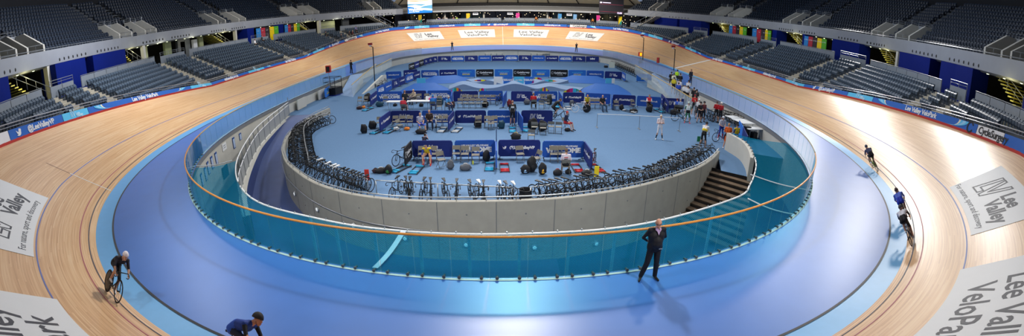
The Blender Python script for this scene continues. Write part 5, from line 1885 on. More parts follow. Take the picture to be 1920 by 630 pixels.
bk_m = mat('black nylon', (24, 25, 30), .65, .2, 12); gy_m = mat('grey nylon', (86, 90, 98), .6, .2, 10); tl_m = mat('dark teal nylon', (22, 64, 84), .6, .15, 9)
for x, y, w, d, h, m, a, kind, st, lab in (
        (683, 250, .6, .45, .85, bk_m, 10, 'rucksack', None, 'tall black rucksack standing alone at the left of the second row'), (699, 242, .7, .5, .8, bk_m, 0, 'rucksack', None, 'large black rucksack on a chair by the second-row end barrier'),
        (715, 324, .8, .5, .35, bk_m, 10, 'holdall', white_m, 'open black kit bag spilling white clothing, left of the front row'), (729, 326, .5, .4, .6, bk_m, -10, 'rucksack', mat('green trim', (40, 120, 60), .6), 'black rucksack with green trim left of the front row'), (705, 324, .5, .35, .3, mat('dark maroon cloth', (54, 34, 40), .7), 0, 'holdall', None, 'dark cloth heap at the far left of the front row'),
        (845, 317, .45, .35, .62, gy_m, 0, 'rucksack', None, 'grey rucksack in front of the LV banner'), (873, 319, .75, .45, .42, gy_m, 0, 'holdall', white_m, 'grey and white holdall in front of the WELCOME banner'), (912, 303, .5, .35, .8, bk_m, 0, 'rucksack', None, 'black bag leaning beside the edge-on barrier'),
        (985, 325, .6, .4, .55, bk_m, 0, 'rucksack', mat('pale bottle', (150, 190, 230), .4), 'black rucksack with pale bottles before the @LeeValleyVP banner'), (997, 322, .6, .5, 1.0, bk_m, 20, 'rucksack', None, 'tall black kit bag propped on a chair before the front row'), (1017, 327, .5, .4, .75, bk_m, 10, 'rucksack', mat('yellow strap', (222, 166, 40), .6), 'black rucksack with a yellow strap before the front row'),
        (1045, 329, .55, .35, .4, bk_m, 0, 'holdall', mat('red trim', (170, 40, 50), .6), 'black holdall with red trim left of the rider in white'), (1100, 330, .7, .5, .4, bk_m, 0, 'holdall', white_m, 'black helmet bag with a white ring behind the right rack'), (1065, 326, .4, .3, .3, bk_m, 0, 'holdall', None, 'small black bag under the chair of the rider in white'),
        (967, 262, .8, .5, .55, bk_m, 0, 'holdall', mat('yellow panel', (226, 190, 30), .6), 'black and yellow bag behind the front barrier row'), (789, 251, .9, .45, .42, bk_m, 0, 'holdall', None, 'black holdall in front of the seated pair'), (896, 239, .7, .45, .75, bk_m, 0, 'rucksack', None, 'black kit pile in front of the navy banner'),
        (940, 241, .6, .45, .75, tl_m, 15, 'rucksack', None, 'dark rucksack left of the rollers rider'), (763, 244, .5, .4, .28, mat('orange cloth', (226, 130, 50), .7), 0, 'holdall', black_m, 'orange and black bag by the tipped chair'), (743, 244, .5, .4, .3, white_m, 0, 'holdall', gy_m, 'white bag under the chairs of the second row'),
        (674, 205, .7, .4, .35, mat('dark maroon cloth', (54, 34, 40), .7), 0, 'holdall', white_m, 'dark bag with a white patch left of the third row'), (682, 203, .4, .3, .3, mat('orange cloth', (226, 130, 50), .7), 0, 'holdall', None, 'small orange bag left of the third row'), (690, 190, .9, .6, 1.0, bk_m, 0, 'rucksack', mat('dark maroon cloth', (54, 34, 40), .7), 'big black kit bag against the end of the third row'),
        (712, 200, .9, .5, .6, tl_m, 0, 'holdall', None, 'dark teal holdall under the third-row banner'), (741, 199, .5, .4, .3, bk_m, 0, 'holdall', None, 'black bag beneath the long table'), (790, 200, .5, .4, .4, bk_m, 0, 'holdall', None, 'round black bag beneath the right half of the table'), (825, 197, .8, .5, .9, tl_m, 0, 'rucksack', bk_m, 'dark teal coat heaped on a chair'),
        (849, 202, .5, .4, .7, mat('dark maroon cloth', (54, 34, 40), .7), 0, 'rucksack', None, 'maroon bag beside the third-row angled barrier'), (910, 201, .7, .5, .7, bk_m, 0, 'rucksack', None, 'black coat on the last chair of the front line of five'), (955, 200, .5, .4, .8, mat('red nylon', (120, 36, 40), .6), 0, 'rucksack', None, 'dark red kit bag behind the rollers rider'),
        (988, 196, .7, .45, .6, gy_m, 0, 'holdall', white_m, 'grey striped kit bag left of the man in red'), (1030, 196, .6, .5, 1.1, mat('olive black cloth', (44, 46, 42), .7), 0, 'rucksack', None, 'dark hooded coat on a chair right of the man in red'), (1072, 199, .5, .4, .7, gy_m, 0, 'rucksack', white_m, 'grey kit hung beside the parked white bicycle'),
        (1165, 206, .5, .4, .6, bk_m, 10, 'rucksack', None, 'black rucksack right of the lone chair'), (1188, 210, .9, .5, .35, bk_m, 0, 'holdall', gy_m, 'black holdall before the navy banner at the right'), (1184, 200, .7, .4, .3, mat('white cloth', (226, 222, 226), .7), 20, 'holdall', gy_m, 'white clothing bundle before the navy banner at the right'), (1217, 210, .7, .5, .75, bk_m, 0, 'rucksack', None, 'large black bag at the feet of the man in a red vest'),
        (1263, 215, .8, .5, .6, bk_m, 0, 'rucksack', None, 'black bag behind the two seated riders'), (1064, 246, .5, .4, .3, bk_m, 0, 'holdall', white_m, 'black and white shoes bag under the man in a red cap'), (1017, 246, .8, .4, .95, bk_m, 0, 'rucksack', None, 'big round black bag hanging at the end of the second row'), (999, 243, .9, .3, 1.0, bk_m, 0, 'rucksack', None, 'black bag cover hung over the LV banner'),
        (728, 163, .6, .5, .7, bk_m, 0, 'rucksack', None, 'black bag behind the slanting barrier chain'), (711, 171, .6, .5, .9, bk_m, 0, 'rucksack', None, 'black drum bag at the near end of the slanting chain'), (1136, 127, .8, .5, .5, bk_m, 0, 'holdall', white_m, 'dark bag on the floor at the far right'), (703, 164, .5, .4, .6, gy_m, 0, 'rucksack', white_m, 'grey kit at the foot of the left camera pole')):
    bag(x, y, w, d, h, m, lab, a, kind, st)
tag(MB().lathe([(.26, 0), (.28, .5), (.3, .55), (.27, .55), (.25, .05)], 14).build('waste_bin', bk_m, loc=W(985, 377)), 'black bin beside the end of the middle rack', 'bin')
tag(MB().lathe([(.03, 0), (.035, .02), (.035, .16), (.015, .19), (.015, .22), (.012, .22)], 10).build('bottle', mat('yellow bottle', (220, 222, 50), .4), loc=W(887, 308)), 'yellow bottle by the third chair at the WELCOME banner', 'bottle')

# long folding table behind the third row
def table(x0, x1, y, label, dep=.75, h=.74, legs=True, z=FZ):
    a, c = W(x0, y, z), W(x1, y, z)
    m = (a + c) / 2
    t = thing('folding_table', label, 'table', m, math.atan2(c[1] - a[1], c[0] - a[0]), 'folding tables')
    w = np.linalg.norm(c - a)
    MB().box((0, 0, h), (w, dep, .045)).build('table_top', white_m, t)
    for sx in (-1, 1):
        for sy in (-1, 1): MB().tube([(sx * (w / 2 - .2), sy * (dep / 2 - .1), 0), (sx * (w / 2 - .2), sy * (dep / 2 - .1), h)], .018, 5).build('leg', steel_m, t)
    return t


table(727, 768, 206, 'long white folding table, half at the left, in the third row')
table(769, 808, 205, 'long white folding table, half at the right, in the third row')
table(1364, 1394, 236, 'white table beside the bicycle clump on the right', 1.0)
table(1380, 1402, 250, 'white counter table behind the navy panel at the right', 1.6, .95)
table(1396, 1424, 260, 'dark equipment bench by the far edge of the net', .8, .8)
tag(MB().box((0, 0, .14), (.35, .25, .26)).build('laptop_box', white_m, loc=W(803, 203) + np.array([0, 0, .75])), 'white box standing on the right half of the long table', 'box')
tag(MB().box((0, 0, .2), (.55, .3, .4)).build('pink_box', mat('bright pink card', (210, 30, 110), .6), loc=W(811, 203) + np.array([0, 0, .5])), 'bright pink box right of the long table', 'box')
# equipment heap by the net on the right
for k, (x, y, w, h, m, lab) in enumerate(((1398, 262, .5, .9, black_m, 'black speaker cabinet at the corner of the net'), (1412, 264, .45, .55, bk_m, 'black flight case at the corner of the net'), (1438, 268, .4, .9, black_m, 'upright black case at the left of the silver heap'))):
    t = thing('equipment_case', lab, 'case', W(x, y - 3), .3, 'equipment cases by the net')
    MB().box((0, 0, h / 2), (w, w * .9, h)).build('body', m, t)
    MB().tube([(-.12, 0, h), (-.1, 0, h + .06), (.1, 0, h + .06), (.12, 0, h)], .012, 5).build('handle', steel_m, t)
silver_m = mat('crumpled silver cloth', (176, 186, 190), .4, .5, 9, metal=.3)
for k, (x, y, sx, sz) in enumerate(((1443, 263, .5, .6), (1452, 265, .55, .65), (1461, 267, .6, .55), (1456, 260, .6, .75), (1447, 258, .5, .7), (1468, 268, .5, .4), (1465, 262, .5, .6))):
    t = MB().ell((0, 0, sz / 2), (sx / 2, sx / 2, sz / 2), 0, 12, 8, fn=lambda V: V * (1 + .12 * np.sin(V[:, [1]] * 23 + V[:, [2]] * 17 + k))).build('silver_bag', silver_m, smooth=True, loc=W(x, y - 4))
    tag(t, 'crumpled silver bag in the heap by the net, %s from the left' % ORD[[0, 2, 4, 3, 1, 6, 5][k]], 'bag', 'silver bags heaped by the net')
# navy panels along the parapet, rider side
for a, c, m, lab in (((1383, 252), (1390, 266), lightf_m, 'bright blue panel at the far end of the parapet'), ((1390, 266), (1398, 286), navyf_m, 'navy panel along the parapet')):
    p, q = W(*a), W(*c)
    d = q - p
    t = tag(MB().box((0, 0, .55), (np.linalg.norm(d), .05, 1.1)).build('advert_hoarding', m, loc=(p + q) / 2, rz=math.atan2(d[1], d[0])), lab, 'panel')
    b = MB(); V, F = text('Lee Valley', .22, .005); b.add([(-x, .03, y + .6) for x, y, _ in V], F); b.build('lettering', white_m, t)
# fire extinguisher
t = thing('fire_extinguisher', 'red fire extinguisher on the inside of the stair parapet', 'extinguisher', W(1403, 312))
MB().lathe([(.07, .3), (.08, .33), (.08, .75), (.05, .83), (.03, .85)], 12).build('cylinder', red_m, t, True)
MB().tube([(0, 0, .84), (0, 0, .92), (.09, 0, .9)], .015, 5).build('valve', black_m, t)
MB().tube([(.05, 0, .86), (.12, 0, .7), (.1, 0, .45)], .012, 5).build('hose', black_m, t)

# low bar fence in front of the third row (three posts and a rail)
t = thing('rope_barrier', 'low white bar on three posts right of the second row', 'barrier', W(1119, 239))
o = W(1119, 239)
pts = [W(1119, 239), W(1198, 242), W(1273, 246)]
MB().tube([p - o + np.array([0, 0, .98]) for p in pts], .022, 6).build('rail', white_m, t)
for p in pts:
    MB().tube([p - o, p - o + np.array([0, 0, .98])], .022, 6).build('post', steel_m, t)
    MB().box(p - o + np.array([0, 0, .02]), (.1, .5, .04)).build('foot', steel_m, t)

# ------------------------------------------------------------------ side ramps with glass and white wedges
def wedge_ramp(lo_a, lo_b, hi_a, hi_b, label, nm):
    A_, B_, C_, D_ = W(*lo_a), W(*lo_b), W(*hi_b, 0), W(*hi_a, 0)
    b = MB()
    b.add([A_, B_, C_, D_], [(0, 1, 2, 3)], 0)
    cb, db = C_.copy(), D_.copy(); cb[2] = db[2] = FZ
    b.add([A_, D_, db], [(0, 1, 2)], 1); b.add([B_, cb, C_], [(0, 1, 2)], 1); b.add([C_, cb, db, D_], [(0, 1, 2, 3)], 1)
    return struct(b.build(nm, [mat('white-lit ramp covering', (150, 176, 214), .25, .1, 2), mat('pale wedge wall', (200, 198, 190), .7, .06)]), label, 'ramp')  # surface colour is paled to carry the white light on the ramp


wedge_ramp((637, 178), (662, 182), (657, 141), (680, 137), 'ramp in a white-lit tone up to the track on the left of the infield', 'floor_track_ramp')
wedge_ramp((1285, 222), (1320, 214), (1222, 138), (1246, 130), 'ramp in a white-lit tone up to the track on the right of the infield', 'floor_track_ramp')


def glass_run(px, z0, z1, h, label, rm):
    """a straight run of glass beside a ramp; px two photo points of the foot"""
    p, q = W(*px[0], z0), W(*px[1], z1)
    t = thing('ramp_glass', label, 'balustrade', p)
    n = max(2, int(np.linalg.norm(q - p) / 1.5))
    for i in range(n):
        a, c = p + (q - p) * (i / n) - p, p + (q - p) * ((i + .985) / n) - p
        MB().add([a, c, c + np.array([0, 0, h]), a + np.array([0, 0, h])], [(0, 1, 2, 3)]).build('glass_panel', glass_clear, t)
    MB().tube([np.array([0, 0, h]), q - p + np.array([0, 0, h])], .04, 6).build('handrail', mat('gold rail', (208, 178, 110), .4), t)
    return t


glass_run([(661, 181), (706, 138)], FZ, FZ + .9, 1.25, 'teal glass beside the left ramp with a golden handrail', None)
glass_run([(706, 141), (735, 124)], FZ + .6, FZ + 1.2, 1.1, 'clear glass at the head of the left ramp', None)
glass_run([(1302, 215), (1222, 163)], FZ + .1, FZ + .95, 1.25, 'teal glass beside the right ramp with a golden handrail', None)
glass_run([(1222, 160), (1190, 138)], FZ + .7, FZ + 1.1, 1.1, 'clear glass at the head of the right ramp', None)
for pts, lab, nm in (([(682, 176), (725, 152), (725, 140), (722, 138)], 'pale concrete wedge beside the left ramp', 'wall_ramp_wedge'), ([(1213, 163), (1262, 186), (1246, 172), (1222, 153)], 'pale concrete wedge beside the right ramp', 'wall_ramp_wedge')):
    a, c = W(*pts[0]), W(*pts[1])
    d = (c - a) / np.linalg.norm(c - a); n = np.array([-d[1], d[0], 0]) * .25
    tall = c if nm and pts[0][0] < 900 else a
    low = a if pts[0][0] < 900 else c
    m = low + (tall - low) * .85
    b = MB()
    V = [low, tall, tall + np.array([0, 0, .8]), m + np.array([0, 0, .95])]
    b.add([v for v in V] + [v + n for v in V], [(0, 1, 2, 3), (7, 6, 5, 4), (0, 4, 5, 1), (1, 5, 6, 2), (2, 6, 7, 3), (3, 7, 4, 0)])
    struct(b.build(nm, mat('pale wedge wall', (200, 198, 190), .7, .06)), lab, 'wall')

# camera poles
def pole(x, yf, xt, yt, z, label, box=None):
    P = W(x, yf, z)
    h = height_of(P, yt)
    t = thing('camera_pole', label, 'pole', P)
    MB().tube([(0, 0, 0), (0, 0, h - .3)], .06, 8).build('post', black_m, t)
    MB().box((0, 0, .04), (.5, .5, .08)).build('base', black_m, t)
    b = MB(); b.tube([(0, 0, h - .35), (-.3, 0, h - .2), (-.3, 0, h - .05)], .04, 6); b.build('arm', black_m, t)
    b = MB(); b.box((-.3, -.05, h + .05), (.5, .3, .26)); b.build('camera_head', mat('red camera housing', (150, 40, 40), .5), t)
    b = MB(); b.ell((-.3, -.05, h - .12), (.16, .16, .16)); b.build('lamp', white_m, t, True)


pole(703, 157, 699, 83, FZ, 'tall black camera pole beside the left ramp')
pole(1204, 133, 1205, 67, FZ, 'tall black camera pole at the far right ramp')
pole(1263, 136, 1262, 88, 0, 'black camera pole beside the finish line')

# lap counter tower on the left and right
def lap_counter(x, y, yt, z, label, deg=0, lit=False, hh=.75):
    P = W(x, y, z)
    h = height_of(P, yt)
    t = thing('lap_counter', label, 'lap counter', P, math.radians(deg))
    MB().tube([(0, 0, 0), (0, 0, h - hh)], .03, 6).build('pole', steel_m, t)
    MB().box((0, 0, h - hh / 2), (.55, .3, hh)).build('housing', red_m, t)
    MB().box((0, -.155, h - hh / 2), (.38, .02, hh * .75)).build('display', mat('amber display', (250, 150, 20), .5, .05, 3, emit=2.) if lit else black_m, t)
    MB().box((0, 0, .03), (.4, .4, .06)).build('base', dark_m, t)


lap_counter(618.5, 166, 123, FZ + .9, 'red lap counter on the black tower at the left')
lap_counter(1199, 130, 98, FZ + .3, 'red lap counter with a lit amber side by the far right ramp', 20, True, .6)
lap_counter(1232.5, 137, 108, FZ + .6, 'red lap counter standing behind the right ramp glass', 60)
P = W(625, 178)
t = thing('scoring_tower', 'black scoring platform with rails at the left', 'platform', P, -.3)
MB().box((0, 0, .45), (1.7, 1.3, .9)).build('platform_box', black_m, t)
MB().box((0, -.02, .06), (1.75, 1.4, .12)).build('skirt', navyf_m, t)
for sx in (-1, 1):
    for sy in (-1, 1): MB().tube([(sx * .8, sy * .6, .9), (sx * .8, sy * .6, 2.0)], .035, 6).build('rail_post', black_m, t)
b = MB()
for z in (1.45, 1.98):
    b.tube([(-.8, -.6, z), (.8, -.6, z), (.8, .6, z), (-.8, .6, z), (-.8, -.6, z)], .03, 6)
b.build('guard_rail', black_m, t)
# pale boxes against the left wall
for x, y, lab in ((561, 204, 'pale board leaning on the wall left of the scoring tower, nearer one'), (599, 185, 'pale board leaning on the wall left of the scoring tower, farther one')):
    P = W(x, y)
    s = s_at(x, y, lambda q: -glass_off(q), lambda q: FZ + 0 * q)
    p0 = G(s, FZ) - Nrm(s) * .35
    nv = Nrm(s)
    tag(MB().box((0, 0, .5), (2.0, .12, .95)).build('wall_board', concp_m, loc=p0, rz=math.atan2(nv[1], nv[0]) - PI / 2), lab, 'board')
tag(MB().box((0, 0, .45), (.9, .25, .9)).build('ventilation_cabinet', mat('cream cabinet', (190, 196, 186), .6), loc=W(1147, 127) + np.array([0, 0, .0])), 'cream louvred cabinet by the far right wall', 'cabinet')
for x0, x1, y, lab in ((909, 943, 103, 'left'), (995, 1030, 103, 'right')):
    a, c = W(x0, y + 4.2), W(x1, y + 4.2)
    t = thing('bench', 'pale bench against the far wall, the %s one' % lab, 'bench', (a + c) / 2)
    w = np.linalg.norm(c - a)
    MB().box((0, 0, .75), (w, .5, .08)).build('top', concp_m, t)
    for f in (-1, -.33, .33, 1): MB().box((f * (w / 2 - .1), 0, .36), (.1, .4, .72)).build('leg', concd_m, t)

# ------------------------------------------------------------------ small pump track
pt_m = mat('grey blue pump track surface', (128, 152, 186), .6, .06, 2)
pb_m = mat('blue berm surface', (38, 96, 176), .6, .08, 1.)
o = W(965, 160)
pump = thing('pump_track', 'low blue pump track with wavy grey riding strip and raised curved ends', 'pump track', o)


def strip(pts, wd, zs, name, m, n=10, side=None):
    P = catmull(np.array([W(x, y) for x, y in pts]), n)
    zf = np.interp(np.linspace(0, 1, len(P)), np.linspace(0, 1, len(zs)), zs)
    z = np.array([np.interp(t, np.linspace(0, 1, len(zs)), zs) for t in np.linspace(0, 1, len(P))])
    zc = catmull(np.stack([np.linspace(0, 1, len(zs)), np.array(zs), 0 * np.array(zs)], 1), 8)
    z = np.interp(np.linspace(0, 1, len(P)), zc[:, 0], zc[:, 1])
    t = np.gradient(P, axis=0); t /= np.linalg.norm(t, axis=1, keepdims=True) + 1e-9
    n_ = np.stack([-t[:, 1], t[:, 0], 0 * t[:, 0]], 1)
    up = np.array([0, 0, 1.])
    Q = np.stack([P - n_ * wd / 2, P - n_ * wd / 2 + up * z[:, None], P + n_ * wd / 2 + up * z[:, None], P + n_ * wd / 2], 1) - o
    return MB().grid(Q, flip=True).build(name, m, pump)


def berm(pts, zin, zout, wd, name, lab=None):
    """banked curve: inner edge along pts, rising outward"""
    P = catmull(np.array([W(x, y) for x, y in pts]), 8)
    k = len(P)
    e = np.clip(np.minimum(np.linspace(.02, 1, k), np.linspace(1, .02, k)) * 4.5, 0, 1) ** .8
    t = np.gradient(P, axis=0); t /= np.linalg.norm(t, axis=1, keepdims=True) + 1e-9
    n_ = np.stack([-t[:, 1], t[:, 0], 0 * t[:, 0]], 1)
    if n_[k // 2, 1] < 0: n_ = -n_
    up = np.array([0, 0, 1.])
    cs = [(0, .02), (wd * .5, zin), (wd, zout), (wd + .1, zout), (wd + .12, 0)]
    Q = np.stack([P + n_ * (a * (.55 + .45 * e))[:, None] + up * (z * e)[:, None] for a, z in [(a + 0 * e, z) for a, z in cs]], 1) - o
    return MB().grid(Q, flip=True).build(name, pb_m, pump)


strip([(842, 166), (880, 165), (930, 166), (965, 167), (1010, 166), (1050, 167), (1090, 170)], 2.6, [.15, .6, .2, .35, .75, .2, .45, .2, .15], 'riding_strip', pt_m)
strip([(885, 153), (925, 157), (970, 159), (1010, 158), (1055, 154)], 2.0, [.35, .15, .5, .15, .1, .15, .5, .15, .35], 'riding_strip', pt_m)
berm([(782, 157.5), (815, 157.5), (852, 156), (892, 153)], .26, .66, 2.2, 'berm')
berm([(1040, 153), (1078, 156), (1115, 157.5), (1153, 158.5)], .26, .66, 2.2, 'berm')
berm([(742, 176), (778, 175.5), (812, 174), (848, 171)], .28, .72, 2.4, 'berm')
berm([(1082, 172), (1115, 175.5), (1150, 178), (1186, 180)], .28, .72, 2.4, 'berm')
PAL = [(214, 40, 140), (110, 40, 130), (60, 190, 230), (230, 226, 40), (40, 160, 120), (170, 30, 60), (250, 140, 30)]
for k, (x0, x1, y, h) in enumerate(((844, 868, 172, .4), (896, 914, 172, .35), (1010, 1030, 171.5, .4), (1056, 1092, 173, .4), (880, 924, 155, .35), (1005, 1052, 155.5, .35), (995, 1020, 151, .35))):
    a, c = W(x0, y), W(x1, y)
    b = MB()
    n = 6
    for i in range(n):
        p, q = a + (c - a) * i / n, a + (c - a) * (i + 1) / n
        hh = h * math.sin(PI * (i + .5) / n)
        h0, h1 = h * math.sin(PI * i / n) + .03, h * math.sin(PI * (i + 1) / n) + .03
        b.add([p - o, q - o, q - o + np.array([0, 0, h1]), p - o + np.array([0, 0, h0])], [(0, 1, 2, 3)], (i * 2 + k) % len(PAL))
    b.build('coloured_skirt', [mat('skirt colour %d' % i, c_, .6, .03) for i, c_ in enumerate(PAL)], pump)
for k, (x0, x1, m, tx) in enumerate(((926, 942, white_m, ''), (944, 961, lightf_m, 'VIBRANT'), (964, 982, bcyan_m, 'Lee Valley'), (984, 1001, lightf_m, 'VIBRANT'), (782, 798, bcyan_m, ''), (1135, 1146, bcyan_m, ''), (1147, 1152, white_m, ''))):
    y = 160 if k < 4 else 159.5
    a, c = W(x0, y), W(x1, y)
    w = np.linalg.norm(c - a)
    t = thing('pump_track_sign', ['plain white panel on the pump track side', 'blue VIBRANT panel, left of the pair, on the pump track side', 'sky blue Lee Valley panel on the pump track side', 'blue VIBRANT panel, right of the pair, on the pump track side', 'sky blue panel at the left corner of the pump track',
              'sky blue panel at the right corner of the pump track', 'small white panel at the right corner of the pump track'][k], 'panel', (a + c) / 2, math.atan2(c[1] - a[1], c[0] - a[0]), 'panels along the pump track')
    MB().box((0, 0, .5), (w, .05, .95 if k < 4 else .6)).build('board', m, t)
    if tx:
        b = MB(); V, F = text(tx, .32 if tx == 'VIBRANT' else .18, .012); b.add([(x, -.03, yy + .6) for x, yy, _ in V], F); b.build('lettering', white_m, t)
        if tx == 'VIBRANT':
            b = MB(); b.add([(w * .2, -.028, .05), (w * .48, -.028, .05), (w * .48, -.028, .95)], [(0, 1, 2)]); b.build('corner_graphic', mat('magenta print', (150, 30, 130), .6), t)
# ------------------------------------------------------------------ people
A3 = lambda *v: np.array(v, float)
skin_m = mat('light skin', (206, 158, 132), .5, .06, 9)
_hm = {}


def cm(rgb):
    k = 'cloth %d %d %d' % rgb
    return mat(k, rgb, .7, .12, 14)


def ell_axes(y_dir, up=(0, 0, 1)):
    y = np.asarray(y_dir, float); y = y / np.linalg.norm(y)
    x = np.cross(y, up); x /= np.linalg.norm(x) + 1e-9
    z = np.cross(x, y)
    return np.stack([x, y, z], 1)


def stand(spread=.11, arms='down', lean=0., turn=0., one=0.):
    J = dict(pel=A3(0, 0, .95), wai=A3(0, .0, 1.08), che=A3(0, 0, 1.28), nek=A3(0, .0, 1.47), hed=A3(0, -.03, 1.635))
    for s, n in ((-1, 'R'), (1, 'L')):
        J['hip' + n] = A3(s * .09, 0, .92); J['kne' + n] = A3(s * (.09 + spread * .4), -.03, .50); J['ank' + n] = A3(s * (.08 + spread), .03, .085); J['toe' + n] = A3(s * (.11 + spread * 1.2), -.14, .03)
        J['sho' + n] = A3(s * .185, 0, 1.425)
        J['elb' + n], J['wri' + n], J['han' + n] = {
            'down': (A3(s * .25, .04, 1.14), A3(s * .26, -.06, .90), A3(s * .255, -.09, .81)),
            'back': (A3(s * .315, .10, 1.17), A3(s * .13, .23, 1.00), A3(s * .04, .25, .96)),
            'hips': (A3(s * .40, .06, 1.17), A3(s * .22, -.06, 1.02), A3(s * .15, -.12, .99)),
            'front': (A3(s * .25, -.04, 1.15), A3(s * .12, -.26, 1.10), A3(s * .05, -.33, 1.12)),
            'crossed': (A3(s * .25, -.06, 1.16), A3(-s * .04, -.22, 1.20), A3(-s * .12, -.23, 1.23)),
            'reach': (A3(s * .24, -.22, 1.18), A3(s * .20, -.46, 1.08), A3(s * .19, -.54, 1.06)),
            'camera': (A3(s * .22, -.18, 1.32), A3(s * .08, -.22, 1.56), A3(s * .05, -.22, 1.62))}[arms]
    if lean:
        c, sn = math.cos(lean), math.sin(lean)
        piv = J['pel'] - A3(0, 0, .02)
        for k in J:
            if k[:3] in ('wai', 'che', 'nek', 'hed', 'sho', 'elb', 'wri', 'han'):
                d = J[k] - piv
                J[k] = piv + A3(d[0], d[1] * c - d[2] * sn, d[1] * sn + d[2] * c)
    return J


def sit(h=.46, lean=.1, arms='lap', legs=.10, knee=.0):
    J = dict(pel=A3(0, .06, h + .10), wai=A3(0, .06, h + .24), che=A3(0, .05, h + .44), nek=A3(0, .04, h + .63), hed=A3(0, 0, h + .80))
    for s, n in ((-1, 'R'), (1, 'L')):
        J['hip' + n] = A3(s * .09, .04, h + .09); J['kne' + n] = A3(s * (.08 + legs), -.38, h + .06); J['ank' + n] = A3(s * (.08 + legs), -.40 - knee, .085); J['toe' + n] = A3(s * (.09 + legs), -.56 - knee, .03)
        J['sho' + n] = A3(s * .185, .05, h + .59)
        J['elb' + n], J['wri' + n], J['han' + n] = {
            'lap': (A3(s * .25, .02, h + .32), A3(s * .14, -.20, h + .20), A3(s * .08, -.27, h + .19)),
            'crossed': (A3(s * .25, -.02, h + .32), A3(-s * .03, -.17, h + .36), A3(-s * .11, -.18, h + .38)),
            'feet': (A3(s * .20, -.10, h + .30), A3(s * .13, -.32, h + .05), A3(s * .12, -.40, h - .05)),
            'reach': (A3(s * .23, -.12, h + .36), A3(s * .15, -.36, h + .32), A3(s * .13, -.44, h + .32))}[arms]
    c, sn = math.cos(lean), math.sin(lean)
    piv = J['pel'].copy()
    for k in J:
        if k[:3] in ('wai', 'che', 'nek', 'hed', 'sho', 'elb') or (k[:3] in ('wri', 'han') and arms != 'feet'):
            d = J[k] - piv
            J[k] = piv + A3(d[0], d[1] * c - d[2] * sn, d[1] * sn + d[2] * c)
    if arms == 'feet':
        for n in 'RL':
            J['wri' + n] = J['ank' + n] + A3(0, -.06, .16); J['han' + n] = J['ank' + n] + A3(0, -.10, .06); J['elb' + n] = (J['sho' + n] + J['wri' + n]) / 2 + A3(.06 if n == 'L' else -.06, 0, .02)
    return J


def ride(up='L', low=.0, standing=0.):
    """forward is +y, in the frame of the bicycle"""
    J = dict(pel=A3(0, -.22, .97), wai=A3(0, -.10, 1.09), che=A3(0, .09, 1.19 - low), nek=A3(0, .25, 1.28 - low), hed=A3(0, .38, 1.37 - low))
    for s, n in ((-1, 'L'), (1, 'R')):
        J['hip' + n] = A3(s * .085, -.19, .94)
        J['sho' + n] = A3(s * .18, .20, 1.24 - low); J['elb' + n] = A3(s * .235, .33, 1.0 - low * .6); J['wri' + n] = A3(s * .205, .47, .835); J['han' + n] = A3(s * .2, .55, .80)
        if n == up: J['kne' + n] = A3(s * .12, .20, .86); J['ank' + n] = A3(s * .11, -.06, .52); J['toe' + n] = A3(s * .115, .10, .46)
        else: J['kne' + n] = A3(s * .105, .10, .58); J['ank' + n] = A3(s * .11, -.10, .215); J['toe' + n] = A3(s * .115, .05, .13)
    if standing:
        for k in ('pel', 'wai', 'che', 'nek', 'hed', 'shoL', 'shoR', 'hipL', 'hipR'): J[k] = J[k] + A3(0, .05, standing)
    return J


PARTS = {}


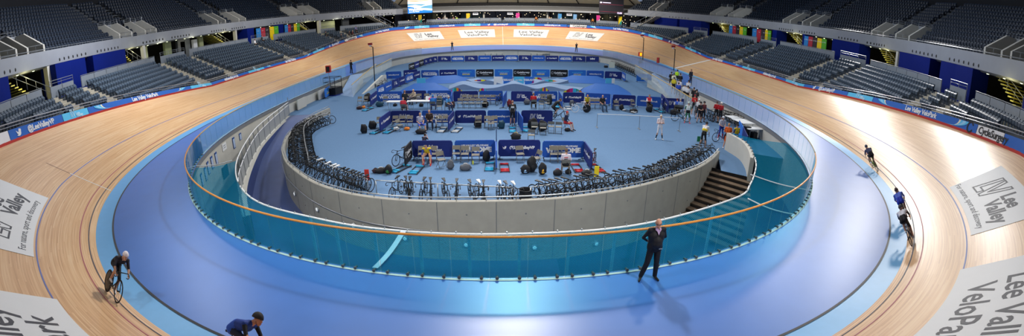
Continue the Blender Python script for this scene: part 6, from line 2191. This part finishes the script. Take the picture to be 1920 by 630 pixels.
def human(name, label, J, loc, rot, c, group=None, H=1.76, fwd=(0, -1, 0), voxel=.024, stout=1., hair=None, helmet=None, fine=False, face=True, extra=None):
    """c: colours by region: top, sleeve, fore, bottom, thigh, calf, shoe, skin"""
    sc_ = H / 1.76
    C = dict(top=(40, 40, 46), bottom=(30, 30, 36), shoe=(30, 28, 28), skin=(206, 158, 132))
    C.update(c)
    C.setdefault('sleeve', C['top']); C.setdefault('fore', C['skin']); C.setdefault('thigh', C['bottom']); C.setdefault('calf', C['thigh']); C.setdefault('hand', C['skin']); C.setdefault('waist', C['top']); C.setdefault('collar', C['skin'])
    tags_ = list(dict.fromkeys(C))
    fw = np.asarray(fwd, float)
    segs = []
    b = MB()

    def cap(p, q, r0, r1, tg):
        p, q = np.asarray(p, float), np.asarray(q, float)
        d = q - p
        L = np.linalg.norm(d) + 1e-9
        t = d / L
        fs = [(-.95, .3), (-.7, .714), (-.35, .937), (0, 1)]
        pts = [p + t * r0 * f for f, _ in fs] + [q - t * r1 * f for f, _ in fs[::-1]]
        rr = [r0 * g for _, g in fs] + [r1 * g for _, g in fs[::-1]]
        b.tube(pts, rr, 10)
        segs.append((p, q, r0, r1, tg))
    s_ = stout
    pel, wai, che, nek, hed = (J[k] for k in ('pel', 'wai', 'che', 'nek', 'hed'))
    lat = (J['shoL'] - J['shoR']); lat /= np.linalg.norm(lat)
    for e in (-1, 1):
        cap(pel + lat * e * .07 * s_, wai + lat * e * .055 * s_, .105 * s_, .10 * s_, 'bottom' if e else 'bottom')
        cap(wai + lat * e * .055 * s_, che + lat * e * .07 * s_, .10 * s_, .115 * s_, 'top')
        cap(che + lat * e * .07 * s_, nek + lat * e * .06 - (nek - che) * .22, .115 * s_, .075, 'top')
    if s_ > 1.05: cap(wai + fw * .07, wai + fw * .07 + (che - wai) * .3, .13 * s_, .12 * s_, 'top')
    cap(J['shoL'], J['shoR'], .066 * s_ ** .5, .066 * s_ ** .5, 'top')
    cap(J['hipL'], J['hipR'], .10 * s_, .10 * s_, 'bottom')
    cap(nek - (nek - che) * .1, nek + (hed - nek) * .45, .062, .053, 'collar')
    cap(nek + (hed - nek) * .2, hed - (hed - nek) * .2, .054, .052, 'skin')
    hd = hed - nek; hd /= np.linalg.norm(hd)
    face_d = fw - hd * (fw @ hd); face_d /= np.linalg.norm(face_d) + 1e-9
    hu = J.get('headup', A3(0, 0, 1))
    fd = J.get('face', fw)
    Rh = ell_axes(fd, hu)         # columns: right, forward, up
    b.ell(hed + Rh[:, 2] * .01, (.077, .096, .112), 0, 14, 10, R=Rh); segs.append((hed, hed, .095, .095, 'skin'))
    b.ell(hed + Rh[:, 1] * .030 - Rh[:, 2] * .065, (.052, .060, .055), 0, 10, 8, R=Rh)
    cap(hed + Rh[:, 1] * .092 + Rh[:, 2] * .015, hed + Rh[:, 1] * .108 - Rh[:, 2] * .022, .010, .015, 'skin')
    for e in (-1, 1): b.ell(hed + Rh[:, 0] * e * .078 - Rh[:, 2] * .005, (.012, .022, .034), 0, 8, 6, R=Rh)
    bg = 1.32 if C['calf'] == C['thigh'] else 1.
    for n in 'LR':
        cap(J['sho' + n], J['elb' + n], .056 * s_ ** .5, .044, 'sleeve')
        cap(J['elb' + n], J['wri' + n], .043, .029, 'fore')
        d = J['han' + n] - J['wri' + n]; d /= np.linalg.norm(d) + 1e-9
        side = np.cross(d, lat); side = lat - d * (lat @ d); side /= np.linalg.norm(side) + 1e-9
        w = J['wri' + n]
        cap(w, w + d * .075, .030, .033, 'hand')
        nrm = np.cross(side, d)
        for i_, (o_, l_) in enumerate(((-.030, .062), (-.010, .072), (.010, .070), (.029, .055))):
            p = w + d * .085 + side * o_
            cap(p, p + d * l_ * .55 , .0095, .009, 'hand'); cap(p + d * l_ * .55, p + d * l_ * .85 - nrm * .022, .009, .008, 'hand')
        e = -1 if n == 'L' else 1
        cap(w + d * .03 + side * e * .025, w + d * .075 + side * e * .055, .012, .0095, 'hand')
        cap(J['hip' + n], J['kne' + n], .086 * s_ ** .9, .058 * bg, 'thigh')
        cap(J['kne' + n], J['kne' + n] + (J['ank' + n] - J['kne' + n]) * .35, .056 * bg, .055 * bg, 'calf')
        cap(J['kne' + n] + (J['ank' + n] - J['kne' + n]) * .35, J['ank' + n], .055 * bg, .036 * bg * bg, 'sock' if 'sock' in C else 'calf')
        t = J['toe' + n] - J['ank' + n]
        hz = A3(t[0], t[1], 0); hz /= np.linalg.norm(hz) + 1e-9
        cap(J['ank' + n] - A3(0, 0, .035) - hz * .045, J['ank' + n] - A3(0, 0, .03), .036, .042, 'shoe')
        cap(J['ank' + n] - A3(0, 0, .035), J['toe' + n], .042, .030, 'shoe')
    me = b.mesh('tmp', skin_m)
    o = bpy.data.objects.new('tmp', me); COL.objects.link(o)
    md = o.modifiers.new('r', 'REMESH'); md.mode = 'VOXEL'; md.voxel_size = voxel
    sm = o.modifiers.new('s', 'SMOOTH'); sm.iterations = 2; sm.factor = .45
    dg = bpy.context.evaluated_depsgraph_get()
    m2 = bpy.data.meshes.new_from_object(o.evaluated_get(dg))
    bpy.data.objects.remove(o); bpy.data.meshes.remove(me)
    m2.name = name
    m2.materials.clear()
    for tg in tags_: m2.materials.append(cm(C[tg]))
    nf = len(m2.polygons)
    cen = np.zeros(nf * 3); m2.polygons.foreach_get('center', cen); cen = cen.reshape(-1, 3)
    best = np.full(nf, 1e9); idx = np.zeros(nf, int)
    for p, q, r0, r1, tg in segs:
        d = q - p
        L2 = d @ d + 1e-12
        u = np.clip((cen - p) @ d / L2, 0, 1)
        ds = np.linalg.norm(cen - p - u[:, None] * d, axis=1) - (r0 + (r1 - r0) * u)
        ds = ds - (.012 if tg in ('shoe', 'hand') else 0)
        k = ds < best
        best[k] = ds[k]; idx[k] = tags_.index(tg) if tg in tags_ else tags_.index('calf')
    m2.polygons.foreach_set('material_index', idx)
    m2.polygons.foreach_set('use_smooth', [True] * nf)
    t = link(name, m2)
    tag(t, label, 'person', group)
    if isinstance(rot, Matrix):
        t.matrix_world = Matrix.Translation(Vector(tuple(map(float, loc)))) @ rot.to_4x4() @ Matrix.Scale(sc_, 4)
    else:
        t.location = tuple(map(float, loc)); t.rotation_euler = (0, 0, rot); t.scale = (sc_,) * 3
    X, Y, Z = Rh[:, 0], Rh[:, 1], Rh[:, 2]
    if face:
        for e in (-1, 1): MB().ell(hed + X * e * .03 + Y * .088 + Z * .018, (.013, .008, .008), 0, 8, 5, R=Rh).build('eye', mat('dark eyes', (36, 28, 26), .3), t, True)
        e_ = MB(); e_.ell(hed + Y * .088 - Z * .058, (.024, .008, .006), 0, 8, 5, R=Rh); e_.build('mouth', mat('lips', (160, 92, 84), .5), t, True)
    if hair is not None:
        e_ = MB()
        def fn(V):
            V = V.copy(); f = V[:, 1] > .02
            V[:, 2] = np.where(f & (V[:, 2] < .045), .045 + (V[:, 2] - .045) * .12, V[:, 2]); V[:, 2] = np.maximum(V[:, 2], -.06); return V
        e_.ell(hed + Z * .012 - Y * .008, (.085, .102, .120), 0, 14, 10, R=Rh, fn=fn)
        e_.build('hair', cm(hair), t, True)
    if helmet is not None:
        e_ = MB()
        def fh(V):
            V = V.copy(); V[:, 2] = np.maximum(V[:, 2], .0); V[:, 1] = np.where(V[:, 1] < 0, V[:, 1] * 1.25, V[:, 1]); return V
        e_.ell(hed + Z * .022 - Y * .012, (.098, .122, .128), 0, 14, 10, R=Rh, fn=fh)
        hm_ = e_.build('helmet', cm(helmet), t, True)
        MB().tube([hed + X * .088 + Z * .03, hed + X * .06 - Z * .085 + Y * .02, hed - Z * .12 + Y * .035, hed - X * .06 - Z * .085 + Y * .02, hed - X * .088 + Z * .03], .006, 4).build('helmet_strap', black_m, hm_)
    if extra: extra(t, J, Rh, C)
    return t


WHT, BLK, NVY, RED, GRN, YEL, ORG = (232, 232, 236), (24, 24, 28), (28, 38, 74), (186, 30, 40), (36, 110, 70), (236, 204, 40), (236, 104, 36)
TAN, PALE, DSK = (206, 158, 132), (222, 178, 156), (150, 104, 82)


# --- the man in black standing at the glass
def man_extra(t, J, Rh, C):
    hed = J['hed']; X, Y, Z = Rh[:, 0], Rh[:, 1], Rh[:, 2]
    b = MB()
    def fn(V):
        V = V.copy(); V[:, 2] = np.clip(V[:, 2], -.05, .028); V[:, 1] = np.minimum(V[:, 1], .015); return V
    b.ell(hed - Y * .004, (.083, .104, .10), 0, 16, 10, R=Rh, fn=fn)
    b.build('hair', cm((150, 142, 134)), t, True)
    b = MB()
    for e in (-1, 1):
        a = np.linspace(0, 2 * PI, 12, endpoint=False)
        b.tube([hed + X * (e * .033 + .024 * math.cos(u)) + Z * (.016 + .018 * math.sin(u)) + Y * .104 for u in a], .0035, 4, 0, True)
        b.tube([hed + X * e * .058 + Z * .02 + Y * .10, hed + X * e * .084 + Z * .018 + Y * .0], .0035, 4)
    b.tube([hed - X * .009 + Z * .02 + Y * .108, hed + X * .009 + Z * .02 + Y * .108], .0035, 4)
    b.build('glasses', black_m, t)
    # shirt showing in the V of the sweater
    n = J['nek']
    b = MB()
    f = A3(0, -1, 0)
    b.add([n + A3(-.062, -.088, .0), n + A3(.062, -.088, .0), n + A3(0, -.142, -.135)], [(0, 2, 1)])
    for e in (-1, 1):
        b.add([n + A3(e * .075, -.03, .045), n + A3(e * .02, -.088, .03), n + A3(e * .035, -.125, -.045), n + A3(e * .085, -.075, -.01)], [(0, 1, 2, 3)] if e < 0 else [(3, 2, 1, 0)])
    b.build('shirt_collar', cm((196, 170, 214)), t)
    b = MB(); b.box(J['pel'] + A3(.10, -.158, .0), (.10, .01, .018)); b.build('belt_tag', cm((150, 170, 190)), t)


J = stand(.14, 'back')
J['kneR'] = A3(-.17, -.04, .50); J['ankR'] = A3(-.27, .01, .085); J['toeR'] = A3(-.37, -.15, .03)
J['kneL'] = A3(.10, -.05, .50); J['ankL'] = A3(.13, -.02, .085); J['toeL'] = A3(.17, -.20, .03)
J['hed'] = J['hed'] + A3(-.015, -.02, 0)
J['face'] = A3(-.35, -1, -.22); J['headup'] = A3(-.03, -.22, 1)
human('person', 'bald man in black sweater and trousers standing at the glass, hands behind his back', J, W(1218, 521, 0), .12,
      dict(top=(26, 28, 34), sleeve=(26, 28, 34), fore=(26, 28, 34), bottom=(24, 25, 30), thigh=(24, 25, 30), calf=(24, 25, 30), shoe=(30, 26, 24), skin=(214, 160, 136), collar=(214, 160, 136)), H=1.78, voxel=.0125, stout=1.26, extra=man_extra)


# --- riders on the boards
def track_rider(x, y, hx, hy, colours, label, blabel, bkey, frame, helmet, up='L', z=None, heading=0., v=None, s=None, flat=None, wheels=None, low=.05):
    if s is None: s, v = SV(x, y)
    if flat is None: P = T(np.array(s), v) + 0
    else: P = np.array(flat)
    tg = Tan(s); n = Nrm(s)
    if heading:
        c_, s2 = math.cos(heading), math.sin(heading)
        tg, n = tg * c_ + n * s2, n * c_ - tg * s2
    best = None
    for a in np.linspace(-.1, 1.0, 45):
        u = np.cos(a) * A3(0, 0, 1) - np.sin(a) * n
        q = project(P + 1.40 * u + tg * .36)[0]
        e = math.hypot(q[0] - hx, q[1] - hy)
        if best is None or e < best[0]: best = (e, a, u)
    u = best[2]
    right = np.cross(tg, u); right /= np.linalg.norm(right); u = np.cross(right, tg)
    R = Matrix(((right[0], tg[0], u[0]), (right[1], tg[1], u[1]), (right[2], tg[2], u[2])))
    bike(bkey, blabel, P + u * .01, R, 'bicycles ridden on the track', frame_m=frame, wheels=wheels)
    J = ride(up, low)
    J['face'] = A3(0, 1, -.12); J['headup'] = A3(0, .2, 1)
    human('person', label, J, P + u * .01, R, colours, fwd=(0, 1, 0), voxel=.016, helmet=helmet, group='riders on the track')


dwh = (wheel_mesh(DISC_B).mesh('wheel', [tyre_m, DISC_B], True), wheel_mesh().mesh('wheel', [tyre_m, fb_m], True))
track_rider(207, 556, 240, 462, dict(top=(34, 30, 40), sleeve=(34, 30, 40), bottom=BLK, thigh=BLK, calf=TAN, shoe=WHT, skin=TAN), 'rider in dark jersey and white helmet on the banking at the left', 'track bicycle under the dark rider at the left', 'leftrider', fb_m, (236, 226, 230), 'R', wheels=dwh)
track_rider(1640, 316, 1616, 257, dict(top=(48, 54, 92), sleeve=(48, 54, 92), bottom=BLK, thigh=BLK, calf=TAN, shoe=WHT, skin=TAN), 'rider in dark navy kit farthest up the right banking', 'track bicycle under the farthest rider on the right', 'rr1', mat('lime green frame', (150, 190, 30), .4), (70, 70, 84), 'L')
track_rider(1703, 412, 1679, 352, dict(top=(70, 100, 200), sleeve=(110, 140, 220), bottom=(34, 60, 190), thigh=(34, 60, 190), calf=TAN, shoe=WHT, skin=TAN), 'rider in bright blue kit leading a pair on the right banking', 'track bicycle under the bright blue rider', 'rr2', fb_m, (60, 40, 40), 'R')
track_rider(1710, 455, 1687, 386, dict(top=(214, 214, 222), sleeve=(60, 60, 66), bottom=(26, 26, 30), thigh=(26, 26, 30), calf=TAN, shoe=WHT, skin=TAN), 'rider in white and black kit following the blue rider', 'track bicycle under the white and black rider', 'rr3', fs_m, (70, 70, 74), 'L')
track_rider(0, 0, 486, 583, dict(top=(36, 66, 150), sleeve=(24, 24, 30), fore=(206, 150, 124), bottom=(50, 92, 200), thigh=(30, 34, 60), calf=TAN, shoe=BLK, skin=(200, 140, 112)), 'rider in blue and black kit low in the bottom left, cut off by the frame', 'bicycle under the rider at the bottom edge', 'rr4', fb_m, (44, 42, 46), 'R',
            s=182.9, v=.13, low=.10)

# --- officials and photographers
def place(x, y, rz, J, c, label, group=None, z=FZ, ytop=None, **kw):
    P = W(x, y, z)
    H = kw.pop('H', 1.74)
    return human('person', label, J, P, rz, c, group, H=H, **kw)


place(659, 137.5, 2.6, stand(.1, 'front'), dict(top=BLK, bottom=BLK, sleeve=BLK, fore=BLK), 'official in black and a pale waistcoat by the left track gap', None, 0, hair=(60, 46, 40))
place(1294, 160.6, .4, stand(.1, 'down'), dict(top=(52, 54, 60), fore=(52, 54, 60), bottom=(44, 54, 74), shoe=BLK), 'person in a grey jacket and jeans behind the right glass', None, 0, hair=(150, 110, 80), H=1.82)
place(848, 94.5, 0, stand(.1, 'camera'), dict(top=(30, 44, 50), fore=(30, 44, 50), bottom=(34, 56, 60)), 'photographer in dark clothes at the far track edge, left of the start line', None, 0, hair=(40, 36, 34))
place(1080.5, 97.5, .1, stand(.1, 'camera'), dict(top=(26, 28, 34), fore=(26, 28, 34), bottom=(26, 28, 34), collar=WHT), 'photographer in black at the far track edge, right of the start line', None, 0, hair=(60, 54, 50))
place(1199, 131, .4, stand(.1, 'front'), dict(top=BLK, fore=BLK, bottom=BLK), 'operator in black under the red lap counter at the far right', None, FZ + .2, hair=BLK)
# --- group on the infield, right
place(1235.5, 262, -.1, stand(.15, 'crossed'), dict(top=(236, 226, 230), sleeve=(232, 216, 222), fore=(228, 190, 180), bottom=(240, 238, 240), thigh=(236, 230, 232), calf=TAN, sock=BLK, shoe=WHT), 'blond rider in white and red kit standing alone with folded arms', hair=(222, 206, 180), H=1.72)
place(1288, 231, -.2, stand(.12, 'down'), dict(top=(226, 232, 226), sleeve=GRN, bottom=BLK, thigh=GRN, calf=TAN, shoe=(220, 60, 90)), 'rider in green and white kit with a silver helmet', helmet=(190, 206, 196))
place(1310, 230, .3, stand(.12, 'front'), dict(top=(36, 34, 40), bottom=BLK, thigh=BLK, calf=TAN, shoe=BLK), 'rider in black kit beside the green and white rider', helmet=BLK)
place(1317, 229, .2, stand(.08, 'down'), dict(top=(110, 44, 50), bottom=BLK, thigh=BLK, calf=DSK, shoe=BLK), 'rider in maroon and black kit at the foot of the ramp', helmet=(34, 34, 40))
place(1341, 228, PI - .2, stand(.1, 'front'), dict(top=RED, sleeve=RED, bottom=BLK, thigh=BLK, calf=TAN), 'rider in a red jersey seen from behind, the one on the left', helmet=(70, 60, 60))
place(1349, 230, PI + .1, stand(.1, 'front'), dict(top=RED, sleeve=(200, 40, 50), bottom=BLK, thigh=BLK, calf=TAN), 'rider in a red jersey seen from behind, the one on the right', helmet=(226, 220, 220))
place(1317, 276, 2.4, stand(.14, 'reach', lean=.45), dict(top=WHT, sleeve=WHT, waist=BLK, bottom=BLK, thigh=BLK, calf=TAN, shoe=BLK), 'rider in black, yellow and white kit leaning over a bicycle', helmet=(34, 34, 38),
      extra=lambda t, J, Rh, C: MB().tube([J['wai'] + A3(0, 0, .02), J['wai'] + (J['che'] - J['wai']) * .75], .192, 14).build('yellow_band', cm(YEL), t, True))
place(1350, 262, 0, stand(.1, 'front', lean=.15), dict(top=(200, 212, 234), sleeve=WHT, bottom=(30, 50, 140), thigh=(40, 60, 170), calf=RED, shoe=WHT), 'rider in white and blue kit with a pale helmet, facing the camera', helmet=(206, 212, 224))
place(1361, 279, PI - .5, stand(.12, 'front'), dict(top=ORG, sleeve=ORG, fore=TAN, bottom=BLK, thigh=ORG, calf=TAN, shoe=WHT), 'rider in an orange jersey seen from behind', hair=(190, 140, 100))
place(1377, 280, PI + .2, stand(.14, 'front'), dict(top=YEL, sleeve=(30, 60, 140), waist=NVY, bottom=(30, 70, 170), thigh=(30, 70, 170), calf=TAN, shoe=BLK), 'rider in yellow and blue kit with a black helmet, seen from behind', helmet=BLK)
# --- riders queuing on the right ramp
QUE = [((1257, 160), .75, BLK, BLK, 'black kit and black helmet'), ((1262, 163), .7, (240, 236, 200), BLK, 'cream jersey and dark helmet'), ((1268, 155), .9, (190, 240, 40), BLK, 'lime yellow jersey and black helmet'), ((1274, 163), .7, BLK, (40, 40, 46), 'black kit, right of the lime jersey'),
       ((1262, 172), .6, (228, 210, 50), BLK, 'yellow jersey and black helmet'), ((1272, 176), .5, (236, 232, 238), (60, 56, 60), 'white jersey with dark hair'), ((1270, 183), .4, (40, 80, 190), (60, 56, 60), 'blue and red jersey'), ((1282, 187), .4, (228, 230, 236), (60, 120, 200), 'white jersey and blue helmet'),
       ((1287, 190), .35, (214, 218, 226), (50, 50, 56), 'pale jersey and dark cap'), ((1289, 178), .5, WHT, BLK, 'white jersey close to the glass'), ((1299, 194), .3, BLK, BLK, 'black kit, higher of two near the ramp foot'), ((1303, 198), .25, (44, 42, 46), BLK, 'black and grey kit near the ramp foot'),
       ((1300, 210), .1, (190, 36, 44), (150, 30, 40), 'red jersey and red helmet'), ((1308, 219), .0, WHT, (226, 220, 224), 'white helmet, lowest on the ramp')]
for k, ((x, y), dz, top, hl, lab) in enumerate(QUE):
    place(x, y + 4, 2.7 + .25 * math.sin(k * 2.1), stand(.1, 'front', lean=.12), dict(top=top, sleeve=top, bottom=BLK, thigh=BLK, calf=TAN, shoe=BLK), 'queuing rider on the right ramp in ' + lab, 'riders queuing on the right ramp', FZ + dz, helmet=hl, H=1.72)
for k, (x, y, dz) in enumerate(((1266, 176, .55), (1276, 186, .4), (1284, 196, .3), (1292, 203, .22), (1296, 208, .15), (1304, 216, .05))):
    park(x, y, 150, 'silver' if k % 2 else 'black', 'bicycle in the ramp queue, %s from the top' % ORD[k], 'bicycles in the ramp queue', FZ + dz)
# --- seated and working people on the infield
place(1060, 327, PI - .1, sit(lean=-.05, arms='lap'), dict(top=(226, 216, 228), sleeve=(226, 216, 228), fore=TAN, bottom=BLK, thigh=BLK, calf=TAN, shoe=WHT), 'seated rider in a white striped jersey seen from behind at the front row', hair=(110, 84, 66),
      extra=lambda t, J, Rh, C: [MB().tube([J['che'] + A3(-.10, .10, z_), J['che'] + A3(.10, .10, z_ - .03)], .022, 6).build('jersey_stripe', cm(col_), t, True) for z_, col_ in ((.06, RED), (-.02, BLK))])
place(803, 306, 0, sit(lean=.75, arms='feet', legs=.12), dict(top=YEL, sleeve=(40, 70, 170), bottom=NVY, thigh=TAN, calf=TAN, sock=(214, 50, 40), shoe=(214, 50, 40)), 'seated rider in yellow and blue bending to tie his red shoes', hair=(120, 90, 74))
place(796, 292, 2.8, stand(.12, 'camera', lean=.3), dict(top=(40, 40, 60), sleeve=(60, 60, 80), fore=TAN, bottom=BLK, thigh=BLK), 'photographer crouching behind the front barrier row', hair=(46, 38, 34), H=1.3)
place(789, 247, .5, sit(lean=.05, legs=.12, knee=.12), dict(top=(196, 196, 214), sleeve=(120, 120, 150), bottom=(60, 90, 200), thigh=(60, 90, 200), calf=TAN, shoe=(60, 66, 80)), 'bald seated rider in a striped shirt and blue shorts', hair=None)
place(806, 241, .2, sit(lean=.05), dict(top=(62, 46, 42), sleeve=(62, 46, 42), fore=(62, 46, 42), bottom=(40, 48, 70), thigh=(40, 48, 70), calf=(40, 48, 70)), 'seated bald man in a brown jacket beside the white bicycle', hair=None)
place(760.5, 207, PI + .2, stand(.1, 'front'), dict(top=(34, 38, 44), sleeve=(34, 38, 44), bottom=BLK, thigh=BLK, calf=TAN, shoe=WHT), 'standing rider in black kit with a number, before the long table', hair=(150, 110, 84))
place(777, 195, -.6, sit(lean=.1, arms='reach'), dict(top=(206, 186, 160), sleeve=(206, 186, 160), fore=(206, 186, 160), bottom=(60, 60, 66)), 'person in a beige coat seated behind the long table', hair=(206, 170, 120))
place(757, 213, PI, sit(lean=.15, arms='lap'), dict(top=(200, 50, 70), sleeve=(200, 60, 76), bottom=(60, 60, 70)), 'bald man in red seated behind the second barrier row', hair=None)
place(812.5, 208, PI + .1, sit(lean=.1), dict(top=(40, 120, 200), sleeve=(40, 120, 200), fore=(40, 120, 200), bottom=(40, 60, 110), collar=(40, 120, 200)), 'person in a bright blue hooded jacket seen from behind', hair=(40, 120, 200))
place(839.5, 209, .9, sit(lean=.25, arms='reach'), dict(top=(70, 150, 214), sleeve=(90, 160, 220), bottom=(50, 60, 90)), 'grey-haired man in a pale blue shirt leaning forward', hair=(196, 192, 188))
place(961, 234, PI, (lambda J: J)(stand(.06, 'reach', lean=.3)), dict(top=BLK, sleeve=BLK, fore=BLK, bottom=BLK, thigh=BLK, calf=TAN, shoe=BLK), 'rider in black with a white number warming up on blue rollers', None, FZ + .17, helmet=None, hair=(150, 110, 90),
      extra=lambda t, J, Rh, C: MB().box(J['che'] + A3(0, .16, .02), (.22, .02, .12)).build('race_number', white_m, t))
place(1000, 204, PI - .1, sit(lean=.05), dict(top=RED, sleeve=RED, bottom=BLK), 'man in a bright red shirt seen from behind in the third row', hair=(150, 110, 84))
Jr = ride('R', -.12)
human('person', 'rider in a black T-shirt pedalling on the trainer at the end of the second row', Jr, W(1041, 224), -1.4, dict(top=BLK, sleeve=BLK, bottom=BLK, thigh=BLK, calf=PALE, shoe=BLK), None, 1.76, (0, 1, 0), .022, hair=(90, 70, 54))
place(1061, 244, 1.1, sit(lean=.1, arms='lap', knee=.1), dict(top=NVY, sleeve=NVY, fore=NVY, bottom=(170, 40, 50), thigh=(170, 40, 50), calf=PALE, shoe=(60, 50, 50)), 'man in a navy jacket and red cap seated at the end of the second row', hair=(190, 60, 56))
place(1100, 205, 0, sit(lean=.35, arms='lap'), dict(top=YEL, sleeve=(230, 226, 220), bottom=BLK, thigh=BLK, calf=TAN), 'rider in yellow and white bending over the parked white bicycle', hair=(190, 130, 70))
place(1129, 208, .3, sit(lean=-.02, arms='lap', knee=.05), dict(top=BLK, sleeve=BLK, bottom=(50, 72, 96), thigh=(50, 72, 96), calf=(50, 72, 96)), 'bald man in a black shirt and jeans seated at the third row', hair=None, stout=1.12)
place(1216, 206, 0, sit(lean=0, arms='crossed'), dict(top=(214, 40, 60), sleeve=WHT, fore=WHT, bottom=BLK, thigh=BLK, calf=BLK), 'man in a red vest over white sleeves seated with folded arms', hair=(120, 90, 70))
place(1268, 213, PI - .3, sit(lean=.2), dict(top=(50, 90, 190), sleeve=WHT, bottom=BLK), 'seated rider in blue and white at the right end of the third row', hair=(120, 60, 50))
place(1275, 214, PI + .2, sit(lean=.2), dict(top=(130, 160, 210), sleeve=(150, 176, 220), bottom=BLK), 'grey-haired seated person next to the blue and white rider', hair=(176, 160, 140))
# --- spectators in the lower stand
for (x, y, r, top, bot, hr, lab) in ((477, 82, 1, WHT, BLK, (60, 50, 44), 'spectator in a white top in the left lower stand'), (489, 77, 0, (40, 42, 50), BLK, (40, 34, 30), 'spectator in dark clothes next to the white top'), (667, 53, 1, (40, 90, 200), BLK, (70, 54, 44), 'spectator in a bright blue jacket in the far left stand'),
                                     (655, 68, 6, (60, 50, 50), BLK, (50, 40, 36), 'spectator in dark brown near the far left boards'), (661, 66.5, 6, (90, 40, 40), BLK, (200, 170, 130), 'spectator in maroon near the far left boards'), (667, 65, 6, (40, 40, 44), BLK, (226, 206, 120), 'spectator with fair hair near the far left boards'),
                                     (608.5, 64, 2, (40, 40, 46), BLK, (40, 36, 34), 'spectator in black in the middle of the left stand'), (638, 66, 4, (44, 42, 46), BLK, (40, 36, 34), 'spectator in black nearer the far left corner')):
    while True:
        s = s_at(x, y, lambda q: row_o(r, q), lambda q: row_z(r) + .45 + 0 * q)
        if r == 0 or row_o(r, s) > ob1(s) + .6: break
        r -= 1
    nv = Nrm(s)
    human('person', lab, sit(.44), D(s, row_o(r, s) - .1, row_z(r)), math.atan2(nv[1], nv[0]) - PI / 2, dict(top=top, sleeve=top, fore=top, bottom=bot, thigh=bot, calf=bot), 'spectators in the lower stand', 1.74, voxel=.03, hair=hr, face=False)
for k, (s, top, lab) in enumerate(((74.2, (96, 60, 150), 'purple'), (73.5, (70, 60, 60), 'brown'), (72.9, (200, 200, 204), 'white'), (71.7, (150, 90, 80), 'dusty red'), (71.1, (190, 230, 40), 'lime yellow'), (57.5, (200, 120, 60), 'orange'), (55.2, (210, 180, 150), 'beige'), (47.5, (214, 140, 60), 'amber'))):
    nv = Nrm(s)
    human('person', 'person in a %s top standing in the far concourse' % lab, stand(.08, 'down'), D(s, o_pan(s) + 1.2, Z0), math.atan2(nv[1], nv[0]) - PI / 2, dict(top=top, sleeve=top, fore=top, bottom=BLK), 'people in the far concourse', 1.72, voxel=.03, hair=(60, 46, 40), face=False)
# ------------------------------------------------------------------ light
wd = bpy.data.worlds.new('hall_ambient')
SC.world = wd
wd.use_nodes = True
wd.node_tree.nodes['Background'].inputs[0].default_value = (.55, .68, 1, 1)
wd.node_tree.nodes['Background'].inputs[1].default_value = .28


def area(name, loc, energy, color, size=2.2, aim=None, spread=180):
    L = bpy.data.lights.new(name, 'AREA')
    L.shape = 'DISK'
    L.size = size
    L.energy = energy * .3
    L.color = color
    L.spread = math.radians(spread)
    o = link(name, L, None, loc)
    d = Vector(aim if aim is not None else (loc[0], loc[1], 0)) - Vector(loc)
    o.rotation_euler = d.to_track_quat('-Z', 'Y').to_euler()
    return o


COOL, WHITE, WARM = (.93, .97, 1), (1, .98, .95), (1, .92, .80)
for x, y, e, c in ((-11, -28, 2000, COOL), (12, -26, 2400, WHITE),
                   (-5, -8, 4200, COOL), (5, -8, 5200, WHITE),
                   (-6, 12, 7200, COOL), (6, 12, 7400, COOL)):
    area('arena_light', (x, y, 18.5), e, c, 2.)
area('arena_light', (1, -22, 18.5), 11000, (1, .96, .93), 1.4, (0, -34, 0))
for x, y, e, c in ((-27, -24, 11500, (.94, .96, 1)), (-27, 8, 8600, (1, .97, .93)), (27, -22, 4300, (.78, .88, 1)), (27, 6, 5200, (.86, .93, 1)),
                   (-13, 34, 11500, WARM), (0, 38, 14000, WARM), (13, 34, 11500, WARM)):
    area('track_light', (x, y, 18.5), e, c, 5. if x > 20 else 2.4, (x * 1.25, y + (22 if y > 30 else 0), 0))
area('arena_light', (1, -21, 18.5), 2500, (1, .93, .88), 3., (0, -50, 0), 90)  # extra aimed lamp, added to enlarge the sheen on the near floor
area('track_light', (-16, -50, 17.5), 1500, (1, .97, .93), 3., (-2, -37, -1), 60)
area('track_light', (14, -52, 17.5), 1500, (1, .97, .93), 3., (2, -37, -1), 60)
for x, y, e in ((40, -16, 2600), (42, 2, 3000)):
    area('side_light', (x, y, 16.8), e * .75, (1, .97, .93), 3.2, (15, -36, 0), 80)

vs_ = SC.view_settings
vs_.view_transform = 'Standard'
vs_.look = 'None'
vs_.exposure = 0.0
vs_.gamma = 1.0
SC.cycles.transparent_max_bounces = 24
SC.cycles.max_bounces = 6
SC.cycles.use_denoising = True
